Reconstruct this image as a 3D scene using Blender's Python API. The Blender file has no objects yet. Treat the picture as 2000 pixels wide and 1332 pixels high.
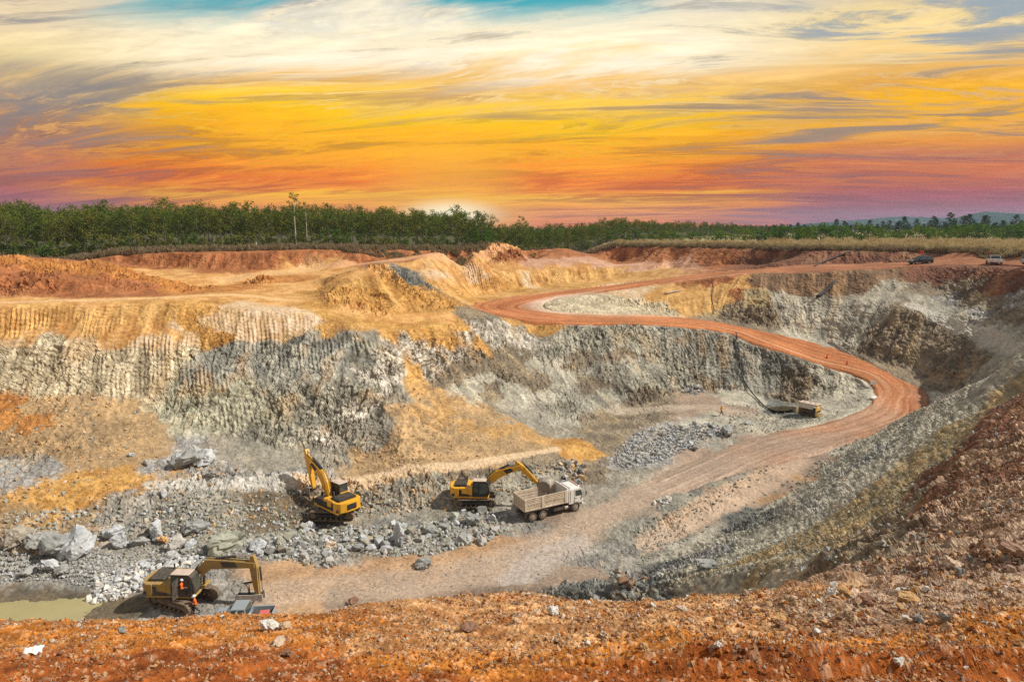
import bpy, bmesh, math, random
import numpy as np
from mathutils import Vector, Matrix, Euler
from mathutils.geometry import delaunay_2d_cdt

random.seed(7)
RNG = np.random.default_rng(7)
scene = bpy.context.scene
col = scene.collection

# ------------------------------------------------------------------ camera
F = 1333.0
PITCH = math.radians(9.4)
SP, CP = math.sin(PITCH), math.cos(PITCH)
cam_d = bpy.data.cameras.new('camera')
cam_d.sensor_width = 36.0
cam_d.lens = 36.0 * F / 2000.0
cam_d.clip_start = 0.2
cam_d.clip_end = 12000
cam = bpy.data.objects.new('camera', cam_d)
cam.rotation_euler = (math.radians(90) - PITCH, 0, 0)
col.objects.link(cam)
scene.camera = cam

# ------------------------------------------------------------------ world / sun / exposure
SUN_EL, SUN_AZ = math.radians(45), math.radians(93)      # azimuth clockwise from +Y (the view axis)
sun_dir = Vector((math.sin(SUN_AZ) * math.cos(SUN_EL), math.cos(SUN_AZ) * math.cos(SUN_EL), math.sin(SUN_EL)))
sun_d = bpy.data.lights.new('sun', 'SUN')
sun_d.energy = 5.0
sun_d.angle = math.radians(0.6)
sun_d.color = (1.0, 0.93, 0.82)
sun = bpy.data.objects.new('sun', sun_d)
sun.rotation_euler = sun_dir.to_track_quat('Z', 'Y').to_euler()
col.objects.link(sun)

scene.view_settings.view_transform = 'Standard'
scene.view_settings.look = 'None'
scene.view_settings.exposure = 0.0
scene.view_settings.gamma = 1.0
scene.view_settings.use_curve_mapping = False
scene.render.film_transparent = False
scene.cycles.use_denoising = False
scene.cycles.max_bounces = 6
scene.cycles.diffuse_bounces = 3


class NT:
    """small helper to write node trees"""
    def __init__(s, tree):
        s.t = tree
        s.t.nodes.clear()

    def n(s, kind, **kw):
        nd = s.t.nodes.new(kind)
        for k, v in kw.items():
            setattr(nd, k, v)
        return nd

    def set(s, inp, v):
        if isinstance(v, bpy.types.NodeSocket):
            s.t.links.new(v, inp)
        elif v is not None:
            if inp.type == 'RGBA' and not isinstance(v, (int, float)) and len(v) == 3:
                v = (*v, 1)
            inp.default_value = v

    def math(s, op, a, b=None, c=None, clamp=False):
        nd = s.n('ShaderNodeMath', operation=op, use_clamp=clamp)
        s.set(nd.inputs[0], a)
        if b is not None: s.set(nd.inputs[1], b)
        if c is not None: s.set(nd.inputs[2], c)
        return nd.outputs[0]

    def vmath(s, op, a, b=None):
        nd = s.n('ShaderNodeVectorMath', operation=op)
        s.set(nd.inputs[0], a)
        if b is not None: s.set(nd.inputs[1], b)
        return nd.outputs['Value'] if op in ('DOT_PRODUCT', 'LENGTH') else nd.outputs[0]

    def mix(s, f, a, b, mode='MIX'):
        nd = s.n('ShaderNodeMix', data_type='RGBA', blend_type=mode)
        nd.clamp_factor = True
        s.set(nd.inputs[0], f); s.set(nd.inputs[6], a); s.set(nd.inputs[7], b)
        return nd.outputs[2]

    def smooth(s, v, lo, hi, a=0.0, b=1.0):
        nd = s.n('ShaderNodeMapRange', interpolation_type='SMOOTHSTEP')
        s.set(nd.inputs[0], v)
        for i, x in enumerate((lo, hi, a, b)): nd.inputs[i + 1].default_value = x
        return nd.outputs[0]

    def ramp(s, v, stops):
        nd = s.n('ShaderNodeValToRGB')
        el = nd.color_ramp.elements
        while len(el) < len(stops): el.new(0.5)
        for e, (p, c) in zip(el, stops):
            e.position = p
            e.color = (*c, 1) if len(c) == 3 else c
        s.set(nd.inputs[0], v)
        return nd.outputs[0]

    def noise(s, vec, scale, detail=4, rough=0.55, dist=0.0, lac=2.0):
        nd = s.n('ShaderNodeTexNoise')
        if vec is not None: s.set(nd.inputs['Vector'], vec)
        nd.inputs['Scale'].default_value = scale
        nd.inputs['Detail'].default_value = detail
        nd.inputs['Roughness'].default_value = rough
        nd.inputs['Distortion'].default_value = dist
        nd.inputs['Lacunarity'].default_value = lac
        return nd.outputs['Fac']

    def comb(s, x, y, z):
        nd = s.n('ShaderNodeCombineXYZ')
        for i, v in enumerate((x, y, z)): s.set(nd.inputs[i], v)
        return nd.outputs[0]

    def sep(s, v):
        nd = s.n('ShaderNodeSeparateXYZ')
        s.set(nd.inputs[0], v)
        return nd.outputs


def build_world():
    w = bpy.data.worlds.new('World')
    scene.world = w
    w.use_nodes = True
    k = NT(w.node_tree)
    tc = k.n('ShaderNodeTexCoord')
    d = tc.outputs['Generated']
    x, y, z = k.sep(d)
    zc = k.math('MAXIMUM', z, 0.0)
    inv = k.math('DIVIDE', 1.0, k.math('ADD', zc, 0.10))
    qx = k.math('MULTIPLY', x, inv)
    qy = k.math('MULTIPLY', y, inv)
    # a slight skew so that the streaks climb to the right
    q = k.comb(qx, k.math('ADD', qy, k.math('MULTIPLY', qx, 0.22)), 0.0)
    mp = k.n('ShaderNodeMapping'); k.set(mp.inputs[0], q); mp.inputs['Scale'].default_value = (0.42, 1.0, 1); mp.inputs['Location'].default_value = (3.1, 1.7, 0)
    broad = k.noise(mp.outputs[0], 0.75, 7, 0.55, 0.6)
    mp2 = k.n('ShaderNodeMapping'); k.set(mp2.inputs[0], q); mp2.inputs['Scale'].default_value = (0.42, 1.25, 1); mp2.inputs['Location'].default_value = (7.7, 4.2, 0)
    fine = k.noise(mp2.outputs[0], 1.7, 12, 0.68, 0.8)
    mp3 = k.n('ShaderNodeMapping'); k.set(mp3.inputs[0], q); mp3.inputs['Scale'].default_value = (0.40, 0.9, 1); mp3.inputs['Location'].default_value = (1.3, 9.2, 0)
    gap = k.noise(mp3.outputs[0], 1.05, 8, 0.58, 0.9)
    # closeness to the glow on the horizon
    ga = math.radians(-5.0)
    hl = k.math('SQRT', k.math('ADD', k.math('MULTIPLY', x, x), k.math('MULTIPLY', y, y)))
    cosaz = k.math('DIVIDE', k.math('ADD', k.math('MULTIPLY', x, math.sin(ga)), k.math('MULTIPLY', y, math.cos(ga))), hl)
    side0 = k.math('ADD', k.math('SUBTRACT', 1.0, cosaz), k.math('ADD', k.math('MULTIPLY', k.math('SUBTRACT', broad, 0.5), 0.07), k.math('MULTIPLY', k.math('SUBTRACT', fine, 0.5), 0.16)))
    side = k.smooth(side0, 0.01, 0.14)
    right = k.smooth(k.math('DIVIDE', x, hl), 0.1, 0.5)
    # the height in the sky, pushed about by the clouds
    wob = k.math('MULTIPLY', k.math('SUBTRACT', k.math('ADD', k.math('MULTIPLY', broad, 0.5), k.math('MULTIPLY', fine, 0.5)), 0.5),
                 k.math('ADD', 0.025, k.math('MULTIPLY', zc, 1.05)))
    t = k.math('MULTIPLY', k.math('ADD', zc, wob), 2.72, clamp=True)
    cen = k.ramp(t, [(0.0, (.95, .19, .02)), (.08, (1.0, .36, .012)), (.115, (1.0, .50, .015)), (.14, (.98, .30, .02)), (.18, (.88, .20, .03)), (.23, (1.0, .30, .006)), (.29, (1.0, .41, .008)), (.34, (1.0, .45, .025)),
                     (.38, (1.0, .60, .055)), (.43, (1.0, .64, .15)), (.48, (.90, .56, .22)), (.54, (1.05, .93, .74)), (.62, (.98, .88, .66)), (.70, (.80, .76, .64)), (1.0, (.27, .30, .36))])
    sid = k.ramp(t, [(0.0, (.34, .105, .16)), (.09, (.39, .12, .15)), (.14, (.52, .17, .11)), (.19, (.50, .19, .13)), (.26, (.46, .21, .14)), (.32, (.47, .25, .16)),
                     (.37, (.52, .30, .17)), (.43, (.40, .31, .235)), (.48, (.68, .50, .26)), (.57, (.90, .74, .42)), (.66, (.83, .68, .46)), (.75, (.68, .57, .43)), (1.0, (.26, .29, .35))])
    rig = k.ramp(t, [(0.0, (.30, .11, .20)), (.08, (.35, .10, .14)), (.13, (.45, .12, .11)), (.17, (.62, .19, .10)), (.23, (.49, .175, .13)), (.28, (.76, .31, .10)), (.33, (.85, .43, .14)), (.39, (.98, .52, .07)),
                     (.44, (.78, .41, .11)), (.49, (.85, .52, .19)), (.56, (.98, .76, .40)), (.63, (.88, .69, .36)), (.70, (.55, .49, .40)), (1.0, (.26, .29, .35))])
    far = k.mix(right, sid, rig)
    c = k.mix(side, cen, far)
    # streaks of grey and mauve cloud
    band = k.math('MULTIPLY', k.smooth(zc, 0.03, 0.12), k.smooth(zc, 0.40, 0.20))
    sm = k.math('MULTIPLY', k.smooth(fine, 0.50, 0.66), k.math('MULTIPLY', band, k.math('ADD', 0.42, k.math('MULTIPLY', side, 0.5))))
    c = k.mix(k.math('MULTIPLY', sm, 0.7), c, k.mix(side, (0.50, 0.30, 0.14), (0.27, 0.21, 0.20)))
    low = k.math('MULTIPLY', k.smooth(fine, 0.47, 0.60), k.smooth(zc, 0.13, 0.02))
    c = k.mix(k.math('MULTIPLY', low, 0.55), c, k.mix(side, (0.62, 0.14, 0.05), (0.33, 0.12, 0.13)))
    hi = k.math('MULTIPLY', k.smooth(fine, 0.50, 0.36), k.smooth(zc, 0.02, 0.10))
    c = k.mix(k.math('MULTIPLY', hi, 0.34), c, k.mix(k.smooth(zc, .10, .24), k.mix(side, (1.1, .60, .05), (.9, .45, .16)), k.mix(side, (1.1, 0.94, 0.62), (1.0, 0.80, 0.52))))
    wisp = k.noise(mp2.outputs[0], 5.5, 9, 0.7, 0.5)
    c = k.mix(1.0, c, k.ramp(k.math('ADD', k.math('MULTIPLY', wisp, .5), k.math('MULTIPLY', fine, .5)), [(.36, (1.22, 1.22, 1.24)), (.5, (1, 1, 1)), (.64, (.72, .72, .77))]), 'MULTIPLY')
    edge = k.math('MULTIPLY', k.smooth(fine, .455, .495), k.smooth(fine, .545, .50))
    edge = k.math('MULTIPLY', edge, k.math('MULTIPLY', k.smooth(wisp, .40, .60), k.smooth(zc, .03, .14)))
    c = k.mix(k.math('MULTIPLY', edge, .65), c, k.mix(k.smooth(zc, .10, .24), k.mix(side, (1.1, .66, .08), (.95, .52, .20)), k.mix(side, (1.15, 1.0, .70), (1.0, .82, .55))))
    und = k.math('MULTIPLY', k.smooth(fine, .545, .60), k.smooth(zc, .05, .13))
    c = k.mix(k.math('MULTIPLY', und, k.math('ADD', .22, k.math('MULTIPLY', side, .22))), c, k.mix(side, (.62, .40, .17), (.30, .26, .26)))
    # blue sky in the gaps, higher up
    sky = k.n('ShaderNodeTexSky', sky_type='NISHITA')
    sky.sun_disc = False
    sky.sun_elevation = SUN_EL
    sky.sun_rotation = SUN_AZ
    sky.dust_density = 1.0
    blue = k.mix(1.0, sky.outputs[0], (0.045, 0.15, 0.115), 'MULTIPLY')
    azg = k.math('MULTIPLY', k.math('SUBTRACT', k.math('DIVIDE', x, hl), 0.03), 4.0)
    bias = k.math('MULTIPLY', k.smooth(k.math('ABSOLUTE', azg), 1.1, 0.2), k.smooth(y, 0.0, 0.2))
    gm = k.math('MULTIPLY', k.smooth(k.math('ADD', gap, k.math('MULTIPLY', bias, 0.20)), 0.56, 0.69), k.smooth(k.math('ADD', zc, k.math('MULTIPLY', k.math('SUBTRACT', broad, 0.5), 0.12)), 0.235, 0.30))
    c = k.mix(gm, c, blue)
    gr = k.math('MULTIPLY', k.math('MULTIPLY', k.smooth(fine, .50, .60), k.smooth(zc, .16, .24)), k.math('ADD', k.math('MULTIPLY', right, .75), k.math('MULTIPLY', side, .15)))
    c = k.mix(gr, c, (.36, .43, .48))
    # a low bank of blue-grey cloud, heavier at the sides
    bank = k.math('MULTIPLY', k.math('MULTIPLY', k.smooth(zc, .125, .155), k.smooth(zc, .205, .170)), k.smooth(k.math('ADD', k.math('MULTIPLY', broad, .2), k.math('MULTIPLY', fine, .8)), .45, .53))
    c = k.mix(k.math('MULTIPLY', bank, k.math('MULTIPLY', k.math('ADD', .14, k.math('MULTIPLY', side, .6)), .85)), c, (.27, .25, .25))
    hsv = k.n('ShaderNodeHueSaturation'); hsv.inputs['Saturation'].default_value = 1.12; k.set(hsv.inputs['Color'], c); c = hsv.outputs[0]
    # the sun going down behind the wood
    el0 = math.radians(1.05)
    g = k.math('ADD', k.math('MULTIPLY', x, math.sin(ga) * math.cos(el0)), k.math('ADD', k.math('MULTIPLY', y, math.cos(ga) * math.cos(el0)), k.math('MULTIPLY', z, math.sin(el0))))
    g1 = k.smooth(g, 0.990, 1.0004)
    c = k.mix(k.math('MULTIPLY', g1, 0.6), c, (1.05, 0.50, 0.02))
    # the white of the disc is wider than high
    ux = k.math('MULTIPLY', k.math('SUBTRACT', k.math('DIVIDE', x, hl), math.sin(ga)), 1 / 0.062)
    uz = k.math('MULTIPLY', k.math('SUBTRACT', z, math.sin(el0)), 1 / 0.019)
    rr = k.math('SQRT', k.math('ADD', k.math('MULTIPLY', ux, ux), k.math('MULTIPLY', uz, uz)))
    g2 = k.math('MULTIPLY', k.smooth(rr, 1.5, 0.0), k.smooth(y, 0.0, 0.1))
    c = k.mix(g2, c, (1.3, 1.15, 0.75))
    c = k.mix(k.smooth(z, -0.02, -0.12), c, (0.16, 0.11, 0.08))
    bg = k.n('ShaderNodeBackground')
    k.set(bg.inputs[0], c)
    bg.inputs[1].default_value = 1.0
    out = k.n('ShaderNodeOutputWorld')
    k.t.links.new(bg.outputs[0], out.inputs[0])


build_world()


# ------------------------------------------------------------------ small helpers
def tag(o, label=None, cat=None, group=None, kind=None):
    if label: o['label'] = label
    if cat: o['category'] = cat
    if group: o['group'] = group
    if kind: o['kind'] = kind
    return o


def link(name, mesh, parent=None):
    o = bpy.data.objects.new(name, mesh)
    col.objects.link(o)
    if parent is not None: o.parent = parent
    return o


def empty(name, loc, rot=(0, 0, 0), scale=1.0):
    o = bpy.data.objects.new(name, None)
    o.location = loc
    o.rotation_euler = rot
    o.scale = (scale,) * 3
    o.empty_display_size = 0.5
    col.objects.link(o)
    return o


def ray(px, py):
    a, b = (px - 1000.0) / F, (py - 666.0) / F
    return Vector((a, CP - b * SP, -SP - b * CP))


def at_z(px, py, z):
    d = ray(px, py)
    return d * (z / d.z)


def at_y(px, py, Y):
    d = ray(px, py)
    return d * (Y / d.y)


# ------------------------------------------------------------------ noise on arrays
_LAT = np.random.default_rng(11).random((64, 64, 64), dtype=np.float32)


def vnoise(x, y, z):
    """value noise in -1..1, period 64"""
    xi, yi, zi = np.floor(x), np.floor(y), np.floor(z)
    fx, fy, fz = x - xi, y - yi, z - zi
    fx = fx * fx * fx * (fx * (fx * 6 - 15) + 10); fy = fy * fy * fy * (fy * (fy * 6 - 15) + 10); fz = fz * fz * fz * (fz * (fz * 6 - 15) + 10)
    xi = xi.astype(np.int64) & 63; yi = yi.astype(np.int64) & 63; zi = zi.astype(np.int64) & 63
    x1, y1, z1 = (xi + 1) & 63, (yi + 1) & 63, (zi + 1) & 63
    L = _LAT.ravel()
    def g(a, b, c): return L[(a * 64 + b) * 64 + c]
    c00 = g(xi, yi, zi) * (1 - fx) + g(x1, yi, zi) * fx
    c10 = g(xi, y1, zi) * (1 - fx) + g(x1, y1, zi) * fx
    c01 = g(xi, yi, z1) * (1 - fx) + g(x1, yi, z1) * fx
    c11 = g(xi, y1, z1) * (1 - fx) + g(x1, y1, z1) * fx
    return ((c00 * (1 - fy) + c10 * fy) * (1 - fz) + (c01 * (1 - fy) + c11 * fy) * fz) * 2 - 1


def fbm(x, y, z, octs=4, gain=0.5, ridged=False):
    s = np.zeros_like(x); a = 1.0; tot = 0
    for i in range(octs):
        v = vnoise(x + 13.7 * i, y + 7.3 * i, z + 3.1 * i)
        if ridged: v = 1 - 2 * np.abs(v)
        s += v * a; tot += a
        a *= gain; x = x * 2.03; y = y * 2.03; z = z * 2.03
    return s / tot


def cellnoise(x, y, z, seed=0):
    """Worley: nearest and second distance, a random value of the nearest cell, and a random tilted plane across it"""
    xi, yi, zi = np.floor(x), np.floor(y), np.floor(z)
    d1 = np.full(x.shape, 9.0, np.float32); d2 = d1.copy(); r1 = np.zeros_like(d1); tl = np.zeros_like(d1)
    L = _LAT.ravel()
    for dx in (-1, 0, 1):
        for dy in (-1, 0, 1):
            for dz in (-1, 0, 1):
                cx = (xi + dx).astype(np.int64); cy = (yi + dy).astype(np.int64); cz = (zi + dz).astype(np.int64)
                def h(k): return L[((cx * 3 + 17 * k + seed) & 63) * 4096 + ((cy * 5 + 29 * k) & 63) * 64 + ((cz * 7 + 41 * k + cx + cy) & 63)]
                ex = cx + h(1) - x; ey = cy + h(2) - y; ez = cz + h(3) - z
                dd = ex * ex + ey * ey + ez * ez
                m = dd < d1
                d2 = np.where(m, d1, np.minimum(d2, dd))
                r1 = np.where(m, h(4), r1)
                tl = np.where(m, ex * (h(5) * 2 - 1) + ey * (h(6) * 2 - 1) + ez * (h(7) * 2 - 1), tl)
                d1 = np.where(m, dd, d1)
    return np.sqrt(d1), np.sqrt(d2), r1, tl


def sstep(a, b, x):
    t = np.clip((x - a) / (b - a), 0, 1)
    return t * t * (3 - 2 * t)
# ================================================================== THE TERRAIN
# break lines of the pit: each point is a bearing out of the survey photograph and its height below the camera (z)
ROAD = [  # stations down the haul road: left bank, right bank, z
    ((2120, 517), (2120, 522), -5.9), ((1920, 513.5), (1920, 518), -7.05), ((1780, 514.5), (1780, 519.5), -7.55), ((1640, 518), (1640, 525), -8.2), ((1500, 523), (1500, 530), -9.0), ((1400, 531), (1400, 540), -10.3), ((1300, 543), (1300, 553), -12.0), ((1200, 556), (1200, 566), -13.3),
    ((1100, 567), (1120, 578), -14.5), ((1010, 578), (1075, 587), -15.3), ((940, 590), (1058, 597), -15.9), ((925, 602), (1075, 606), -16.2),
    ((985, 618), (1110, 611), -16.5), ((1090, 629), (1200, 613), -16.8), ((1250, 631), (1300, 616.5), -17.2), ((1380, 640), (1400, 629), -18.0),
    ((1450, 654), (1480, 644), -19.0), ((1540, 678), (1560, 662), -20.5), ((1620, 705), (1650, 688), -22.2), ((1680, 733), (1740, 730), -24.0),
    ((1708, 762), (1800, 760), -25.6), ((1700, 788), (1818, 782), -26.6), ((1670, 804), (1790, 815), -27.3), ((1600, 828), (1720, 842), -28.1),
    ((1500, 845), (1610, 880), -29.0), ((1430, 868), (1500, 905), -29.8), ((1340, 905), (1400, 935), -30.5), ((1240, 945), (1300, 975), -31.2),
    ((1150, 980), (1200, 1020), -32.0)]
road_a = [at_z(*a, z) for a, b, z in ROAD]
road_b = [at_z(*b, z) for a, b, z in ROAD]

LINES = []
def L(*pts): LINES.append([at_z(*p) for p in pts])
def LY(*pts): LINES.append([at_y(*p) for p in pts])

# the rim under the photographer, its lip and the drop behind it
L((-900, 1332, -4.0), (0, 1332, -4.0), (600, 1332, -4.0), (1000, 1332, -4.0), (1500, 1332, -4.05), (2000, 1332, -4.1), (2900, 1332, -4.2))
lip = [(-900, 1197, -5.6), (0, 1200, -5.6), (250, 1199, -5.65), (420, 1196, -5.7), (600, 1188, -5.75), (760, 1176, -5.8), (900, 1162, -5.9), (1000, 1157, -6.0), (1200, 1160, -6.1), (1320, 1158, -6.2), (1440, 1150, -6.4), (1540, 1136, -6.7), (1650, 1110, -7.1), (1720, 1084, -7.6)]
L(*lip)
LINES.append([at_z(*p) + Vector((-0.3, 1.6, -2.2)) for p in lip])
LINES.append([at_z(*p) + Vector((-1.0, 6.5, -9.0)) for p in lip[:-2]])
# right shoulder, where the rubble starts to fall away into the pit
L((1720, 1084, -7.6), (1780, 1040, -8.4), (1835, 985, -9.5), (1885, 915, -10.6), (1940, 845, -11.2), (2000, 785, -11.6), (2080, 740, -12.0))
L((2000, 1200, -4.7), (2000, 1080, -5.4), (2000, 980, -6.6), (2010, 900, -8.2), (2060, 820, -9.4), (2120, 760, -9.8))
L((2400, 1000, -5.0), (2350, 850, -6.3), (2300, 720, -7.5), (2250, 620, -7.0), (2200, 540, -5.6))
# the right-hand slope, seen along its length
L((1500, 1120, -14.2), (1600, 1115, -15.0), (1700, 1060, -15.6), (1800, 980, -15.7), (1900, 890, -15.2), (1960, 830, -14.6), (2040, 760, -14.4))
L((1300, 1130, -26), (1400, 1122, -25.8), (1500, 1072, -25.4), (1600, 1015, -24.6), (1700, 945, -23.6), (1800, 872, -22.4), (1900, 790, -20.2), (1960, 720, -17.4), (2060, 660, -15))
L((1190, 1150, -33.1), (1300, 1085, -33.2), (1400, 1040, -32.9), (1480, 1000, -32.2), (1560, 948, -31.0), (1625, 895, -29.5))
# the spoil tongue between the haul road and the lower track
L((1215, 1038, -32.2), (1310, 988, -31.2), (1410, 948, -30.5), (1490, 917, -30.0))
L((1240, 1060, -33.0), (1330, 1033, -33.0), (1420, 990, -32.5), (1500, 945, -31.3))
# pit floor
L((-900, 1195, -32.6), (0, 1198, -32.75), (150, 1190, -32.85), (235, 1188, -32.8), (285, 1188, -32.3), (383, 1195, -32.0), (520, 1190, -32.0), (700, 1170, -32.3), (900, 1150, -32.7), (1150, 1150, -33.0))
L((-900, 1150, -32.4), (0, 1150, -32.55), (90, 1140, -32.5), (180, 1166, -32.66), (240, 1176, -32.7), (275, 1172, -32.3))
L((-900, 1120, -31.8), (0, 1110, -31.6), (150, 1110, -31.7), (300, 1120, -31.9), (500, 1110, -32.0), (700, 1100, -32.2), (950, 1075, -32.5), (1100, 1060, -32.6))
LINES.append([Vector((-70, 30, -32.6)), Vector((-30, 28, -32.6)), Vector((-8, 27, -32.4)), Vector((4, 34, -32.6))])
# foot of the lower wall, its bench, and the toe of the main wall
L((-900, 1090, -31.0), (0, 1085, -30.8), (150, 1070, -30.9), (300, 1062, -31.3), (420, 1060, -31.4), (520, 1040, -31.6), (620, 1020, -32.0), (760, 1005, -32.0), (880, 990, -31.9), (960, 985, -31.9), (1060, 985, -32.1), (1120, 965, -32.1))
L((-900, 965, -27.0), (0, 962, -27.0), (150, 958, -27.3), (300, 952, -28.0), (420, 944, -28.3), (520, 944, -28.9), (620, 948, -29.4), (760, 940, -29.4), (880, 926, -29.4), (980, 908, -29.3), (1060, 898, -29.2), (1120, 893, -29.6), (1150, 905, -30.6))
L((-900, 890, -25.4), (0, 900, -26.0), (150, 905, -26.3), (300, 910, -26.7), (420, 915, -27.2), (560, 930, -28.2), (680, 932, -28.7), (800, 922, -28.8), (900, 903, -28.8), (1000, 888, -28.8), (1090, 872, -28.8), (1150, 850, -28.8))
# floor of the back of the pit
L((1150, 850, -28.8), (1165, 826, -28.9), (1250, 792, -28.3), (1330, 768, -27.9), (1400, 763, -27.7), (1470, 768, -27.7), (1530, 780, -27.8), (1590, 782, -27.8), (1640, 790, -27.6))
L((1170, 920, -30.6), (1200, 880, -29.9), (1290, 838, -29.1), (1408, 812, -28.4), (1485, 806, -28.5), (1530, 812, -28.7), (1575, 816, -28.4), (1630, 806, -28.2))
L((1505, 783, -27.9), (1535, 780, -27.8), (1570, 784, -27.9))
L((1508, 797, -29.4), (1535, 799, -29.5), (1553, 798, -29.3))
L((1200, 925, -30.7), (1300, 880, -30.0), (1420, 848, -29.2))
# main wall: talus shoulder, top edge
LY((-900, 770, 84), (0, 775, 84.5), (150, 760, 85), (240, 775, 85), (330, 800, 85), (430, 850, 83), (560, 875, 81), (640, 880, 80.5))
LY((-900, 665, 87.5), (0, 668, 88.5), (150, 665, 89), (330, 668, 90), (450, 665, 91.5), (560, 660, 93), (660, 655, 93.5), (725, 665, 93))
L((-900, 597, -10.3), (0, 598, -10.4), (150, 592, -10.3), (330, 590, -10.3), (450, 598, -11.0), (560, 606, -11.6), (640, 618, -12.6), (710, 634, -13.6), (770, 645, -14.9))
# the nose and the debris fan
LY((640, 880, 80.5), (700, 850, 83), (745, 780, 86.5), (775, 742, 89))
LY((772, 648, 97.5), (776, 690, 94.5), (779, 742, 91.5))
LY((806, 722, 98.5), (830, 770, 94), (870, 840, 87.5), (885, 900, 81.5))
LY((745, 800, 88), (705, 870, 82.5), (672, 925, 77.6))
LY((850, 730, 101), (930, 770, 99), (1000, 815, 95.5), (1070, 862, 90.5))
LY((860, 700, 102.5), (950, 740, 104), (1040, 790, 101.5), (1130, 835, 97.5))
LY((900, 665, 107), (960, 685, 111), (1020, 700, 113), (1100, 715, 112), (1220, 720, 113))
LY((770, 645, 98), (840, 640, 104), (900, 625, 111.5), (955, 616, 119), (1000, 630, 121.5), (1050, 642, 122.5))
# shelf behind the nose, the spoil heap on it
L((640, 600, -11.9), (700, 618, -13.0), (800, 616, -14.3), (900, 606, -15.2), (930, 606, -15.8))
LY((560, 580, 110), (600, 572, 116), (660, 572, 120))
LY((620, 590, 106), (680, 606, 104.5), (760, 612, 108), (840, 606, 114), (900, 602, 118))
LY((650, 545, 118), (690, 525, 121), (740, 519, 122), (775, 521, 123), (815, 545, 124), (870, 578, 124), (908, 600, 125))
LY((690, 540, 117), (740, 535, 118), (790, 545, 119), (850, 580, 119.5))
LY((560, 555, 140), (700, 550, 142), (850, 562, 146), (905, 580, 148))
# left plateau: track, red dirt mounds, sand flat
L((-900, 588, -10.2), (0, 588, -10.2), (180, 584, -10.1), (400, 577, -10.2), (520, 580, -10.7))
LY((-900, 572, 102), (0, 574, 102), (140, 576, 102), (240, 574, 104), (330, 576, 108))
LY((-900, 538, 103), (0, 543, 104), (90, 548, 104), (190, 546, 106), (290, 562, 110), (360, 574, 114))
LY((-900, 500, 110), (-200, 498, 112), (0, 503, 114), (60, 514, 114), (100, 526, 115), (110, 520, 116), (185, 514, 117), (240, 530, 118), (330, 552, 119), (375, 572, 121))
LY((-900, 510, 128), (0, 518, 128), (150, 522, 130), (330, 548, 136), (430, 566, 136))
LY((485, 567, 128), (512, 556, 131)); LY((512, 537, 133), (520, 538, 133)); LY((548, 556, 133), (556, 560, 133))
L((450, 556, -9.9), (600, 548, -10.0), (640, 530, -9.6), (820, 522, -9.6))
L((-900, 520, -8.6), (100, 520, -8.6), (300, 524, -9.0), (460, 527, -9.2), (600, 524, -9.2), (800, 520, -9.3), (920, 517, -9.6), (1030, 513, -9.6))
L((-900, 500, -6.0), (100, 502, -6.4), (230, 497, -6.0), (330, 494, -5.6), (420, 493, -5.5), (560, 489, -5.1), (700, 489, -5.2), (860, 490, -5.3), (930, 488, -5.2))
LY((930, 489, 184), (975, 479, 190), (998, 479, 190), (1050, 508, 186))
# terraces beside the hairpin
L((830, 528, -10.4), (950, 530, -10.8), (1060, 528, -10.9), (1200, 522, -10.4), (1330, 524, -10.0), (1420, 521, -9.6))
L((870, 548, -13.0), (930, 575, -15.7), (1000, 566, -15.2), (1090, 556, -14.4), (1200, 545, -13.2), (1300, 534, -11.9), (1390, 526, -10.3))
L((1030, 512, -9.8), (1100, 510, -9.7), (1200, 512, -9.7), (1300, 517, -9.6), (1400, 519, -9.3), (1500, 517, -8.8))
LY((1035, 482, 196), (1100, 483, 200), (1200, 482, 200), (1300, 483, 192), (1400, 485, 180), (1500, 488, 168), (1600, 489, 160), (1700, 490, 155), (1800, 492, 150), (1900, 494, 142), (2000, 496, 129), (2150, 500, 104))
LY((1500, 517, 158), (1600, 516, 152), (1700, 515, 148), (1800, 511, 146), (1900, 511, 138), (2000, 512, 124), (2150, 520, 99))
# the right wall: plateau edge, ledge, foot
LY((1560, 529, 142), (1640, 527, 141), (1720, 523, 139), (1800, 520, 137), (1900, 520, 130), (2000, 523, 117), (2150, 535, 94))
LY((1480, 575, 137), (1560, 580, 136), (1640, 585, 133), (1720, 590, 127), (1775, 594, 124), (1850, 617, 118.5), (1920, 640, 109), (2000, 668, 98), (2100, 700, 86))
LY((1760, 606, 122), (1850, 640, 116), (1930, 668, 105), (2000, 692, 95))
LY((1440, 626, 131), (1520, 640, 130), (1610, 668, 126), (1700, 695, 119), (1780, 725, 113), (1845, 760, 105), (1850, 800, 98))
LY((1770, 560, 131), (1850, 570, 126), (1930, 585, 118), (2010, 602, 107))
# between the two legs of the road
LY((1090, 582, 145.5), (1180, 580, 144), (1300, 580, 141.5), (1400, 578, 140.5))
LY((1090, 602, 138), (1180, 608, 136.5), (1300, 611, 136), (1400, 616, 134.5))
# wall under the lower leg and round the sump
LY((1100, 640, 121), (1250, 640, 123), (1380, 650, 122.5), (1450, 664, 121.5), (1540, 690, 118), (1600, 712, 115), (1650, 735, 111.5), (1675, 765, 107.5))
LY((1500, 735, 116), (1550, 722, 115.5), (1600, 740, 112))
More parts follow.
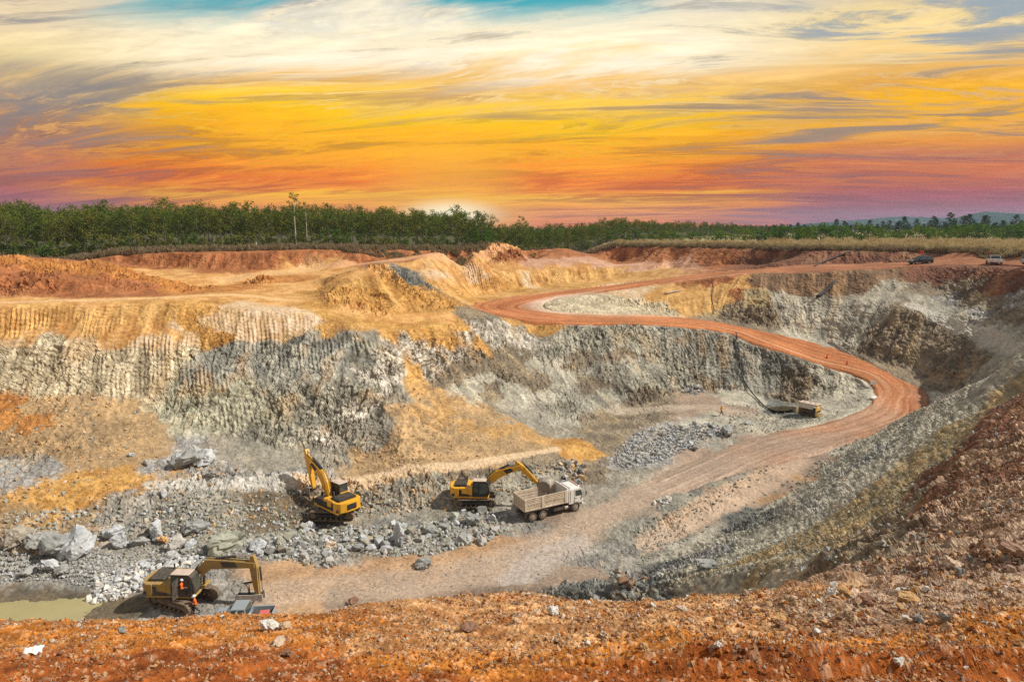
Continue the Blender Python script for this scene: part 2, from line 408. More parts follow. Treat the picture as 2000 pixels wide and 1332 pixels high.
# outer world
for R, z, n in ((260, -4.0, 40), (420, -3.4, 40)):
    LINES.append([Vector((R * math.sin(a), 60 + R * math.cos(a), z)) for a in np.linspace(0, 2 * math.pi, n)])
LINES.append([Vector((-25, 0, -3.4)), Vector((0, -1, -3.3)), Vector((25, 0, -3.4)), Vector((60, -10, -3.6))])
LINES.append([Vector((-30, -20, -3.4)), Vector((0, -20, -3.4)), Vector((40, -25, -3.6))])
LINES.append([Vector((-150, -10, -4)), Vector((-135, 40, -6)), Vector((-135, 100, -7)), Vector((-150, 160, -5))])
LINES.append([Vector((-112, -2, -8)), Vector((-108, 40, -14)), Vector((-112, 80, -12))])
LINES.append([Vector((90, 20, -5)), Vector((110, 60, -5)), Vector((130, 120, -4.5))])
LINES += [road_a, road_b]


def build_tin():
    pts, zs, edges = [], [], []
    for ln in LINES:
        k0 = len(pts)
        for p in ln:
            pts.append(Vector((p.x, p.y))); zs.append(p.z)
        edges += [(k0 + i, k0 + i + 1) for i in range(len(ln) - 1)]
    v, e, f, ov, oe, of = delaunay_2d_cdt(pts, edges, [], 0, 1e-3)
    z = []
    miss = []
    for i, o in enumerate(ov):
        if o: z.append(sum(zs[j] for j in o) / len(o))
        else: z.append(None); miss.append(i)
    for i in miss:                        # crossings of break lines
        c = sorted((((v[i] - p).length, q) for p, q in zip(pts, zs)), key=lambda t: t[0])[:4]
        w = [1 / (d + .1) for d, _ in c]
        z[i] = sum(a * q for a, (_, q) in zip(w, c)) / sum(w)
    return np.array([(p.x, p.y) for p in v]), np.array(z), [tuple(t) for t in f], len(miss)


TV, TZ, TF, n_miss = build_tin()


def raster(x0, x1, y0, y1, st):
    nx, ny = int((x1 - x0) / st) + 1, int((y1 - y0) / st) + 1
    H = np.full((ny, nx), -3.4, np.float32)
    for a, b, c in TF:
        A, B, C_ = TV[a], TV[b], TV[c]
        mn = np.minimum(np.minimum(A, B), C_); mx = np.maximum(np.maximum(A, B), C_)
        i0 = max(0, int((mn[0] - x0) / st)); i1 = min(nx - 1, int((mx[0] - x0) / st) + 1)
        j0 = max(0, int((mn[1] - y0) / st)); j1 = min(ny - 1, int((mx[1] - y0) / st) + 1)
        if i1 < i0 or j1 < j0: continue
        X = x0 + st * np.arange(i0, i1 + 1)[None, :]; Y = y0 + st * np.arange(j0, j1 + 1)[:, None]
        det = (B[1] - C_[1]) * (A[0] - C_[0]) + (C_[0] - B[0]) * (A[1] - C_[1])
        if abs(det) < 1e-9: continue
        l1 = ((B[1] - C_[1]) * (X - C_[0]) + (C_[0] - B[0]) * (Y - C_[1])) / det
        l2 = ((C_[1] - A[1]) * (X - C_[0]) + (A[0] - C_[0]) * (Y - C_[1])) / det
        l3 = 1 - l1 - l2
        m = (l1 >= -1e-4) & (l2 >= -1e-4) & (l3 >= -1e-4)
        H[j0:j1 + 1, i0:i1 + 1][m] = (l1 * TZ[a] + l2 * TZ[b] + l3 * TZ[c])[m]
    return H


def blur(H, s):
    r = int(3 * s + 1)
    k = np.exp(-0.5 * (np.arange(-r, r + 1) / s) ** 2); k /= k.sum()
    P = np.pad(H, ((r, r), (0, 0)), 'edge'); H = sum(k[i] * P[i:i + H.shape[0]] for i in range(2 * r + 1))
    P = np.pad(H, ((0, 0), (r, r)), 'edge'); return sum(k[i] * P[:, i:i + H.shape[1]] for i in range(2 * r + 1)).astype(np.float32)


GX0, GX1, GY0, GY1, GS = -240, 240, -40, 330, 0.4
NX0, NX1, NY0, NY1, NS = -28, 34, -3, 42, 0.1
HG = blur(raster(GX0, GX1, GY0, GY1, GS), 1.9)
HN = blur(raster(NX0, NX1, NY0, NY1, NS), 4.0)


def bil(H, x, y, x0, y0, st):
    u = np.clip((x - x0) / st, 0, H.shape[1] - 1.001); v = np.clip((y - y0) / st, 0, H.shape[0] - 1.001)
    i = u.astype(np.int64); j = v.astype(np.int64); a = u - i; b = v - j
    return (H[j, i] * (1 - a) + H[j, i + 1] * a) * (1 - b) + (H[j + 1, i] * (1 - a) + H[j + 1, i + 1] * a) * b


def height(x, y):
    x = np.asarray(x, np.float64); y = np.asarray(y, np.float64)
    g = bil(HG, x, y, GX0, GY0, GS)
    inn = (x > NX0 + 4) & (x < NX1 - 4) & (y > NY0 + .5) & (y < NY1 - 4)
    n = bil(HN, x, y, NX0, NY0, NS)
    w = np.clip(np.minimum(np.minimum(x - NX0, NX1 - x), np.minimum((y - NY0) * 4, NY1 - y)) / 6, 0, 1)
    h = g * (1 - w) + n * w
    rr = np.hypot(x, y - 60)
    f = np.clip((rr - 180) / 60, 0, 1)
    out = (x < GX0) | (x > GX1) | (y < GY0) | (y > GY1)
    h = np.where(out, -3.6, h)
    return h


# where the road runs, as a grid of "how far outside the road" (metres, negative inside)
RA = np.array([(p.x, p.y, p.z) for p in road_a]); RB = np.array([(p.x, p.y, p.z) for p in road_b])
def catmull(P, m):
    out = []
    n = len(P)
    for i in range(n - 1):
        p0, p1, p2, p3 = P[max(i - 1, 0)], P[i], P[i + 1], P[min(i + 2, n - 1)]
        for t in np.arange(m) / m:
            out.append(0.5 * (2 * p1 + (p2 - p0) * t + (2 * p0 - 5 * p1 + 4 * p2 - p3) * t * t + (3 * p1 - p0 - 3 * p2 + p3) * t ** 3))
    out.append(P[-1])
    return np.array(out)
RAs, RBs = catmull(RA, 10), catmull(RB, 10)


def road_mask():
    nx, ny = HG.shape[1], HG.shape[0]
    M = np.zeros((ny, nx), np.float32)
    for i in range(len(RAs) - 14):
        for t in np.linspace(0, 1, 6):
            a = RAs[i] * (1 - t) + RAs[i + 1] * t; b = RBs[i] * (1 - t) + RBs[i + 1] * t
            n = int(np.hypot(*(a - b)[:2]) / 0.2) + 2
            s = np.linspace(0, 1, n)
            X = a[0] * (1 - s) + b[0] * s; Y = a[1] * (1 - s) + b[1] * s
            M[((Y - GY0) / GS + .5).astype(int), ((X - GX0) / GS + .5).astype(int)] = 1
    return M
RM = blur(road_mask(), 1.6)


def hit(px, py, rmax=400.0):
    """where the bearing (px, py) meets the ground"""
    d = ray(px, py)
    s = np.concatenate([np.linspace(3, 60, 600), np.linspace(60, rmax, 1500)[1:]])
    h = height(d.x * s, d.y * s)
    below = np.nonzero(d.z * s < h)[0]
    if len(below) == 0: return d * rmax
    k = below[0]
    if k == 0: return d * s[0]
    lo, hi = s[k - 1], s[k]
    for _ in range(20):
        m = (lo + hi) / 2
        if d.z * m < float(height(d.x * m, d.y * m)): hi = m
        else: lo = m
    return d * hi


def hits(pp, rmax=400.0):
    """many bearings at once"""
    pp = np.asarray(pp, float)
    out = []
    s = np.concatenate([np.geomspace(3, 60, 260), np.linspace(60, rmax, 500)[1:]])
    for a in range(0, len(pp), 800):
        q = pp[a:a + 800]
        A = (q[:, 0] - 1000) / F; B = (q[:, 1] - 666) / F
        dx, dy, dz = A, CP - B * SP, -SP - B * CP
        h = height(dx[:, None] * s, dy[:, None] * s)
        bl = dz[:, None] * s < h
        k = np.where(bl.any(1), bl.argmax(1), len(s) - 1); k = np.maximum(k, 1)
        lo, hi = s[k - 1], s[k]
        for _ in range(14):
            m = (lo + hi) / 2
            u = dz * m < height(dx * m, dy * m)
            hi = np.where(u, m, hi); lo = np.where(u, lo, m)
        out.append(np.stack([dx * hi, dy * hi, dz * hi], 1))
    return np.concatenate(out)


def ground(x, y):
    return float(height(x, y))
# ------------------------------------------------------------------ soils and rocks (linear albedo A, albedo B, teeth marks, blockiness, gullies, roughness)
SOIL = {
    'orange':  ((.52, .235, .065), (.38, .15, .04), 0.0, .15, .30, .5),
    'sand':    ((.66, .39, .155), (.55, .27, .085), 0.0, .05, .10, .2),
    'ochre':   ((.58, .335, .105), (.46, .23, .06), 0.2, .25, .6, .7),
    'ribyel':  ((.66, .40, .150), (.52, .27, .085), 1.0, .10, .3, .3),
    'ribpale': ((.64, .48, .33), (.60, .40, .20), 1.0, .15, .3, .35),
    'pale':    ((.68, .585, .41), (.49, .41, .27), 0.6, .58, .6, .6),
    'ribgrey': ((.44, .42, .35), (.27, .27, .235), 1.0, .36, .5, .6),
    'grey':    ((.43, .405, .325), (.275, .26, .21), 0.45, .55, .7, .7),
    'green':   ((.51, .485, .36), (.35, .335, .245), 0.5, .52, .6, .6),
    'dark':    ((.21, .22, .205), (.115, .12, .115), 0.35, .8, .7, .9),  # dark rock; in the sump hole and slope-foot crevice it paints in shade
    'slate':   ((.34, .325, .27), (.19, .185, .16), .6, .42, .6, .7),
    'white':   ((.66, .61, .53), (.46, .41, .33), 0.1, 1.0, .7, .8),
    'bluish':  ((.47, .455, .43), (.30, .295, .28), 0.0, .8, .2, .9),
    'gravel':  ((.38, .355, .31), (.24, .23, .21), 0.0, .6, .15, .9),
    'talus':   ((.48, .32, .165), (.36, .25, .14), 0.0, .2, .45, .55),
    'talusor': ((.54, .33, .135), (.43, .255, .105), 0.0, .15, .45, .5),
    'talusgr': ((.37, .335, .27), (.27, .25, .205), 0.0, .4, .4, .7),
    'dust':    ((.39, .29, .215), (.30, .225, .17), 0.0, .06, .0, .25),
    'dustor':  ((.50, .315, .18), (.40, .25, .14), 0.0, .06, .0, .25),
    'mud':     ((.17, .13, .085), (.12, .10, .07), 0.0, .3, .1, .5),
    'red':     ((.40, .155, .060), (.29, .105, .040), 0.25, .15, .7, .5),
    'redrib':  ((.42, .17, .070), (.31, .115, .05), .8, .15, .5, .4),
    'maroon':  ((.24, .105, .062), (.17, .075, .048), 0.0, .3, .5, .7),
    'brown':   ((.27, .165, .095), (.18, .11, .068), 0.0, .3, .5, .6),
    'rustgr':  ((.30, .24, .165), (.20, .16, .115), 0.0, .6, .6, .8),
    'olive':   ((.43, .315, .16), (.31, .25, .15), 0.0, .2, .6, .6),
    'slope':   ((.52, .48, .38), (.36, .335, .27), 0.0, .26, .7, .6),
    'pink':    ((.58, .35, .235), (.50, .27, .165), 0.0, .05, .1, .2),
    'fgor':    ((.56, .210, .036), (.42, .145, .024), 0.0, .3, .0, 1.0),
    'fgred':   ((.36, .105, .022), (.26, .07, .016), 0.0, .3, .0, 1.0),
    'fgtan':   ((.58, .32, .140), (.46, .20, .070), 0.0, .5, .0, 1.0),
    'fggrey':  ((.47, .33, .235), (.33, .19, .110), 0.0, .6, .0, 1.0),
    'scrub':   ((.17, .125, .07), (.12, .10, .055), 0.0, .1, .0, .4),
    'field':   ((.42, .33, .17), (.16, .16, .06), 0.0, .1, .0, .4),
}
SEEDS = """
slate 1200,1045 1250,1028 1300,1012 1345,998 1395,973 1445,948 1225,1058 1170,1062 1270,1020 1320,1005 1370,985 1420,960
talus 700,915 740,912 790,905 850,896 900,888 960,878 1010,872
rustgr 700,955 760,950 830,940 900,930 960,920 1010,912 1050,905
orange 0,500 60,512 110,530 185,518 240,535 330,556 370,575 430,565
red 60,560 150,562 250,565 20,545 200,575 300,575
sand 0,592 200,588 400,580 500,545 560,530 640,520 620,560 430,548 700,610 330,528 800,512 560,585 470,572
orange 512,545 520,540
red 250,512 330,510 420,505 500,505 600,502 700,503 800,503 900,500 150,512 60,505
red 1000,500 1020,492
sand 985,483 960,486
redrib 1100,495 1200,497 1300,500 1400,503
maroon 1500,505 1600,505 1700,503 1800,500 1900,502 2000,505
pink 1050,515 1120,512 1180,517 1250,520 1330,521
ribyel 40,612 120,610 200,612 280,605 90,632 230,635 310,620 20,640 170,645
ribpale 480,612 540,625 600,622 440,640 330,640 570,635
ochre 360,610 350,635 400,655 375,600 430,655 620,612 655,640 640,600
sand 60,655 150,655 250,655 300,655
pale 30,680 100,685 170,680 240,690 60,720 140,725 210,725 290,700 100,755 190,765 300,760 20,740 360,690 330,735 250,740
ribpale 480,650 530,650 40,665 160,668 350,665 280,668
ribgrey 460,690 520,680 590,680 650,670 700,680 550,720 620,720 680,720 460,730 400,710 390,740
slate 690,655 640,660 590,665 720,700
green 400,780 450,780 500,770 360,790 340,760 470,810 420,820 330,815
grey 560,770 620,770 680,770 600,820 660,830 540,820 720,760 500,840 580,860
white 755,705 745,730 765,740 740,760 720,790 700,800 685,835 660,840 640,850 740,690
talusgr 500,890 560,900 450,870 620,890 430,890 600,910 670,905 720,850
talus 60,800 150,800 230,800 280,830 100,850 200,860 30,850 240,880 290,880 150,890
orange 10,790 8,820 60,835
bluish 370,880 350,890 400,885 20,925 60,920 430,930 480,945 540,945 400,950
ochre 120,945 180,930 230,920 60,965 120,985 60,1000 170,980 250,940
talus 30,1005 110,1015 180,1010 60,1040 150,1045 90,1060 200,1000
gravel 250,985 310,975 300,1010 240,1020 350,990 380,1000 260,1050
talusgr 400,990 430,975 450,1010 380,1030 430,1040
mud 500,975 540,985 520,1010 500,1000 570,990 600,985 530,960
talusgr 620,975 800,975 840,980 760,960 700,975 850,955
grey 900,950 960,930 1000,925 1050,915 850,945 940,960 1000,950 1080,940
ochre 1105,875 1130,880 1140,895 1150,885
rustgr 1090,905 1110,915 1060,910
rustgr 1170,870 1160,900 1200,850 1180,920 1160,940
talus 720,928 780,920 840,912 900,900 960,892 1020,880
bluish 620,940 580,940
dustor 560,1140 640,1130 700,1140 560,1110 760,1090 920,1075 850,1100 820,1130 600,1170 960,1080
dust 700,1165 800,1150 900,1130 1000,1100 1060,1080 1120,1050 1160,1020 1100,1110 1150,1120 500,1180 960,1120
gravel 700,1050 800,1040 900,1030 980,1010 600,1060 560,1080 650,1080 750,1070 850,1060 1000,1030 460,1180 330,1190
gravel 60,1090 130,1100 200,1090 260,1110 100,1120 20,1110 300,1060 400,1060 300,1150 500,1050
mud 60,1160 150,1170 250,1185
gravel 300,1195
bluish 300,1090 240,1120 350,1080
talus 780,800 830,820 880,840 840,870 920,860 800,850 960,860 1000,860 760,880 900,880 840,790 900,810 950,830 700,900 740,900
talusor 870,800 820,760 900,830 960,840 1020,850 840,810 980,850 1040,862
talusgr 790,760 770,790 745,830 710,860 1040,830 1080,850 740,850 1060,800
white 790,665 800,690 830,680 845,690 840,720 960,650 990,660 1010,650 940,640 975,640 905,660 1030,665 870,690
ochre 720,640 760,650 800,645 850,650 880,660 820,640 900,640 930,680 800,715
rustgr 890,715 930,700 870,735 960,720 1000,720 980,740 1040,740 1020,700 1000,690 950,760
slope 910,750 1000,770 1060,790 960,745 1090,740 1060,700
grey 1080,680 1150,670 1200,680 1250,670 1300,660 1150,720 1200,740 1250,720 1120,780 1180,780 1100,810 1300,700 1330,740 1080,660
rustgr 1130,700 1160,750 1220,700
slate 1350,660 1400,665 1430,690 1380,700 1460,690 1500,700 1540,710 1400,730 1450,740 1500,740 1340,640 1440,660
rustgr 1550,745 1580,740 1540,760 1370,735 1400,745
slope 1620,740 1650,760 1670,780 1600,770 1640,800
dark 1535,790 1515,790 1550,795 1505,795
rustgr 1560,770 1540,770
ochre 1020,636 1060,634 1040,640
rustgr 1200,810 1170,825 1240,800 1280,795 1310,790
dust 1350,790 1400,800 1380,780 1440,800 1330,800
slope 1460,790 1480,815 1540,830 1600,825 1440,830 1400,830 1430,770 1640,820
bluish 1300,870 1260,890 1220,900 1380,850 1240,870 1410,840
talusgr 1250,935 1200,930 1160,955 1420,865
dust 1400,905 1300,950 1230,985 1500,885 1480,870
dark 1320,1018 1400,980
dust 1400,970 1300,1010 1480,950 1520,925 1560,905 1600,895 1440,975 1500,940 1350,1010
dustor 1540,920 1490,960
gravel 1180,1060 1220,1060 1160,1090 1200,1110 1260,1070 1130,1075
dark 1260,1135 1230,1130 1280,1110 1460,1010 1440,1030 1480,995
slope 1340,1070 1380,1050 1420,1040 1500,990 1560,960 1600,930 1660,900 1700,870 1760,840 1800,800 1850,770 1900,740 1960,690 1640,880
slope 1350,1110 1420,1090 1500,1040 1560,1010 1620,980 1680,940 1740,900 1800,850 1860,810 1920,770 1980,720
bluish 1380,1080 1300,1120 1700,890 1600,990
olive 1480,1100 1540,1075 1600,1050 1660,1015 1720,970 1780,920 1830,880 1880,840 1930,800 1980,760 1500,1125 1620,1075
slope 1400,1130 1560,1100 1450,1110
rustgr 1640,1085 1700,1040 1750,1000
rustgr 1780,990 1740,1020
maroon 1830,970 1855,925 1900,870 1950,820 1990,790 1880,900 1930,850
fggrey 1850,1020 1900,960 1950,900 1990,860 1800,1060 1900,1040 1980,980 1750,1080 1960,1060 1850,1090
rustgr 1740,1090 1700,1095
maroon 1990,830 2000,900
pale 1100,600 1130,603 1180,600
pale 1150,595 1200,590 1240,590 1220,604 1290,600 1100,590
ribyel 1300,570 1340,575 1380,570 1420,560 1330,595 1370,600 1450,550 1280,580 1400,585
ribpale 1230,575 1270,565
rustgr 1430,600 1460,605 1500,615 1410,620
olive 1470,585 1390,605
red 1420,545 1390,550 1440,575
brown 1520,545 1600,540 1680,540 1750,535 1560,560 1640,555 1500,540 1700,555
maroon 1820,530 1900,530 1980,530 1850,545 1940,550 1990,560 1780,530
slope 1540,590 1600,590 1680,580 1600,610 1540,615 1650,610 1740,570 1720,600 1600,640 1660,660
rustgr 1780,620 1820,640 1860,670 1750,650 1800,680 1840,710 1780,700 1720,650 1850,740 1700,680 1760,680 1900,690
rustgr 1760,600 1740,640 1880,700 1780,660
slope 1830,600 1880,620 1940,650 1980,670 1800,595
rustgr 1860,560 1900,580 1950,600 1820,570 1980,620
bluish 1860,590 1930,610 1990,585
ribyel 900,545 950,545 1000,545 1050,542 1100,540 1150,537 1200,532 1260,530 880,560 930,565
ochre 1000,560 1080,552 900,570
ribpale 1030,545 930,540 860,530
sand 950,525 860,525 1000,522 1080,527 1150,525
ochre 700,560 740,545 720,580 780,580 830,590 860,585 680,590 760,600 640,570 660,560
sand 690,535 730,528
dark 770,522 790,535 810,548
sand 800,618 860,614 760,625
rustgr 900,612 940,612
ochre 700,628 760,632 840,632
dark 970,625 1030,640
fgor 100,1220 300,1220 500,1210 200,1250 400,1240 600,1230 50,1260 700,1220 300,1270 550,1260
fgred 60,1300 200,1310 350,1310 500,1300 650,1310 800,1310 950,1320 100,1330 1200,1325 1400,1310 1600,1300 1800,1300 1950,1310 1700,1320 1300,1300 1500,1325 1900,1280
fgor 850,1280 1000,1280 1150,1280 1300,1265 1450,1270 1600,1260 1750,1255 1900,1240 1000,1300 1980,1230
fgtan 800,1190 900,1180 1000,1180 1100,1180 1000,1210 850,1220 1100,1220 1200,1190 1300,1180 1400,1170 1200,1230 1300,1210 1400,1220 1500,1160 1500,1200 1600,1150 750,1250 1100,1250 950,1240
fggrey 1600,1190 1700,1120 1700,1160 1800,1120 1800,1170 1900,1110 1900,1160 1650,1210 1960,1130 1550,1180 1750,1200
"""


def read_seeds():
    P, T = [], []
    names = list(SOIL)
    for ln in SEEDS.strip().splitlines():
        nm, rest = ln.split(' ', 1)
        for tok in rest.split():
            px, py = map(float, tok.split(','))
            P.append((px, py)); T.append(names.index(nm))
    P = [tuple(p) for p in hits(P)]
    # behind the rim, beyond the pit and outside the picture
    for x, y, z, nm in ((0, -8, -3.3, 'fgred'), (-30, 0, -3.5, 'fgor'), (30, -5, -3.5, 'fggrey'), (-100, 200, -4, 'scrub'), (0, 215, -4, 'scrub'), (60, 225, -4, 'field'), (120, 170, -4, 'field'),
                        (150, 120, -4, 'field'), (140, 40, -4, 'brown'), (-160, 60, -5, 'orange'), (-125, 40, -12, 'pale'), (-120, 80, -12, 'grey'), (0, 300, -3.4, 'field'), (160, 260, -3.4, 'field'),
                        (-180, 260, -3.4, 'scrub'), (-60, 190, -4, 'scrub'), (-140, 165, -4, 'scrub'), (95, 175, -4, 'field')):
        P.append((x, y, z)); T.append(names.index(nm))
    return np.array(P), np.array(T)


def build_terrain():
    NC, NR = 1120, 960
    # bearings: dense across the view, coarse behind
    a_in = np.linspace(-math.radians(41), math.radians(41), NC)
    a_out = np.linspace(math.radians(41), math.radians(319), 60)[1:-1]
    az = np.concatenate([a_in, a_out]); nc = len(az)
    rs = np.concatenate([np.geomspace(1.2, 300, 2600), np.geomspace(300, 3400, 120)[1:]])
    X = np.sin(az)[:, None] * rs; Y = np.cos(az)[:, None] * rs
    Z = height(X, Y)
    r_mid = 0.5 * (rs[1:] + rs[:-1])
    dr = np.diff(rs)[None, :]; dz = np.diff(Z, axis=1)
    th = np.arctan2(Z, rs[None, :]); dth = np.diff(th, axis=1)
    run = np.maximum.accumulate(th, axis=1)[:, 1:]
    vis = (th[:, 1:] >= run - 0.004)
    w = np.sqrt(dth ** 2 + (0.22 * np.sqrt(dr ** 2 + dz ** 2) / r_mid) ** 2) * np.where(vis, 1.0, 0.25)
    w *= np.where(r_mid < 3.6, .15, 1) * np.where(r_mid > 215, .15, 1) * np.where(r_mid > 400, .25, 1)
    kk = np.ones(9) / 9
    w[:NC] = np.apply_along_axis(lambda c: np.convolve(np.pad(c, 4, 'edge'), kk, 'valid'), 0, w[:NC])
    cum = np.concatenate([np.zeros((nc, 1)), np.cumsum(w, axis=1)], axis=1)
    R = np.empty((nc, NR))
    for i in range(nc):
        R[i] = np.interp(np.linspace(0, cum[i, -1], NR), cum[i], rs)
    R[:, 0] = 1.2; R[:, -1] = 3400
    X = (np.sin(az)[:, None] * R).ravel(); Y = (np.cos(az)[:, None] * R).ravel(); Rr = R.ravel()
    Z = height(X, Y)
    e = 0.35
    gx = (height(X + e, Y) - height(X - e, Y)) / (2 * e); gy = (height(X, Y + e) - height(X, Y - e)) / (2 * e)
    nrm = np.stack([-gx, -gy, np.ones_like(gx)], 1); nrm /= np.linalg.norm(nrm, axis=1)[:, None]
    steep = sstep(0.05, 0.35, 1 - nrm[:, 2])
    x, y, z = X.astype(np.float32), Y.astype(np.float32), Z.astype(np.float32)
    # --- soils
    SP_, ST = read_seeds()
    names = list(SOIL)
    Acol = np.array([SOIL[n][0] for n in names]); Bcol = np.array([SOIL[n][1] for n in names]) * .82; par = np.array([SOIL[n][2:] for n in names])
    sc = np.clip(Rr / 60, 0.12, 2.0).astype(np.float32)
    wx = fbm(x / 6, y / 6, z / 6, 4) * 2.4 * np.minimum(sc, 1.4); wy = fbm(x / 6 + 31, y / 6 + 5, z / 6, 4) * 2.4 * np.minimum(sc, 1.4); wz = fbm(x / 6 + 3, y / 6 + 51, z / 6, 4) * 1.1 * np.minimum(sc, 1.4)
    wx = wx + fbm(x / 1.3 + 7, y / 1.3, z / 1.3, 2) * .7 * sc; wy = wy + fbm(x / 1.3, y / 1.3 + 9, z / 1.3, 2) * .7 * sc
    near = Rr < 14
    fx = fbm(x / 1.1, y / 1.1, z / 1.1, 4) * .75
    wx = np.where(near, fx, wx); wy = np.where(near, fx * .8, wy); wz = np.where(near, 0, wz)
    Q = np.stack([x + wx, y + wy, (z + wz) * 1.5], 1).astype(np.float32)
    S = (SP_ * np.array([1, 1, 1.5])).astype(np.float32)
    n = len(x)
    colr = np.zeros((n, 3), np.float32); colb = np.zeros((n, 3), np.float32); pr = np.zeros((n, 4), np.float32)
    K = 3
    for a in range(0, n, 60000):
        b = min(n, a + 60000)
        q = Q[a:b]
        d2 = (q ** 2).sum(1)[:, None] - 2 * q @ S.T + (S ** 2).sum(1)[None]
        idx = np.argpartition(d2, K, axis=1)[:, :K]
        dd = np.take_along_axis(d2, idx, 1)
        dmin = dd.min(1, keepdims=True)
        wt = 1 / (np.maximum(dd, 1e-4)) ** np.where(near[a:b], 1.6, 4.2)[:, None]
        wt /= wt.sum(1, keepdims=True)
        t = ST[idx]
        colr[a:b] = (wt[..., None] * Acol[t]).sum(1); colb[a:b] = (wt[..., None] * Bcol[t]).sum(1); pr[a:b] = (wt[..., None] * par[t]).sum(1)
    rib, blk, gul, rgh = pr.T
    road = sstep(.25, .6, bil(RM, X, Y, GX0, GY0, GS) * ((X > GX0) & (X < GX1) & (Y > GY0) & (Y < GY1))).astype(np.float32)
    free = (1 - road)
    farf = np.clip((Rr - 9) / 25, 0, 1).astype(np.float32)            # big features only away from the rim
    dist = np.clip(1 - (Rr - 230) / 60, 0, 1).astype(np.float32)
    # --- relief
    st = steep.astype(np.float32)
    big = fbm(x / 11, y / 11, z / 8, 3) * (0.35 + 1.0 * st)
    wxs = vnoise(x / 3 + 9, y / 3, z / 3) * .5
    ridge = fbm(x / 2.6 + wxs, y / 2.6, z / 3.4, 4, .55, True)
    gully = fbm((x + .35 * z) / 1.7, y / 3, z / 11, 3, .6, True)
    # run-off grain: noise drawn out along the fall line of the slope
    HS = blur(HG, 5.0)
    def hs(a, b): return np.where((X > GX0 + 2) & (X < GX1 - 2) & (Y > GY0 + 2) & (Y < GY1 - 2), bil(HS, a, b, GX0, GY0, GS), 0)
    fgx = (hs(X + 1, Y) - hs(X - 1, Y)) / 2; fgy = (hs(X, Y + 1) - hs(X, Y - 1)) / 2
    fl = np.sqrt(fgx ** 2 + fgy ** 2 + (fgx ** 2 + fgy ** 2) ** 2) + 1e-5
    lx, ly, lz = (fgx / fl).astype(np.float32), (fgy / fl).astype(np.float32), ((fgx ** 2 + fgy ** 2) / fl).astype(np.float32)
    # on the right-hand slope the streaks are the beds, which run along it
    bed = (sstep(9, 15, X) * sstep(96, 84, Y) * sstep(-10, -13, Z)).astype(np.float32)
    gl = np.sqrt(fgx ** 2 + fgy ** 2) + 1e-5
    lx = lx * (1 - bed) + bed * (-fgy / gl); ly = ly * (1 - bed) + bed * (fgx / gl); lz = lz * (1 - bed)
    lx, ly, lz = lx.astype(np.float32), ly.astype(np.float32), lz.astype(np.float32)
    sk = np.clip(Rr / 75, .25, 1.3).astype(np.float32)
    wob_ = vnoise(x / 2.2, y / 2.2, z / 2.2) * .35
    def lic(cell, length, k, o):
        out = np.zeros_like(x)
        for q in np.linspace(-1, 1, k):
            out += vnoise((x + lx * q * length + wob_) / (cell * sk) + o, (y + ly * q * length + wob_) / (cell * sk), (z + lz * q * length) / (cell * sk))
        return out / math.sqrt(k) * 1.25
    lic_f = lic(.34, 2.2, 7, 3.0); lic_c = lic(1.1, 5.0, 7, 17.0)
    f1, f2, rv, tv = cellnoise(x / 1.15 + wxs * .5, y / 1.15, z / .95)
    g1, g2, rw, tw = cellnoise(x / .62, y / .62 + 3, z / .5, 5)
    # joints: slabs lying across a dipping set of fractures
    ju = x * .80 + y * .28 - z * .53 + wxs * .35; jv = x * .50 + y * .10 + z * .86; jw = y * .95 - x * .30 + z * .1
    s1, s2, rs1, ts1 = cellnoise(ju / .75, jv / 1.9, jw / 1.5, 21)
    q1, q2, rq1, tq1 = cellnoise(ju / .30 + 5, jv / .85, jw / .7, 33)
    slab = (rs1 - .5) * .42 + ts1 * .55 - .20 * np.exp(-((s2 - s1) / .07) ** 2)
    shard = (rq1 - .5) * .20 + tq1 * .30 - .07 * np.exp(-((q2 - q1) / .10) ** 2)
    fine = fbm(x / .55, y / .55, z / .55, 3, .6)
    ph = (x + .18 * z + .25 * y + vnoise(x / 6, y / 6, z / 6) * 0.45 + vnoise(x / 1.1, y / 1.1, z / 1.7) * 0.06) / 0.56
    teeth = np.abs((ph % 1.0) * 2 - 1) * 2 - 1
    tj = vnoise(np.floor(ph) * 3.7, np.floor(ph) * 1.3, z / 2.6)
    teeth_on = rib * sstep(-.25, .2, vnoise(x / 5 + 5, y / 5, z / 2.2) + .12) * st * (.75 + .6 * tj)
    chunk = (rv - .5) * 0.38 + tv * .75 - 0.16 * np.exp(-((f2 - f1) / .08) ** 2)
    chip = (rw - .5) * 0.14 + tw * .55
    bm = sstep(.2, .8, blk + .35 * vnoise(x / 6, y / 6 + 8, z / 5))
    slope_on = sstep(.02, .14, 1 - nrm[:, 2]).astype(np.float32)
    crag = sstep(.45, .8, blk + .45 * vnoise(x / 5, y / 5 + 8, z / 4)) * st
    disp = farf * dist * free * (big * .8 + ridge * (.05 + .16 * st * rgh) + slope_on * sk * (np.clip(lic_c, -1.4, 1) * .15 * (.3 + gul) * (1 - .6 * bed) + lic_f * .075 * (.5 + .6 * rgh))
                          + (slab * .72 + shard * .8) * np.clip(blk * 1.25, 0, 1) * (.45 + .75 * sstep(-.3, .35, vnoise(x / 7 + 21, y / 7, z / 4.5))) * (.25 + .75 * slope_on) * (1 - .4 * bed) + chunk * crag * .25 + chip * .12 * rgh + fine * .09 * rgh - teeth * .125 * teeth_on)
    # heaped dirt on the left plateau
    lump = sstep(.3, .6, bil(blur_box, X, Y, GX0, GY0, GS)).astype(np.float32)
    disp += lump * dist * (fbm(x / 3, y / 3, z / 3, 4, .6, True) * 1.0 + lic_c * .25 + chip * .5)
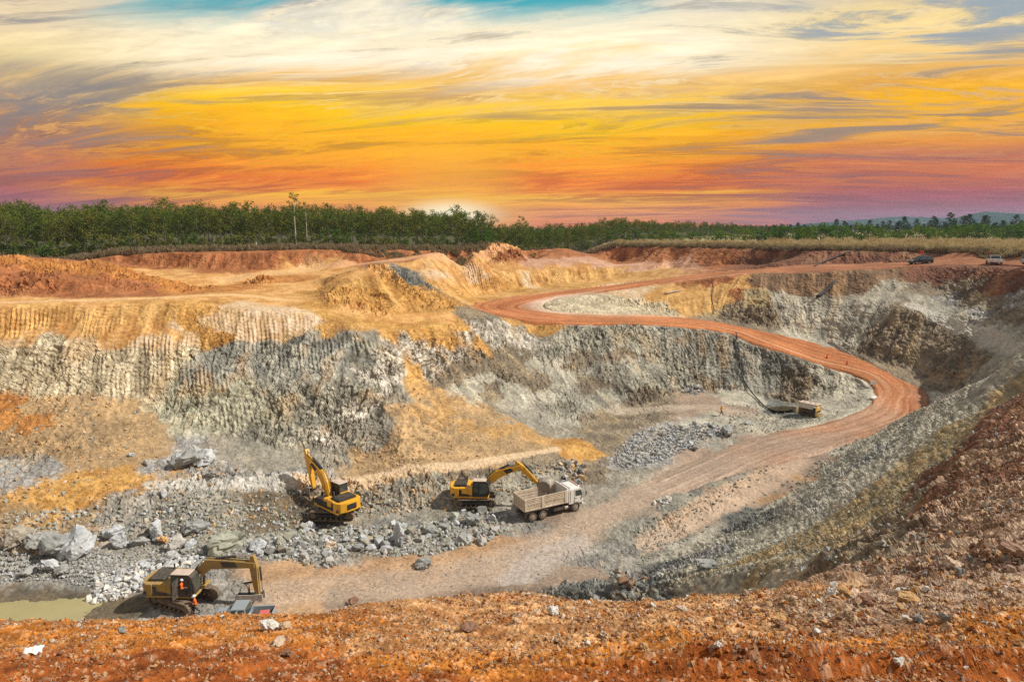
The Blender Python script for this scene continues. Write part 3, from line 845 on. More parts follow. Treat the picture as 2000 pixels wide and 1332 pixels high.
    # the rim: gravelly ground, scaled to what lies at the photographer's feet
    nr = 1 - np.clip((Rr - 9) / 30, 0, 1).astype(np.float32)
    nearm = nr * np.clip(Rr / 3, 0, 1)
    h1, h2, rh, thh = cellnoise(x / .16, y / .16, z / .16, 9)
    k1, k2, rk, tk = cellnoise(x / .055, y / .055, z / .055, 3)
    i1, i2, ri, ti = cellnoise(x / .5 + wxs, y / .5, z / .5, 13)
    stone = np.maximum(0, .55 - h1) * np.where(rh > .6, 1, .15) * .10
    peb = np.maximum(0, .6 - k1) * np.where(rk > .3, 1, .2) * .045
    lumps = np.maximum(0, .6 - i1) * np.where(ri > .62, 1, 0) * .42
    rimrough = sstep(-.3, .9, x / 14) * sstep(5.5, 9, Rr)
    right_fg = sstep(0, 12, x)
    disp += nearm * (fbm(x / 1.6, y / 1.6, z / 1.6, 4, .5) * .16 + stone * (.6 + .8 * rimrough) + peb + lumps * rimrough * np.clip(Rr / 12, 0.4, 1.4) + fbm(x / .3, y / .3, z / .3, 2) * .03)
    # wheel ruts across the rim, lower right
    rut = np.zeros_like(x)
    for px0, py0, px1, py1, ww, dp in ((1130, 1285, 2150, 1306, .11, .22), (1060, 1300, 1560, 1330, .08, .13), (1600, 1282, 2150, 1316, .09, .17), (1500, 1318, 2150, 1330, .10, .15), (30, 1205, 420, 1212, .06, .03), (1240, 1290, 1330, 1296, .1, .08)):
        A, B = hit(px0, py0), hit(px1, py1)
        dx, dy = B.x - A.x, B.y - A.y; ll = math.hypot(dx, dy)
        u = ((x - A.x) * dx + (y - A.y) * dy) / ll; v = ((x - A.x) * -dy + (y - A.y) * dx) / ll + vnoise(x * 1.2, y * 1.2, z * 0) * .08
        on = sstep(-.2, .4, u) * sstep(ll + .2, ll - .4, u) * sstep(-.7, .1, vnoise(u / .8, v * 0 + px0, z * 0))
        rut += on * (-dp * np.exp(-(v / ww) ** 2) + dp * .5 * np.exp(-((v - ww * 2.1) / (ww * .8)) ** 2))
    disp += rut
    disp = np.where(Rr > 260, 0, disp)
    X = X + nrm[:, 0] * disp; Y = Y + nrm[:, 1] * disp; Z = Z + nrm[:, 2] * disp
    Z -= road * 0.22
    # --- colour: what the ground is made of
    m1 = fbm(x / 2.2, y / 2.2, z / 1.6, 5, .65)
    m2 = fbm((x + .3 * z) / .9, y / 1.6, z / 5.0, 4, .6)
    near_m = fbm(x / .35, y / .35, z / .35, 4, .6)
    mm = np.where(Rr < 16, near_m, m1 * .70 + slope_on * (lic_c * .28 + lic_f * .16) + (1 - slope_on) * m2 * .3)
    t = sstep(-.36, .40, mm + (rv - .5) * .4 * crag)[:, None]
    C = colr * t + colb * (1 - t)
    # dust lying in one place, freshly broken faces in another
    spk = (rw - .5) * .30 * farf * rgh + vnoise(x / .3, y / .3, z / .3) * .18 * farf * rgh + lic_f * .20 * farf * slope_on
    spk = spk + nearm * ((rh - .5) * .35 + (rk - .5) * .4)
    C = C * np.clip(1 + spk, .35, 1.8)[:, None]
    stain = (sstep(.0, .8, fbm(x / 5 + 2, y / 5, z / 3.2, 3) + .35 * lic_c) * np.clip(blk * 1.3 - .1, 0, 1) * .55 * farf)[:, None]
    C = C * (1 - stain) + stain * np.array([[.43, .315, .17]]) * (.75 + .5 * rs1[:, None])
    crk = (np.exp(-((s2 - s1) / .07) ** 2) * .5 + np.exp(-((q2 - q1) / .10) ** 2) * .25) * np.clip(blk * 1.2, 0, 1) * farf
    C = C * (1 + ((rs1 - .5) * .30 + (rq1 - .5) * .34) * np.clip(blk * 1.2, 0, 1) * farf)[:, None]
    C = C * (1 - crk[:, None]) + crk[:, None] * np.array([[.15, .125, .095]])
    # pale stones bedded in the rim
    pale = (nearm * np.where((h1 < .4) & (rh > .70), 1, 0) * (.25 + .55 * rimrough) + nearm * np.where((k1 < .42) & (rk > .80), .5, 0))[:, None]
    C = C * (1 - pale) + pale * np.array([[.60, .45, .30]])
    # beaten tracks: dust ground fine by wheels
    for pix, wd, cl, am in (([(560, 942), (620, 944), (690, 937), (750, 931), (820, 921), (900, 908), (960, 899), (1030, 887), (1085, 878)], 1.0, (.64, .47, .30), .9),
                            ([(300, 950), (380, 945), (470, 945), (560, 942)], 1.2, (.56, .53, .47), .75),
                            ([(-200, 593), (0, 592), (180, 586), (330, 582), (450, 576), (560, 585)], 1.6, (.68, .44, .22), .8),
                            ([(590, 524), (660, 517), (760, 509), (860, 500), (930, 491), (980, 486)], 2.0, (.64, .36, .19), .85),
                            ([(440, 545), (540, 534), (610, 524)], 4.0, (.66, .42, .20), .7),
                            ([(1775, 597), (1830, 613), (1900, 637), (2000, 672)], 1.5, (.50, .47, .40), .85),
                            ([(1420, 531), (1560, 525), (1700, 521)], 1.0, (.48, .30, .20), .6),
                            ([(1360, 915), (1270, 960), (1180, 1005), (1120, 1045), (1040, 1085), (940, 1115), (800, 1140), (640, 1150), (540, 1160)], 3.4, (.44, .335, .25), .7),
                            ([(1120, 1060), (1050, 1100), (1000, 1140)], 2.4, (.42, .37, .33), .7),
                            ([(1560, 900), (1500, 940), (1420, 985), (1340, 1025), (1260, 1060)], 1.7, (.50, .37, .27), .8),
                            ([(1520, 895), (1440, 945), (1380, 980), (1300, 1020)], .8, (.52, .37, .25), .6),
                            ([(1200, 800), (1290, 800), (1380, 795), (1470, 812)], 1.8, (.46, .38, .29), .6)):
        H_ = hits(pix)[:, :2]
        dm = np.full(n, 1e9)
        sel = (X > H_[:, 0].min() - 12) & (X < H_[:, 0].max() + 12) & (Y > H_[:, 1].min() - 12) & (Y < H_[:, 1].max() + 12)
        xs, ys = X[sel] + wx[sel] * .25, Y[sel] + wy[sel] * .25
        d0 = np.full(len(xs), 1e9)
        for A_, B_ in zip(H_[:-1], H_[1:]):
            ab = B_ - A_; tt = np.clip(((xs - A_[0]) * ab[0] + (ys - A_[1]) * ab[1]) / (ab @ ab), 0, 1)
            d0 = np.minimum(d0, np.hypot(xs - A_[0] - tt * ab[0], ys - A_[1] - tt * ab[1]))
        k_ = sstep(1.0, .45, d0 / wd * (1 + .35 * mm[sel])) * am
        C[sel] = C[sel] * (1 - k_[:, None]) + k_[:, None] * np.array(cl) * (1 + .22 * mm[sel])[:, None]
    # rusty run-off
    rust = sstep(.30, 1.1, lic_c + .6 * vnoise(x / 8 + 4, y / 8, z / 5)) * st * farf * .32
    C = C * (1 - rust[:, None]) + rust[:, None] * np.array([[.46, .26, .10]])
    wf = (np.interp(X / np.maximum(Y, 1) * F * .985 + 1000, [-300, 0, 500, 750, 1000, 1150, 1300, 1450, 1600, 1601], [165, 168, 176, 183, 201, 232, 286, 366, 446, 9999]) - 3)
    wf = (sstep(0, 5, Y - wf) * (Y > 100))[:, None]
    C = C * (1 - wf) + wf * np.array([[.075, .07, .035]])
    C = np.clip(C, .012, .85)
    # --- mesh
    idx = np.arange(nc * NR).reshape(nc, NR)
    nxt = np.roll(idx, -1, axis=0)
    quads = np.stack([idx[:, :-1], idx[:, 1:], nxt[:, 1:], nxt[:, :-1]], -1).reshape(-1, 4)[:, ::-1]
    V = np.stack([X, Y, Z], 1)
    centre = len(V)
    V = np.concatenate([V, [[0, 0, -3.3]]])
    C = np.concatenate([C, [[.3, .1, .03]]])
    tris = np.stack([idx[:, 0], np.roll(idx[:, 0], -1), np.full(nc, centre)], -1)[:, ::-1]
    me = bpy.data.meshes.new('ground')
    me.vertices.add(len(V)); me.vertices.foreach_set('co', V.astype(np.float32).ravel())
    nl = quads.size + tris.size
    me.loops.add(nl); me.loops.foreach_set('vertex_index', np.concatenate([quads.ravel(), tris.ravel()]).astype(np.int32))
    npoly = len(quads) + len(tris)
    me.polygons.add(npoly)
    me.polygons.foreach_set('loop_start', np.concatenate([np.arange(len(quads)) * 4, quads.size + np.arange(len(tris)) * 3]).astype(np.int32))
    me.polygons.foreach_set('use_smooth', np.zeros(npoly, bool))
    at = me.attributes.new('soil', 'FLOAT_COLOR', 'POINT')
    at.data.foreach_set('color', np.concatenate([C, np.ones((len(C), 1))], 1).astype(np.float32).ravel())
    me.update(calc_edges=True)
    o = link('ground', me)
    tag(o, kind='structure')
    return o


# where dirt has been tipped on the left plateau
def lump_mask():
    m = np.zeros(HG.shape, np.float32)
    for px, py, s in ((60, 512, 7), (185, 516, 6), (120, 530, 6), (240, 530, 6), (300, 545, 6), (370, 570, 5), (0, 505, 8), (60, 550, 5), (250, 552, 5), (515, 545, 4), (760, 525, 4), (800, 545, 5), (850, 575, 6), (700, 590, 6), (330, 560, 5), (985, 485, 6), (1490, 610, 3)):
        h = hit(px, py)
        yy = GY0 + GS * np.arange(HG.shape[0])[:, None]; xx = GX0 + GS * np.arange(HG.shape[1])[None, :]
        m = np.maximum(m, np.exp(-(((xx - h.x) ** 2 + (yy - h.y) ** 2) / (s * s))))
    return m.astype(np.float32)
blur_box = lump_mask()


def terrain_material():
    m = bpy.data.materials.new('soil and rock')
    m.use_nodes = True
    k = NT(m.node_tree)
    a = k.n('ShaderNodeAttribute', attribute_name='soil')
    tc = k.n('ShaderNodeTexCoord'); p = tc.outputs['Object']
    n1 = k.noise(p, 3.0, 6, .7)
    n2 = k.noise(p, 14.0, 4, .7)
    f = k.math('ADD', k.math('MULTIPLY', k.smooth(n1, .3, .7), .45), k.math('MULTIPLY', n2, .55))
    c = k.mix(1.0, a.outputs['Color'], k.ramp(f, [(0.2, (.62, .62, .62)), (.75, (1.32, 1.32, 1.32))]), 'MULTIPLY')
    b = k.n('ShaderNodeBsdfPrincipled')
    k.set(b.inputs['Base Color'], c)
    b.inputs['Roughness'].default_value = .95
    b.inputs['Specular IOR Level'].default_value = .15
    bp = k.n('ShaderNodeBump'); bp.inputs['Strength'].default_value = .55; bp.inputs['Distance'].default_value = .12
    k.set(bp.inputs['Height'], k.math('ADD', n1, k.math('MULTIPLY', n2, .4)))
    k.t.links.new(bp.outputs[0], b.inputs['Normal'])
    o = k.n('ShaderNodeOutputMaterial'); k.t.links.new(b.outputs[0], o.inputs[0])
    return m


ground_ob = build_terrain()
ground_ob.data.materials.append(terrain_material())


# ------------------------------------------------------------------ the haul road
def build_road():
    na, nu = 14, 10
    A, B = catmull(RA, 12), catmull(RB, 12)
    n = len(A)
    seg = np.concatenate([[0], np.cumsum(np.linalg.norm(np.diff((A + B) / 2, axis=0), axis=1))])
    # even steps along
    m = int(seg[-1] / 0.55)
    s = np.linspace(0, seg[-1], m)
    s_hp = seg[11 * 12]
    A = np.stack([np.interp(s, seg, A[:, i]) for i in range(3)], 1); B = np.stack([np.interp(s, seg, B[:, i]) for i in range(3)], 1)
    NU = 56
    u = np.linspace(-.06, 1.06, NU)
    P = A[:, None] * (1 - u)[None, :, None] + B[:, None] * u[None, :, None]
    h = height(P[..., 0], P[..., 1])
    x, y = P[..., 0].astype(np.float32), P[..., 1].astype(np.float32)
    ss = np.repeat(s[:, None], NU, 1).astype(np.float32); uu = np.repeat(u[None], m, 0).astype(np.float32)
    wid = np.linalg.norm(A - B, axis=1)[:, None]
    v = uu * wid
    rut = fbm(v.astype(np.float32) / .7 + 3, ss / 26, ss * 0, 4, .6)
    P[..., 2] = h + .02 + rut * .12 + fbm(x / 1.2, y / 1.2, x * 0, 3) * .05 - 0.55 * sstep(0, .10, np.abs(uu - .5) - .455 + .05 * vnoise(x / 1.4, y / 1.4, x * 0)) - .28 * sstep(-.2, .5, vnoise(x / 2.2, y / 2.2, x * 0) + sstep(seg[-1] - 18, seg[-1] - 2, ss) * 2.4 - 1.2) * (ss > seg[-1] - 24) - .5 * sstep(seg[-1] - 5, seg[-1] - 1, ss)
    track = fbm(v.astype(np.float32) / .45 + 11, ss / 34, ss * 0, 4, .65)
    base = np.array([.50, .205, .085]); pale = np.array([.58, .32, .18]); dark = np.array([.34, .115, .045]); dusty = np.array([.47, .35, .265])
    t = sstep(-.35, .45, track)[..., None]
    C = dark * (1 - t) + base * t
    t2 = (sstep(.05, .6, fbm(v.astype(np.float32) / 1.2, ss / 40 + 7, ss * 0, 3)) * .8)[..., None]
    C = C * (1 - t2) + pale * t2
    inner = (sstep(.62, .95, uu) * sstep(s_hp - 36, s_hp - 20, ss) * sstep(s_hp + 34, s_hp + 14, ss) * .9)[..., None]           # dust on the inside of the hairpin
    C = C * (1 - inner) + np.array([.62, .47, .36]) * inner
    dn = (sstep(seg[-1] - 75, seg[-1] - 14, ss + 9 * vnoise(x / 5, y / 5, x * 0)))[..., None]
    C = C * (1 - dn) + (np.array([.43, .32, .24]) * (.80 + .30 * t)) * dn
    up = (sstep(seg[12 * 6], seg[12 * 3], ss) * .8)[..., None]
    C = C * (1 - up) + np.array([.30, .135, .075]) * (.8 + .35 * t) * up
    C *= (1 + .30 * fbm(x / 7 + 3, y / 7, x * 0, 3))[..., None]
    C *= (1 + .18 * fbm(x / .6, y / .6, x * 0, 3))[..., None]
    V = P.reshape(-1, 3)
    idx = np.arange(m * NU).reshape(m, NU)
    q = np.stack([idx[:-1, :-1], idx[1:, :-1], idx[1:, 1:], idx[:-1, 1:]], -1).reshape(-1, 4)
    me = bpy.data.meshes.new('haul_road')
    me.from_pydata(V.tolist(), [], q.tolist())
    at = me.attributes.new('soil', 'FLOAT_COLOR', 'POINT')
    at.data.foreach_set('color', np.concatenate([np.clip(C, .01, .8).reshape(-1, 3), np.ones((m * NU, 1))], 1).astype(np.float32).ravel())
    me.polygons.foreach_set('use_smooth', np.ones(len(q), bool))
    me.update()
    # faces upward
    if me.polygons[len(q) // 2].normal.z < 0:
        me.flip_normals()
    o = link('haul_road', me)
    me.materials.append(ground_ob.data.materials[0])
    tag(o, kind='structure')


build_road()
# ================================================================== MATERIALS
def mat(name, colour, rough=.6, metal=0.0, spec=.4, dirt=None, dirt_amt=.5, dirt_scale=3.0, bump=0.0, coat=0.0, alpha=None):
    m = bpy.data.materials.new(name)
    m.use_nodes = True
    k = NT(m.node_tree)
    b = k.n('ShaderNodeBsdfPrincipled')
    c = (*colour, 1)
    if dirt is not None:
        tc = k.n('ShaderNodeTexCoord')
        n = k.noise(tc.outputs['Object'], dirt_scale, 6, .68)
        n2 = k.noise(tc.outputs['Object'], dirt_scale * 6, 3, .6)
        f = k.math('MULTIPLY', k.smooth(k.math('ADD', k.math('MULTIPLY', n, .75), k.math('MULTIPLY', n2, .25)), .36, .66), dirt_amt)
        k.set(b.inputs['Base Color'], k.mix(f, colour, dirt))
        k.set(b.inputs['Roughness'], k.math('ADD', rough, k.math('MULTIPLY', f, .35), clamp=True))
        if bump:
            bp = k.n('ShaderNodeBump'); bp.inputs['Strength'].default_value = bump; bp.inputs['Distance'].default_value = .02
            k.set(bp.inputs['Height'], n2); k.t.links.new(bp.outputs[0], b.inputs['Normal'])
    else:
        b.inputs['Base Color'].default_value = c
        b.inputs['Roughness'].default_value = rough
    b.inputs['Metallic'].default_value = metal
    b.inputs['Specular IOR Level'].default_value = spec
    b.inputs['Coat Weight'].default_value = coat
    o = k.n('ShaderNodeOutputMaterial')
    k.t.links.new(b.outputs[0], o.inputs[0])
    return m


def leaf_material(name, a, b_, c_, trans=.25):
    m = bpy.data.materials.new(name)
    m.use_nodes = True
    k = NT(m.node_tree)
    tc = k.n('ShaderNodeTexCoord'); oi = k.n('ShaderNodeObjectInfo')
    n = k.noise(k.vmath('ADD', tc.outputs['Object'], k.comb(k.math('MULTIPLY', oi.outputs['Random'], 40), 0, 0)), 1.1, 4, .7)
    c = k.mix(k.smooth(n, .36, .62), a, b_)
    c = k.mix(k.math('MULTIPLY', k.smooth(oi.outputs['Random'], .2, 1.0), .75), c, c_)
    d = k.n('ShaderNodeBsdfDiffuse'); k.set(d.inputs[0], c)
    t = k.n('ShaderNodeBsdfTranslucent'); k.set(t.inputs[0], c)
    mx = k.n('ShaderNodeMixShader'); mx.inputs[0].default_value = trans
    k.t.links.new(d.outputs[0], mx.inputs[1]); k.t.links.new(t.outputs[0], mx.inputs[2])
    o = k.n('ShaderNodeOutputMaterial'); k.t.links.new(mx.outputs[0], o.inputs[0])
    return m


def rock_material(name, a, b_, dust, rnd=.5):
    m = bpy.data.materials.new(name)
    m.use_nodes = True
    k = NT(m.node_tree)
    tc = k.n('ShaderNodeTexCoord'); oi = k.n('ShaderNodeObjectInfo')
    p = k.vmath('ADD', tc.outputs['Object'], k.comb(k.math('MULTIPLY', oi.outputs['Random'], 57), 0, 0))
    n = k.noise(p, 1.6, 7, .7); n2 = k.noise(p, 9.0, 3, .6)
    c = k.mix(k.smooth(k.math('ADD', k.math('MULTIPLY', n, .7), k.math('MULTIPLY', n2, .3)), .36, .64), a, b_)
    r2 = k.math('FRACT', k.math('MULTIPLY', oi.outputs['Random'], 7.31))
    c = k.mix(k.math('MULTIPLY', k.smooth(r2, .55, 1.0), rnd), c, dust)
    b = k.n('ShaderNodeBsdfPrincipled'); k.set(b.inputs['Base Color'], c); b.inputs['Roughness'].default_value = .9; b.inputs['Specular IOR Level'].default_value = .2
    bp = k.n('ShaderNodeBump'); bp.inputs['Strength'].default_value = .6; bp.inputs['Distance'].default_value = .12
    k.set(bp.inputs['Height'], k.math('ADD', n, k.math('MULTIPLY', n2, .3))); k.t.links.new(bp.outputs[0], b.inputs['Normal'])
    o = k.n('ShaderNodeOutputMaterial'); k.t.links.new(b.outputs[0], o.inputs[0])
    return m


DUST = (.42, .29, .19)
M = {
    'leaf': leaf_material('plantation leaf', (.155, .20, .035), (.075, .12, .022), (.19, .185, .035)),
    'leaf_bright': leaf_material('bush leaf', (.105, .20, .022), (.055, .115, .014), (.15, .20, .02)),
    'leaf_dark': leaf_material('pine leaf', (.045, .075, .022), (.022, .045, .015), (.06, .08, .022)),
    'leaf_rust': leaf_material('dry leaf', (.16, .085, .03), (.10, .06, .025), (.19, .12, .04)),
    'straw': leaf_material('straw', (.52, .40, .20), (.36, .26, .11), (.60, .50, .30), .3),
    'weeds': leaf_material('dry weeds', (.33, .245, .16), (.22, .165, .10), (.25, .22, .10), .3),
    'bark': mat('bark', (.20, .165, .12), .95, dirt=(.10, .085, .06), dirt_scale=4),
    'bark_pale': mat('pale bark', (.55, .50, .42), .9, dirt=(.33, .28, .22), dirt_scale=3),
    'rock_pale': rock_material('blasted rock', (.56, .57, .58), (.36, .375, .39), (.46, .38, .28)),
    'rock_grey': rock_material('grey rock', (.38, .38, .355), (.24, .245, .235), (.42, .33, .22)),
    'rock_green': rock_material('greenish rock', (.44, .44, .35), (.28, .29, .24), (.30, .25, .18)),
    'rock_tan': rock_material('tan laterite stone', (.62, .42, .22), (.50, .27, .10), (.62, .52, .42), .8),
    'rock_brown': rock_material('brown stone', (.36, .215, .14), (.21, .11, .075), (.48, .37, .29), .8),
    'rock_red': rock_material('red gravel', (.52, .175, .03), (.33, .09, .018), (.62, .30, .08), .8),
    'rock_white': rock_material('white stone', (.76, .74, .69), (.60, .57, .50), (.66, .58, .48)),
    'yellow': mat('yellow paint', (.80, .40, .012), .38, spec=.5, dirt=(.50, .27, .06), dirt_amt=.45, dirt_scale=1.6),
    'yellow_old': mat('dusty yellow paint', (.42, .26, .05), .65, dirt=(.30, .215, .13), dirt_amt=.9, dirt_scale=1.4),
    'black': mat('black paint', (.018, .018, .02), .45, dirt=(.10, .08, .06), dirt_amt=.4, dirt_scale=2),
    'black_old': mat('dusty black paint', (.04, .038, .036), .6, dirt=(.17, .13, .09), dirt_amt=.6, dirt_scale=2),
    'track': mat('track steel', (.14, .105, .08), .7, metal=.3, dirt=(.33, .24, .16), dirt_amt=.8, dirt_scale=2.5),
    'steel': mat('worn steel', (.40, .37, .34), .45, metal=.6, dirt=(.28, .19, .13), dirt_amt=.6, dirt_scale=2.5),
    'hammer': mat('pale worn steel', (.60, .57, .53), .6, dirt=(.40, .33, .27), dirt_amt=.6, dirt_scale=2.5),
    'chrome': mat('piston rod', (.75, .76, .78), .18, metal=1.0),
    'glass': mat('dark glass', (.03, .045, .045), .08, spec=.8, dirt=(.16, .14, .11), dirt_amt=.25, dirt_scale=2),
    'roof_dust': mat('dusty cab roof', (.62, .50, .42), .7, dirt=(.44, .33, .24), dirt_amt=.8, dirt_scale=2),
    'rubber': mat('tyre rubber', (.035, .033, .03), .85, dirt=(.23, .17, .12), dirt_amt=.65, dirt_scale=3),
    'rim': mat('wheel rim', (.30, .24, .19), .6, dirt=(.34, .25, .17), dirt_amt=.7),
    'truck_white': mat('truck white', (.78, .77, .74), .4, spec=.5, dirt=(.55, .46, .36), dirt_amt=.45, dirt_scale=1.8),
    'bed': mat('cream bed steel', (.66, .57, .45), .7, dirt=(.40, .29, .19), dirt_amt=.75, dirt_scale=1.7),
    'bed_in': mat('scraped bed floor', (.36, .33, .30), .6, metal=.2, dirt=(.27, .20, .15), dirt_amt=.8, dirt_scale=1.5),
    'chassis': mat('chassis', (.05, .045, .04), .7, dirt=(.22, .16, .11), dirt_amt=.6),
    'red': mat('red plastic', (.62, .04, .035), .5),
    'pink': mat('faded red box', (.62, .12, .13), .6, dirt=(.4, .2, .15)),
    'orange_cloth': mat('orange work shirt', (.90, .17, .02), .85),
    'amber_cloth': mat('amber work shirt', (.82, .38, .02), .85),
    'navy_cloth': mat('dark trousers', (.022, .025, .035), .9),
    'skin': mat('skin', (.36, .20, .13), .6),
    'helmet': mat('white helmet', (.82, .82, .80), .35),
    'hose': mat('black hose', (.02, .022, .025), .6, dirt=(.10, .08, .06), dirt_amt=.4),
    'silver_blue': mat('silver blue paint', (.40, .48, .54), .25, metal=.35, coat=.5, dirt=(.42, .38, .33), dirt_amt=.3),
    'car_dark': mat('dark blue car paint', (.018, .028, .045), .2, coat=.7),
    'car_white': mat('white car paint', (.80, .82, .84), .25, coat=.5),
    'gen_yellow': mat('generator yellow', (.62, .38, .04), .55, dirt=(.42, .30, .16), dirt_amt=.6, dirt_scale=2),
    'canvas': mat('dusty canvas', (.62, .52, .42), .9, dirt=(.42, .33, .25), dirt_amt=.6, dirt_scale=3),
    'plastic_white': mat('white plastic', (.82, .81, .78), .5),
    'bush_bark': mat('twigs', (.13, .095, .06), .95),
}

# ================================================================== MESH BUILDER
class MB:
    def __init__(s, mtx=None):
        s.bm = bmesh.new(); s.m = mtx or Matrix()

    def _put(s, geom, mtx):
        vs = [g for g in geom if isinstance(g, bmesh.types.BMVert)]
        bmesh.ops.transform(s.bm, matrix=s.m @ mtx, verts=vs)
        return vs

    def box(s, c, size, rot=(0, 0, 0), bevel=0.0, seg=1):
        r = bmesh.ops.create_cube(s.bm, size=1.0)
        vs = r['verts']
        bmesh.ops.scale(s.bm, vec=size, verts=vs)
        if bevel:
            ed = list({e for v in vs for e in v.link_edges})
            q = bmesh.ops.bevel(s.bm, geom=ed, offset=bevel, segments=seg, affect='EDGES', profile=.6)
            vs = list({v for f in q['faces'] for v in f.verts} | {v for v in vs if v.is_valid})
        s._put(vs, Matrix.Translation(c) @ Euler(rot).to_matrix().to_4x4())
        return s

    def cyl(s, p0, p1, r0, r1=None, seg=12, caps=True):
        p0, p1 = Vector(p0), Vector(p1)
        d = p1 - p0
        r = bmesh.ops.create_cone(s.bm, cap_ends=caps, segments=seg, radius1=r0, radius2=r0 if r1 is None else r1, depth=d.length)
        q = d.to_track_quat('Z', 'Y').to_matrix().to_4x4()
        s._put(r['verts'], Matrix.Translation((p0 + p1) / 2) @ q)
        return s

    def tube(s, pts, r, seg=6):
        pts = [Vector(p) for p in pts]
        rings = []
        for i, p in enumerate(pts):
            d = (pts[min(i + 1, len(pts) - 1)] - pts[max(i - 1, 0)]).normalized()
            q = d.to_track_quat('Z', 'Y').to_matrix()
            rr = r[i] if isinstance(r, (list, tuple)) else r
            rings.append([s.bm.verts.new(s.m @ (p + q @ Vector((rr * math.cos(a), rr * math.sin(a), 0)))) for a in [2 * math.pi * j / seg for j in range(seg)]])
        for a, b in zip(rings, rings[1:]):
            for j in range(seg): s.bm.faces.new((a[j], a[(j + 1) % seg], b[(j + 1) % seg], b[j]))
        s.bm.faces.new(rings[0][::-1]); s.bm.faces.new(rings[-1])
        return s

    def prism(s, prof, y0, y1, plane='XZ', bevel=0.0):
        """profile polygon extruded along the third axis"""
        def V(a, b, t):
            return Vector((a, t, b)) if plane == 'XZ' else (Vector((a, b, t)) if plane == 'XY' else Vector((t, a, b)))
        a = [s.bm.verts.new(V(p[0], p[1], y0)) for p in prof]
        b = [s.bm.verts.new(V(p[0], p[1], y1)) for p in prof]
        n = len(prof)
        fs = [s.bm.faces.new(a), s.bm.faces.new(b[::-1])]
        for i in range(n): fs.append(s.bm.faces.new((a[i], b[i], b[(i + 1) % n], a[(i + 1) % n])))
        bmesh.ops.recalc_face_normals(s.bm, faces=fs)
        vs = a + b
        if bevel:
            ed = list({e for f in fs for e in f.edges})
            q = bmesh.ops.bevel(s.bm, geom=ed, offset=bevel, segments=2, affect='EDGES', profile=.6)
            vs = list({v for f in q['faces'] for v in f.verts} | {v for v in vs if v.is_valid})
        s._put(vs, Matrix())
        return s

    def quad(s, pts):
        s.bm.faces.new([s.bm.verts.new(s.m @ Vector(p)) for p in pts])
        return s

    def plate(s, pts, th):
        """a plate: polygon pts (3D, flat) given a thickness along its normal, centred"""
        P = [Vector(p) for p in pts]
        n = (P[1] - P[0]).cross(P[2] - P[0]).normalized() * th / 2
        a = [s.bm.verts.new(s.m @ (p + n)) for p in P]; b = [s.bm.verts.new(s.m @ (p - n)) for p in P]
        s.bm.faces.new(a); s.bm.faces.new(b[::-1])
        for i in range(len(P)): s.bm.faces.new((a[i], b[i], b[(i + 1) % len(P)], a[(i + 1) % len(P)]))
        return s

    def build(s, name, material, parent=None, smooth=False, mats=None):
        bmesh.ops.recalc_face_normals(s.bm, faces=s.bm.faces[:])
        me = bpy.data.meshes.new(name)
        s.bm.to_mesh(me); s.bm.free()
        for mm in (mats or [material]): me.materials.append(mm)
        if smooth:
            for p in me.polygons: p.use_smooth = True
        return link(name, me, parent)


def copy_thing(root, loc, rotz=0.0, scale=None, label=None, group=None):
    r = root.copy(); col.objects.link(r)
    r.location = loc; r.rotation_euler = (0, 0, rotz)
    if scale is not None: r.scale = scale if hasattr(scale, '__len__') else (scale,) * 3
    if label: r['label'] = label
    if group: r['group'] = group
    for ch in root.children:
        c = ch.copy(); col.objects.link(c); c.parent = r
        for g in ch.children:
            d = g.copy(); col.objects.link(d); d.parent = c
    return r




def scatter(name, pts, rots, scls, sources, material_note=None):
    """one object of kind stuff: geometry nodes set a source mesh on every point"""
    c = bpy.data.collections.new(name + '_sources')
    for i, me in enumerate(sources):
        o = bpy.data.objects.new('%s_source_%02d' % (name, i), me); c.objects.link(o)
    me = bpy.data.meshes.new(name)
    n = len(pts)
    me.vertices.add(n); me.vertices.foreach_set('co', np.asarray(pts, np.float32).ravel())
    for nm, arr, ty, key in (('rot', rots, 'FLOAT_VECTOR', 'vector'), ('scl', scls, 'FLOAT_VECTOR', 'vector')):
        a = me.attributes.new(nm, ty, 'POINT'); a.data.foreach_set(key, np.asarray(arr, np.float32).ravel())
    a = me.attributes.new('pick', 'INT', 'POINT'); a.data.foreach_set('value', RNG.integers(0, len(sources), n).astype(np.int32))
    ob = link(name, me)
    ng = bpy.data.node_groups.new(name, 'GeometryNodeTree')
    ng.interface.new_socket('Geometry', in_out='INPUT', socket_type='NodeSocketGeometry')
    ng.interface.new_socket('Geometry', in_out='OUTPUT', socket_type='NodeSocketGeometry')
    N = ng.nodes
    gi, go = N.new('NodeGroupInput'), N.new('NodeGroupOutput')
    ci = N.new('GeometryNodeCollectionInfo'); ci.inputs['Collection'].default_value = c
    ci.inputs['Separate Children'].default_value = True; ci.inputs['Reset Children'].default_value = True
    ip = N.new('GeometryNodeInstanceOnPoints'); ip.inputs['Pick Instance'].default_value = True
    def attr(nm, ty):
        x = N.new('GeometryNodeInputNamedAttribute'); x.data_type = ty; x.inputs['Name'].default_value = nm
        return x.outputs['Attribute']
    ng.links.new(gi.outputs[0], ip.inputs['Points']); ng.links.new(ci.outputs[0], ip.inputs['Instance'])
    ng.links.new(attr('pick', 'INT'), ip.inputs['Instance Index'])
    er = N.new('FunctionNodeEulerToRotation')
    ng.links.new(attr('rot', 'FLOAT_VECTOR'), er.inputs[0]); ng.links.new(er.outputs[0], ip.inputs['Rotation'])
    ng.links.new(attr('scl', 'FLOAT_VECTOR'), ip.inputs['Scale'])
    ng.links.new(ip.outputs[0], go.inputs[0])
    md = ob.modifiers.new('scatter', 'NODES'); md.node_group = ng
    tag(ob, kind='stuff')
    return ob


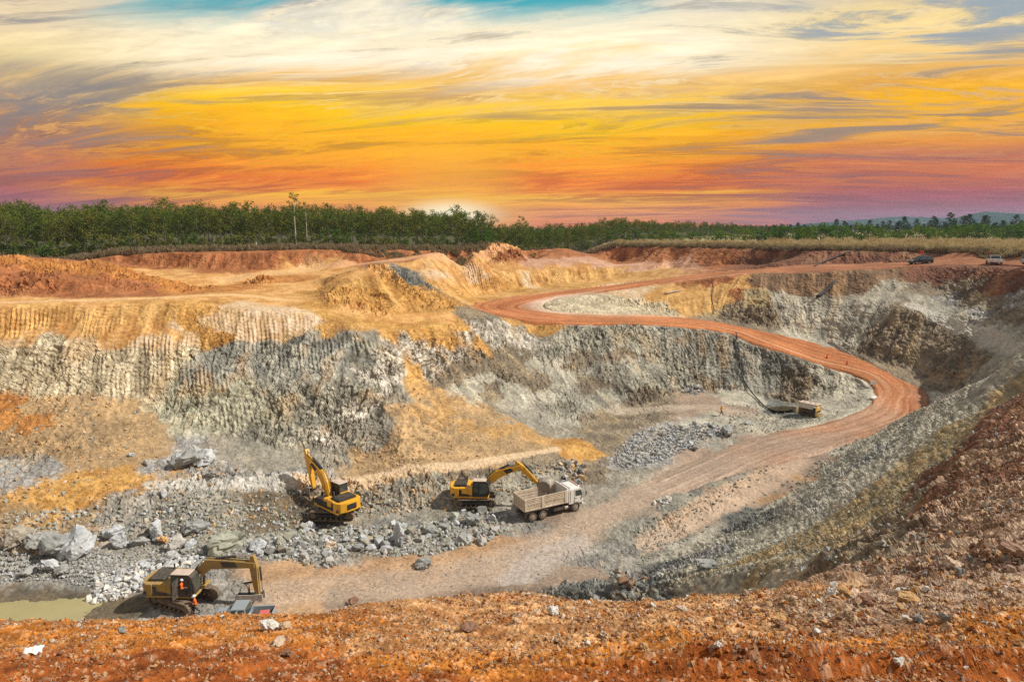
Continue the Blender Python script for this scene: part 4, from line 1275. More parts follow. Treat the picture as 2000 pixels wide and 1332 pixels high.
# the finished ground, so that things stand on it and not under it
from mathutils.bvhtree import BVHTree
_gm = ground_ob.data
_co = np.empty(len(_gm.vertices) * 3, np.float32); _gm.vertices.foreach_get('co', _co); _co = _co.reshape(-1, 3)


class Surf:
    """quick look-up of the finished surface height on a plan grid (highest point of the cell)"""
    def __init__(s, x0, x1, y0, y1, st):
        s.a = (x0, y0, st); s.nx = int((x1 - x0) / st) + 1; s.ny = int((y1 - y0) / st) + 1
        m = (_co[:, 0] > x0) & (_co[:, 0] < x1) & (_co[:, 1] > y0) & (_co[:, 1] < y1)
        P = _co[m]
        i = ((P[:, 0] - x0) / st).astype(int); j = ((P[:, 1] - y0) / st).astype(int)
        s.sum = np.zeros((s.ny, s.nx)); s.cnt = np.zeros((s.ny, s.nx))
        np.add.at(s.sum, (j, i), P[:, 2]); np.add.at(s.cnt, (j, i), 1)

    def z(s, x, y):
        x0, y0, st = s.a
        x = np.asarray(x, float); y = np.asarray(y, float)
        i = np.clip(((x - x0) / st).astype(int), 0, s.nx - 1); j = np.clip(((y - y0) / st).astype(int), 0, s.ny - 1)
        c = s.cnt[j, i]
        return np.where(c > 0, s.sum[j, i] / np.maximum(c, 1), height(x, y))


SURF = Surf(-150, 150, 14, 250, .5)
SNEAR = Surf(-20, 22, 1, 16, .06)


def top(x, y):
    if 2 < math.hypot(x, y) < 15: return float(SNEAR.z(x, y))
    return float(SURF.z(x, y))


def stand(px, py):
    """a point on the finished ground along a bearing"""
    h = hit(px, py)
    if h.length < 16:
        d = ray(px, py); d.normalize()
        s = np.linspace(max(2.5, h.length * .6), h.length * 1.15, 400)
        b = np.nonzero(d.z * s < SNEAR.z(d.x * s, d.y * s))[0]
        if len(b): h = d * float(s[b[0]])
    return Vector((h.x, h.y, top(h.x, h.y)))
# ================================================================== WOODS, BUSHES, DRY GRASS, HILLS
def leaf_cards(bm, centre, rad, n, size, rng, flat=.75):
    c = np.array(centre)
    for _ in range(n):
        v = rng.normal(size=3); v /= np.linalg.norm(v) + 1e-6
        r = rad * rng.random() ** .45
        p = c + v * r * np.array([1, 1, flat])
        s = size * (0.6 + .8 * rng.random())
        u = rng.normal(size=3); u /= np.linalg.norm(u)
        w = np.cross(u, rng.normal(size=3)); w /= np.linalg.norm(w) + 1e-6
        q = [p - u * s * .5, p + w * s * .32, p + u * s * .5, p - w * s * .32]
        bm.faces.new([bm.verts.new(t) for t in q])


def tree_meshes(kind, seed):
    """trunk and crown meshes of one tree about 10 m high"""
    rng = np.random.default_rng(seed)
    mb = MB(); cr = bmesh.new()
    if kind == 'plantation':
        H = 10.0; lean = rng.normal(size=2) * .35
        fork = 3.2 + rng.random() * 1.2
        P = lambda t: Vector((lean[0] * t * t, lean[1] * t * t, H * t))
        mb.tube([P(0), P(.15), P(.35), P(.6), P(.85)], [.15, .13, .11, .075, .03], 6)
        for i in range(9):
            t = .26 + .62 * i / 9 + rng.random() * .05
            a = i * 2.4 + rng.random()
            ln = (2.5 - 1.3 * t) * (0.7 + .5 * rng.random())
            b = P(t); e = b + Vector((math.cos(a) * ln, math.sin(a) * ln, ln * (.55 + .5 * rng.random())))
            m = (b + e) / 2 + Vector((0, 0, -.12))
            mb.tube([b, m, e], [.055, .04, .015], 4)
            leaf_cards(cr, e, .95 + .3 * rng.random(), 44, .36, rng, .8)
            leaf_cards(cr, m + Vector((0, 0, .4)), .7, 18, .34, rng, .8)
        for i in range(7):
            t = .80 + .22 * rng.random()
            b = P(min(t, .97)) + Vector(tuple(rng.normal(size=2) * .9)) .to_3d() + Vector((0, 0, rng.random() * .8))
            leaf_cards(cr, b, .62, 22, .30, rng, 1.0)
        for i in range(26):                                          # loose sprays past the outline
            a = rng.random() * 6.28; zz = 6.5 + rng.random() * 4.1; r = rng.random() * 1.6
            leaf_cards(cr, (math.cos(a) * r + lean[0], math.sin(a) * r + lean[1], zz), .3, 5, .26, rng, 1.3)
    elif kind == 'understorey':
        for i in range(7):
            a = rng.random() * 6.28; ln = 1.2 + rng.random() * 1.4
            e = Vector((math.cos(a) * ln, math.sin(a) * ln, 1.2 + rng.random() * 2.6))
            mb.tube([(0, 0, 0), e * .5 + Vector((0, 0, .3)), e], [.07, .05, .02], 4)
            leaf_cards(cr, e, .95, 70, .36, rng, .8)
            leaf_cards(cr, e * .55, .8, 30, .36, rng, .8)
    elif kind == 'tall':
        H = 15.0
        mb.tube([(0, 0, 0), (.05, 0, 4), (-.08, 0, 8), (.05, .05, 12), (0, 0, 14.6)], [.20, .17, .14, .08, .03], 7)
        for i in range(15):
            z = 8.0 + i * .46; a = i * 2.4
            ln = (2.0 - abs(z - 11.0) * .30) * (.7 + .5 * rng.random())
            b = Vector((0, 0, z)); e = b + Vector((math.cos(a) * ln, math.sin(a) * ln, .75))
            mb.tube([b, e], [.05, .015], 4)
            leaf_cards(cr, e, .62, 30, .34, rng, .85)
            leaf_cards(cr, (b + e) / 2, .5, 10, .3, rng, .9)
        leaf_cards(cr, (0, 0, 14.6), .8, 40, .32, rng, 1.2)
    elif kind == 'pine':
        H = 11.0
        mb.tube([(0, 0, 0), (.1, 0, 4), (0, .1, 8), (0, 0, 10.8)], [.17, .13, .09, .02], 6)
        for i in range(24):
            z = 1.6 + i * .40; a = i * 2.4 + rng.random()
            ln = (2.1 * (1 - (z / 11.5) ** 1.6) + .35) * (.55 + .7 * rng.random())
            b = Vector((0, 0, z)); e = b + Vector((math.cos(a) * ln, math.sin(a) * ln, .1 + .4 * rng.random()))
            mb.tube([b, e], [.04, .012], 4)
            leaf_cards(cr, e, .75, 36, .40, rng, .8)
            leaf_cards(cr, (b + e) / 2, .6, 18, .36, rng, .8)
        leaf_cards(cr, (0, 0, 10.9), .35, 16, .28, rng, 1.6)
    elif kind == 'bush':
        for i in range(9):
            a = rng.random() * 6.28; ln = .6 + rng.random() * 1.3
            e = Vector((math.cos(a) * ln, math.sin(a) * ln, .7 + rng.random() * 2.2))
            mb.tube([(0, 0, 0), e * .5, e], [.06, .04, .015], 4)
            leaf_cards(cr, e, .75, 48, .30, rng, .85)
    cm = bpy.data.meshes.new('crown'); cr.to_mesh(cm); cr.free()
    bmesh.ops.recalc_face_normals(mb.bm, faces=mb.bm.faces[:])
    tm = bpy.data.meshes.new('trunk'); mb.bm.to_mesh(tm); mb.bm.free()
    return tm, cm


def tree_proto(name, kind, seed, leaf, bark):
    t, c = tree_meshes(kind, seed)
    t.materials.append(M[bark]); c.materials.append(M[leaf])
    return name, t, c


def plant(proto, loc, rz, sc, label, cat, group=None):
    nm, t, c = proto
    r = empty(nm, loc, (0, 0, rz))
    r.scale = sc if hasattr(sc, '__len__') else (sc,) * 3
    tag(r, label, cat, group)
    link('trunk', t, r); link('crown', c, r)
    return r


PLANT = [tree_proto('plantation_tree', 'plantation', s, 'leaf', 'bark') for s in range(5)]
UNDER = [tree_proto('understorey_tree', 'understorey', 20 + s, 'leaf' if s else 'leaf_bright', 'bark') for s in range(3)]
BUSH = [tree_proto('bush', 'bush', 40 + s, 'leaf_bright', 'bush_bark') for s in range(3)]
PINE = [tree_proto('pine_tree', 'pine', 50 + s, 'leaf_dark', 'bark') for s in range(3)]
TALL = tree_proto('tall_tree', 'tall', 60, 'leaf', 'bark_pale')

rngt = np.random.default_rng(5)
# the edge of the wood: bearing, distance ahead, height of the wood there
EDGE = [(-260, 168, 10.8), (0, 170, 10.5), (250, 174, 10.0), (500, 180, 9.4), (750, 186, 8.8), (1000, 204, 8.4), (1150, 236, 7.2), (1300, 290, 5.7), (1450, 370, 4.6), (1560, 450, 3.6), (1700, 520, 3.4)]
ex, ey, eh = [np.array(c, float) for c in zip(*EDGE)]
wood_label = 'slender green tree of the dense even wood along the far edge of the pit'
n_ind = 0
mass_p, mass_s = [], []
for row in range(7):
    px = -260.0
    while px < 1640:
        Y = float(np.interp(px, ex, ey)) + row * 4.4 + rngt.normal() * 1.2
        step = 2.7 / (Y / F) * (1 + .35 * rngt.normal() * .5)
        px += max(step, 6)
        p = at_y(px, 475, Y)
        z = ground(p.x, p.y) - .1
        h = float(np.interp(px, ex, eh)) * (1 + rngt.normal() * .10) / 10.0
        if row < 2 and -140 < px and n_ind < 215:
            plant(PLANT[rngt.integers(5)], (p.x, p.y, z), rngt.random() * 6.28, (h * .98, h * .98, h), wood_label, 'tree', 'trees of the wood beyond the pit')
            n_ind += 1
        else:
            mass_p.append((p.x, p.y, z)); mass_s.append((h, h, h * 1.03))
n = len(mass_p)
# deeper wood
allm = []
for nm, t, c in PLANT: allm += [c]
ob = scatter('wood', mass_p, np.stack([np.zeros(n), np.zeros(n), RNG.random(n) * 6.28], 1), mass_s, allm)

# darker bushes filling the foot of the wood
k = 0
for px in np.arange(-60, 1500, 19):
    px = px + rngt.normal() * 7
    Y = float(np.interp(px, ex, ey)) - 1.5 - rngt.random() * 2.5
    p = at_y(px, 475, Y)
    s = (.75 + .4 * rngt.random()) * (1 if px < 1100 else .85)
    plant(UNDER[rngt.integers(3)], (p.x, p.y, ground(p.x, p.y) - .05), rngt.random() * 6.28, s, 'low leafy tree filling the foot of the dense wood', 'tree', 'low trees at the foot of the wood')
    k += 1

p = at_y(578, 475, 172); plant(TALL, (p.x, p.y, ground(p.x, p.y)), .4, (.86, .86, .88), 'tallest pale-trunked tree standing out of the wood left of the sun', 'tree')
p = at_y(600, 474, 174); plant(TALL, (p.x, p.y, ground(p.x, p.y)), 2.4, (.74, .74, .735), 'shorter pale-trunked tree just right of the tallest one in front of the wood', 'tree')
p = at_y(1020, 470, 214); plant(TALL, (p.x, p.y, ground(p.x, p.y)), 1.4, (.85, .85, .82), 'thin lone tree rising above the wood right of the setting sun', 'tree')
p = at_y(1042, 508, 187); plant(BUSH[0], (p.x, p.y, top(p.x, p.y)), .4, .55, 'small green bush on the red slope below the end of the dirt ramp', 'bush')

# the open land to the right: bright bushes, pines and thin trees before the hills
rngr = np.random.default_rng(9)
for i in range(84):
    px = 1180 + 860 * (i + rngr.random()) / 84
    Y = 215 + 45 * rngr.random() + (0 if px > 1500 else 15)
    if px < 1500: Y = min(Y, float(np.interp(px, ex, ey)) - 6)
    p = at_y(px, 475, Y)
    s = (.75 + .95 * rngr.random() ** 1.5) * (.75 if px < 1480 else 1)
    plant(BUSH[rngr.integers(3)], (p.x, p.y, ground(p.x, p.y) - .05), rngr.random() * 6.28, (s * 1.5, s * 1.5, s * 1.15), 'bright green bush among dry grass beyond the right rim', 'bush', 'bushes beyond the right rim')
for i in range(60):
    px = 1500 + 560 * (i + rngr.random()) / 60
    Y = 300 + 120 * rngr.random()
    p = at_y(px, 462, Y)
    s = (.52 + .46 * rngr.random() ** 1.3) * (.62 + .38 * min(1, max(0, (px - 1560) / 260)))
    plant(PINE[rngr.integers(3)], (p.x, p.y, ground(p.x, p.y) - .05), rngr.random() * 6.28, (s * 1.45, s * 1.45, s), 'dark open-crowned pine standing before the blue hills at the right', 'tree', 'pines before the hills')
mp, ms = [], []
for i in range(500):
    px = 1380 + 720 * rngr.random()
    Y = 420 + 700 * rngr.random() ** 1.3
    p = at_y(px, 455, Y); h = .36 + .2 * rngr.random()
    mp.append((p.x, p.y, -3.6)); ms.append((h * 1.4, h * 1.4, h))
scatter('distant_trees', mp, np.stack([np.zeros(500), np.zeros(500), RNG.random(500) * 6.28], 1), ms, [c for _, _, c in PLANT[:3]] + [PINE[0][2], PINE[1][2]])


# --- dry grass and weeds along the top of the far bank
def tuft(seed, h, n, spread):
    rng = np.random.default_rng(seed); bm = bmesh.new()
    for _ in range(n):
        a = rng.random() * 6.28; r = rng.random() ** .6 * spread
        b = np.array([math.cos(a) * r, math.sin(a) * r, 0]); ln = h * (.5 + .7 * rng.random())
        d = np.array([rng.normal() * .28, rng.normal() * .28, 1]); tip = b + d * ln
        w = np.array([-math.sin(a), math.cos(a), 0]) * .035
        m = b + d * ln * .55 + np.array([0, 0, .03])
        bm.faces.new([bm.verts.new(t) for t in (b - w, b + w, m + w, m - w)])
        bm.faces.new([bm.verts.new(t) for t in (m - w * 1.9, m + w * 1.9, tip)])
    me = bpy.data.meshes.new('tuft'); bm.to_mesh(me); bm.free()
    return me


def grass_band(name, edge, n, material, h, depth, off=0.3, seed=1):
    rng = np.random.default_rng(seed)
    src = []
    for s in range(4):
        t = tuft(seed * 10 + s, h, 46, h * .55); t.materials.append(M[material]); src.append(t)
    px = np.array([e[0] for e in edge], float); yy = np.array([e[1] for e in edge], float)
    P, S = [], []
    for _ in range(n):
        q = px[0] + (px[-1] - px[0]) * rng.random()
        Y = float(np.interp(q, px, yy)) + off + depth * rng.random() ** 1.4
        p = at_y(q, 480, Y)
        P.append((p.x, p.y, float(ground(p.x, p.y)) - .05)); s = .6 + .8 * rng.random(); S.append((s, s, s * (.7 + .6 * rng.random())))
    R = np.stack([np.zeros(n), np.zeros(n), rng.random(n) * 6.28], 1)
    scatter(name, P, R, S, src)


BANK = [(-200, 160), (0, 160), (230, 158), (420, 160), (560, 163), (700, 166), (860, 170), (930, 184), (1035, 196.5), (1100, 200.5), (1200, 200.5), (1300, 192.5), (1400, 180.5), (1500, 168.5), (1600, 160.5), (1700, 155.5), (1800, 150.5), (1900, 142.5), (2000, 129.5), (2150, 104)]
grass_band('dry_weeds', [b for b in BANK if b[0] < 1100], 2400, 'weeds', 1.0, 14, 0.2, 3)
grass_band('brown_weeds', [b for b in BANK if b[0] > 1000], 2000, 'weeds', .8, 9, 0.1, 4)
grass_band('dry_grass', [b for b in BANK if b[0] > 1150], 2600, 'straw', 1.0, 30, 3.0, 5)
grass_band('pale_grass', [b for b in BANK if b[0] > 1480], 1500, 'straw', 1.2, 70, 8.0, 6)


# --- hills
def hill(px0, px1, prof, dist, depth, colr_a, colr_b, seed, name='hill'):
    nx, ny = 160, 26
    px = np.linspace(px0, px1, nx)
    crest = np.interp(px, [p[0] for p in prof], [p[1] for p in prof])
    V = []
    for j in range(ny):
        t = j / (ny - 1)
        sh = math.sin(min(1, t * 1.35) * math.pi / 2) if t < .74 else math.cos((t - .74) / .26 * math.pi / 2)
        for i in range(nx):
            Y = dist + depth * (t - .74)
            p = at_y(px[i], 445, dist); p = Vector((p.x * Y / dist, Y, 0))
            zc = at_y(px[i], crest[i], dist).z
            V.append((p.x, p.y, -6 + (zc + 6) * sh))
    V = np.array(V, np.float32)
    n = fbm(V[:, 0] / 60, V[:, 1] / 60, V[:, 2] / 60 + seed, 4, .6)
    V[:, 2] += n * 4.0 * (V[:, 2] > -4) * dist / 2000 + np.abs(fbm(V[:, 0] / 9, V[:, 1] / 9, V[:, 2] * 0 + seed, 2)) * 3.2 * (V[:, 2] > -4) * dist / 2000
    idx = np.arange(nx * ny).reshape(ny, nx)
    q = np.stack([idx[:-1, :-1], idx[:-1, 1:], idx[1:, 1:], idx[1:, :-1]], -1).reshape(-1, 4)
    me = bpy.data.meshes.new(name); me.from_pydata(V.tolist(), [], q.tolist()); me.update()
    m = bpy.data.materials.new('wooded hill'); m.use_nodes = True
    k = NT(m.node_tree); tc = k.n('ShaderNodeTexCoord')
    n1 = k.noise(tc.outputs['Object'], .02, 6, .7); n2 = k.noise(tc.outputs['Object'], .12, 4, .6)
    c = k.mix(k.smooth(n2, .35, .65), colr_a, colr_b)
    c = k.mix(k.math('MULTIPLY', k.smooth(n1, .60, .68), .7), c, (.34, .28, .20))
    d = k.n('ShaderNodeBsdfDiffuse'); k.set(d.inputs[0], c)
    o = k.n('ShaderNodeOutputMaterial'); k.t.links.new(d.outputs[0], o.inputs[0])
    me.materials.append(m)
    tag(link(name, me), kind='structure')


hill(1480, 2120, [(1480, 452), (1560, 441), (1640, 433), (1720, 427), (1780, 425), (1860, 427), (1960, 430), (2120, 428)], 2800, 500, (.04, .062, .05), (.022, .04, .035), 3)
hill(1780, 2260, [(1780, 452), (1840, 434), (1880, 422), (1920, 415), (1960, 416), (2000, 418), (2100, 410), (2260, 420)], 2300, 500, (.04, .062, .05), (.022, .04, .035), 8)
hill(1560, 2260, [(1560, 452), (1640, 446), (1760, 441), (1850, 440), (1950, 436), (2060, 428), (2260, 430)], 1700, 400, (.045, .07, .045), (.028, .048, .034), 12)
# ================================================================== ROCKS
def rock_mesh(seed, n=13, flat=.75, jag=.5):
    rng = np.random.default_rng(seed)
    bm = bmesh.new()
    st = np.array([1, .75 + .3 * rng.random(), flat * (.75 + .4 * rng.random())])
    for _ in range(n):
        v = rng.normal(size=3); v /= np.linalg.norm(v)
        v = np.sign(v) * np.abs(v) ** (1 - jag * .5)
        bm.verts.new(v * st * .55 * (.85 + .25 * rng.random()))
    bmesh.ops.convex_hull(bm, input=bm.verts[:])
    for v in [v for v in bm.verts if not v.link_faces]: bm.verts.remove(v)
    me = bpy.data.meshes.new('rock'); bm.to_mesh(me); bm.free()
    return me


def big_rock_mesh(seed, n=18, flat=.8):
    """hull split once and roughened, for boulders big enough to show facets"""
    me = rock_mesh(seed, n, flat)
    bm = bmesh.new(); bm.from_mesh(me)
    bmesh.ops.triangulate(bm, faces=bm.faces[:])
    for cut in (.30, .16, .10):
        bmesh.ops.subdivide_edges(bm, edges=[e for e in bm.edges if e.calc_length() > cut], cuts=1)
        bmesh.ops.triangulate(bm, faces=bm.faces[:])
    P = np.array([v.co for v in bm.verts], np.float32) + np.float32(seed)
    a1 = fbm(P[:, 0] * 3, P[:, 1] * 3, P[:, 2] * 3, 3); c1, c2, cr, ct = cellnoise(P[:, 0] * 3.2, P[:, 1] * 3.2, P[:, 2] * 4.5, seed)
    bed = np.abs(((P[:, 2] * 9 + P[:, 0] * 2 + a1 * .6) % 1) - .5)
    for v, d in zip(bm.verts, a1 * .05 + (cr - .5) * .07 + ct * .12 - (bed < .08) * .018): v.co *= 1 + float(d) / max(.25, v.co.length)
    m2 = bpy.data.meshes.new('rock'); bm.to_mesh(m2); bm.free()
    return m2


def rock_set(material, k, base, n=13, flat=.75):
    out = []
    for s in range(k):
        m = rock_mesh(base + s, n, flat); m.materials.append(M[material]); out.append(m)
    return out


SETS = {nm: rock_set(nm, 8, 100 + 20 * i, 12 + i % 3, .78) for i, nm in enumerate(('rock_pale', 'rock_grey', 'rock_green', 'rock_tan', 'rock_brown', 'rock_red', 'rock_white'))}
BIG = {}
for i, nm in enumerate(('rock_pale', 'rock_grey', 'rock_tan', 'rock_brown', 'rock_white', 'rock_green')):
    BIG[nm] = []
    for s in range(6):
        m = big_rock_mesh(400 + 10 * i + s); m.materials.append(M[nm]); BIG[nm].append(m)


def place_rock(name, me, loc, size, rng, label, cat, group=None, sink=.18, tilt=.5):
    o = link(name, me)
    sx, sy, sz = size if hasattr(size, '__len__') else (size,) * 3
    o.location = (loc[0], loc[1], loc[2] + sz * (.38 - sink))
    o.rotation_euler = (rng.normal() * tilt, rng.normal() * tilt, rng.random() * 6.28)
    o.scale = (sx, sy, sz)
    tag(o, label, cat, group)
    return o


rngk = np.random.default_rng(21)


def boulder(px, py, w, label, material='rock_pale', tall=.8, deep=.9, rz=None, tilt=.25):
    """a boulder whose foot is at (px, py) and which is w reference pixels wide"""
    p = stand(px, py)
    d = p.length
    s = w * d / F * .92
    o = link('boulder', BIG[material][rngk.integers(6)])
    o.location = (p.x, p.y, p.z + s * tall * .30)
    o.rotation_euler = (rngk.normal() * tilt, rngk.normal() * tilt, rngk.random() * 6.28 if rz is None else rz)
    o.scale = (s, s * deep, s * tall)
    tag(o, label, 'boulder')
    return o


# the boulders one can point to
boulder(142, 1080, 62, 'largest pale boulder of the row at the foot of the ochre wall, above the pond', tall=.75)
boulder(105, 1082, 56, 'grey layered boulder wedged left of the largest pale one above the pond', 'rock_grey', tall=.8)
boulder(80, 1072, 40, 'dark-sided grey boulder at the left end of the row above the pond', 'rock_grey', tall=.9)
boulder(166, 1074, 34, 'whitish boulder at the right end of the row above the pond', tall=.95)
boulder(97, 1112, 33, 'smaller pointed boulder lying in front of the boulder row above the pond', tall=.9)
boulder(122, 1118, 28, 'low flat rock just right of the pointed boulder near the pond', 'rock_grey', tall=.5)
boulder(56, 1122, 26, 'low rounded rock on the gravel left of the pointed boulder', 'rock_grey', tall=.55)
boulder(30, 1062, 42, 'rough grey boulder at the far left foot of the ochre wall', 'rock_grey', tall=1.0)
boulder(224, 1048, 34, 'pale upper boulder of the leaning pair left of centre on the grey scree', tall=.8)
boulder(230, 1066, 30, 'lower boulder of the leaning pair on the grey scree', tall=1.1)
boulder(275, 1062, 30, 'half buried grey boulder between the leaning pair and the wedge slab', 'rock_grey', tall=.6)
boulder(312, 1042, 34, 'pale wedge-shaped slab pointing up on the scree', tall=1.1)
boulder(318, 1056, 20, 'small tan block under the wedge-shaped slab', 'rock_tan', tall=.7)
boulder(345, 1070, 32, 'pale pointed boulder above the heap of blasted white rock', tall=1.2)
boulder(372, 1066, 24, 'squat pale boulder just right of the pointed one above the white heap', tall=.8)
boulder(330, 1094, 42, 'long pale boulder on top of the heap of blasted white rock', tall=.6)
boulder(362, 1075, 16, 'small grey block between the boulders above the white heap', 'rock_grey')
boulder(435, 1072, 62, 'broad buff boulder half buried in earth above the boom of the hammer excavator', 'rock_green', tall=.85)
boulder(418, 1070, 34, 'grey flank rock leaning on the broad buff boulder', 'rock_grey', tall=.9)
boulder(378, 1032, 44, 'dark half buried boulder under the bench, above the pale pointed boulders', 'rock_grey', tall=.6)
boulder(502, 1070, 34, 'rounded pale boulder right above the bend of the hammer excavator arm', tall=.75)
boulder(505, 1084, 22, 'smaller pale boulder touching the rounded one above the excavator arm', tall=1.0)
boulder(605, 1032, 24, 'pale flat-faced block lying left of the rubble heap below the left yellow excavator', tall=.9)
boulder(780, 1066, 30, 'tall narrow slab standing upright in the long rubble heap', tall=2.1, deep=.7, tilt=.12)
boulder(842, 1048, 30, 'large grey block in the middle of the long rubble heap right of the upright slab', 'rock_grey', tall=.85)
boulder(922, 1026, 34, 'big grey-blue block at the top of the rubble heap below the right yellow excavator', 'rock_grey', tall=1.0)
boulder(912, 1062, 22, 'pale rounded block low in the right part of the long rubble heap', tall=1.0)
boulder(826, 1108, 34, 'lone grey boulder that rolled out onto the dusty floor in front of the rubble heap', 'rock_grey', tall=.75)
boulder(940, 1066, 24, 'rock cluster block at the right end of the rubble heap beside the bare orange ground', tall=.9)
boulder(880, 1072, 22, 'grey block at the front edge of the rubble heap near the bare orange ground', 'rock_grey', tall=.7)
boulder(645, 1070, 24, 'tan boulder at the left of the long rubble heap', 'rock_tan', tall=.8)
boulder(715, 1065, 26, 'buff block in the left half of the long rubble heap', 'rock_green', tall=.7)
boulder(700, 1075, 24, 'grey boulder beside the buff block in the left half of the rubble heap', 'rock_grey', tall=.7)
for i, (px, py, w) in enumerate(((372, 912, 52), (398, 905, 40), (348, 908, 34), (380, 892, 36))):
    boulder(px, py, w, ['biggest fractured grey rock of the outcrop at the foot of the tall wall', 'right-hand rock of the fractured outcrop at the foot of the tall wall', 'left-hand rock of the fractured outcrop at the foot of the tall wall', 'top rock of the fractured outcrop at the foot of the tall wall'][i], 'rock_pale' if i else 'rock_grey', tall=.8)
boulder(415, 932, 26, 'dark-sided flat rock on the pale bench right of the fractured outcrop', 'rock_grey', tall=.5)
boulder(287, 905, 16, 'pale block on the scree left of the fractured outcrop', tall=.9)
boulder(258, 888, 12, 'single white rock on the tan debris slope at the left', tall=.8)
boulder(320, 968, 12, 'upright white chip on the bench face left of centre', tall=1.6, tilt=.1)
boulder(1102, 946, 22, 'pale buff boulder behind the cab of the dump truck', tall=.7)
boulder(1128, 942, 15, 'small grey boulder right of the buff one behind the dump truck', 'rock_grey')
boulder(1140, 915, 14, 'grey boulder at the right of the dark rock heap behind the dump truck', 'rock_grey', tall=1.1)
boulder(1420, 850, 30, 'dark blocky boulder at the right end of the blue-grey stone heap', 'rock_grey', tall=.8)
boulder(1358, 880, 16, 'rounded grey boulder at the lower right of the blue-grey stone heap', 'rock_grey', tall=.8)
boulder(1460, 828, 14, 'pale flat rock between the worker and the generator', tall=.5)
boulder(1375, 1118, 40, 'dark grey knob sticking out of the slope at the bottom of the near pit corner', 'rock_grey', tall=.9)
boulder(1210, 1136, 22, 'grey block among the dark rocks in the near pit corner', 'rock_grey', tall=.9)
boulder(1232, 1146, 16, 'dark block low in the near pit corner', 'rock_brown', tall=.8)

# heaps: (outline in bearings, how many single rocks, sizes, material, label, group)
def inside(poly, x, y):
    c = False
    for i in range(len(poly)):
        (x0, y0), (x1, y1) = poly[i], poly[i - 1]
        if (y0 > y) != (y1 > y) and x < (x1 - x0) * (y - y0) / (y1 - y0) + x0: c = not c
    return c


HEAPS = [
    ([(560, 1030), (600, 1022), (700, 1030), (800, 1030), (880, 1015), (905, 995), (960, 1000), (990, 1010), (992, 1040), (950, 1062), (880, 1080), (830, 1090), (760, 1092), (690, 1085), (640, 1112), (600, 1105), (560, 1085), (530, 1090), (520, 1060)],
     118, (.55, 1.35), ['rock_pale', 'rock_pale', 'rock_grey', 'rock_green'], 'angular grey-white rock in the long rubble heap below the two yellow excavators', 'rocks of the long rubble heap', 900, .9),
    ([(190, 1130), (240, 1110), (290, 1092), (330, 1095), (390, 1075), (400, 1095), (330, 1120), (290, 1150), (250, 1168), (210, 1178), (165, 1180), (180, 1160)],
     92, (.45, .95), ['rock_pale', 'rock_white', 'rock_pale'], 'white blasted stone in the heap between the pond and the hammer excavator', 'stones of the white heap', 420, .75),
    ([(1200, 880), (1230, 855), (1270, 838), (1320, 832), (1400, 828), (1412, 850), (1370, 862), (1340, 885), (1280, 905), (1225, 920), (1198, 905)],
     60, (.5, .95), ['rock_pale', 'rock_pale', 'rock_grey'], 'blue-grey stone in the spread heap left of the haul road', 'stones of the spread heap by the haul road', 900, .55),
    ([(1085, 905), (1120, 898), (1140, 915), (1140, 945), (1105, 935), (1085, 920)],
     14, (.6, 1.1), ['rock_pale', 'rock_grey', 'rock_tan'], 'rock in the small dark heap behind the dump truck', 'rocks behind the dump truck', 60, .9),
    ([(1272, 985), (1287, 975), (1306, 972), (1308, 985), (1289, 995)],
     7, (.5, .8), ['rock_pale', 'rock_white'], 'pale stone of the little heap at the near edge of the haul road', 'stones of the little roadside heap', 16, .5),
    ([(1320, 768), (1340, 756), (1375, 757), (1375, 768), (1345, 774)],
     8, (.6, 1.0), ['rock_pale', 'rock_grey'], 'pale stone of the small heap under the wall at the back of the pit', 'stones of the heap at the back', 40, .5),
    ([(1190, 1120), (1230, 1118), (1260, 1135), (1240, 1150), (1200, 1148)],
     6, (.6, 1.1), ['rock_grey', 'rock_brown', 'rock_green'], 'dark rock in the hollow of the near pit corner', 'rocks in the near pit corner', 70, .8),
]
def in_poly_points(poly, n, rng):
    xs = [p[0] for p in poly]; ys = [p[1] for p in poly]
    out = []
    while len(out) < n:
        x = min(xs) + (max(xs) - min(xs)) * rng.random(); y = min(ys) + (max(ys) - min(ys)) * rng.random()
        if inside(poly, x, y): out.append((x, y))
    return out


for poly, n, (s0, s1), mats, label, group, extra, dens in HEAPS:
    for px, py in in_poly_points(poly, n, rngk):
        mt = mats[rngk.integers(len(mats))]
        p = stand(px, py)
        s = s0 + (s1 - s0) * rngk.random() ** 2.2
        place_rock('rock', SETS[mt][rngk.integers(8)], p, (s, s * (.7 + .4 * rngk.random()), s * (.65 + .4 * rngk.random())), rngk, label, 'rock', group, sink=.05)
    P, S, R = [], [], []
    for h in hits(in_poly_points(poly, extra, rngk)):
        h = Vector(h); P.append((h.x, h.y, top(h.x, h.y) + .05)); s = (.24 + .40 * rngk.random() ** 1.6) * (s0 / .5); S.append((s, s * .85, s * .75)); R.append(rngk.random(3) * 6.28)
    srcs = []
    for mt in dict.fromkeys(mats): srcs += SETS[mt][:4]
    scatter('small_stones', P, R, S, srcs)


# loose stones lying about on the pit's slopes and floor
def loose(name, poly, n, s0, s1, mats, power=2.5, seed=1):
    rng = np.random.default_rng(seed)
    P, S, R = [], [], []
    for h in hits(in_poly_points(poly, n, rng)):
        h = Vector(h)
        P.append((h.x, h.y, top(h.x, h.y) + .02)); s = (s0 + (s1 - s0) * rng.random() ** power) * min(1.0, .30 + h.length / 60)
        S.append((s, s * (.6 + .4 * rng.random()), s * (.5 + .4 * rng.random()))); R.append(rng.random(3) * 6.28)
    srcs = []
    for mt in mats: srcs += SETS[mt][:5]
    scatter(name, P, R, S, srcs)


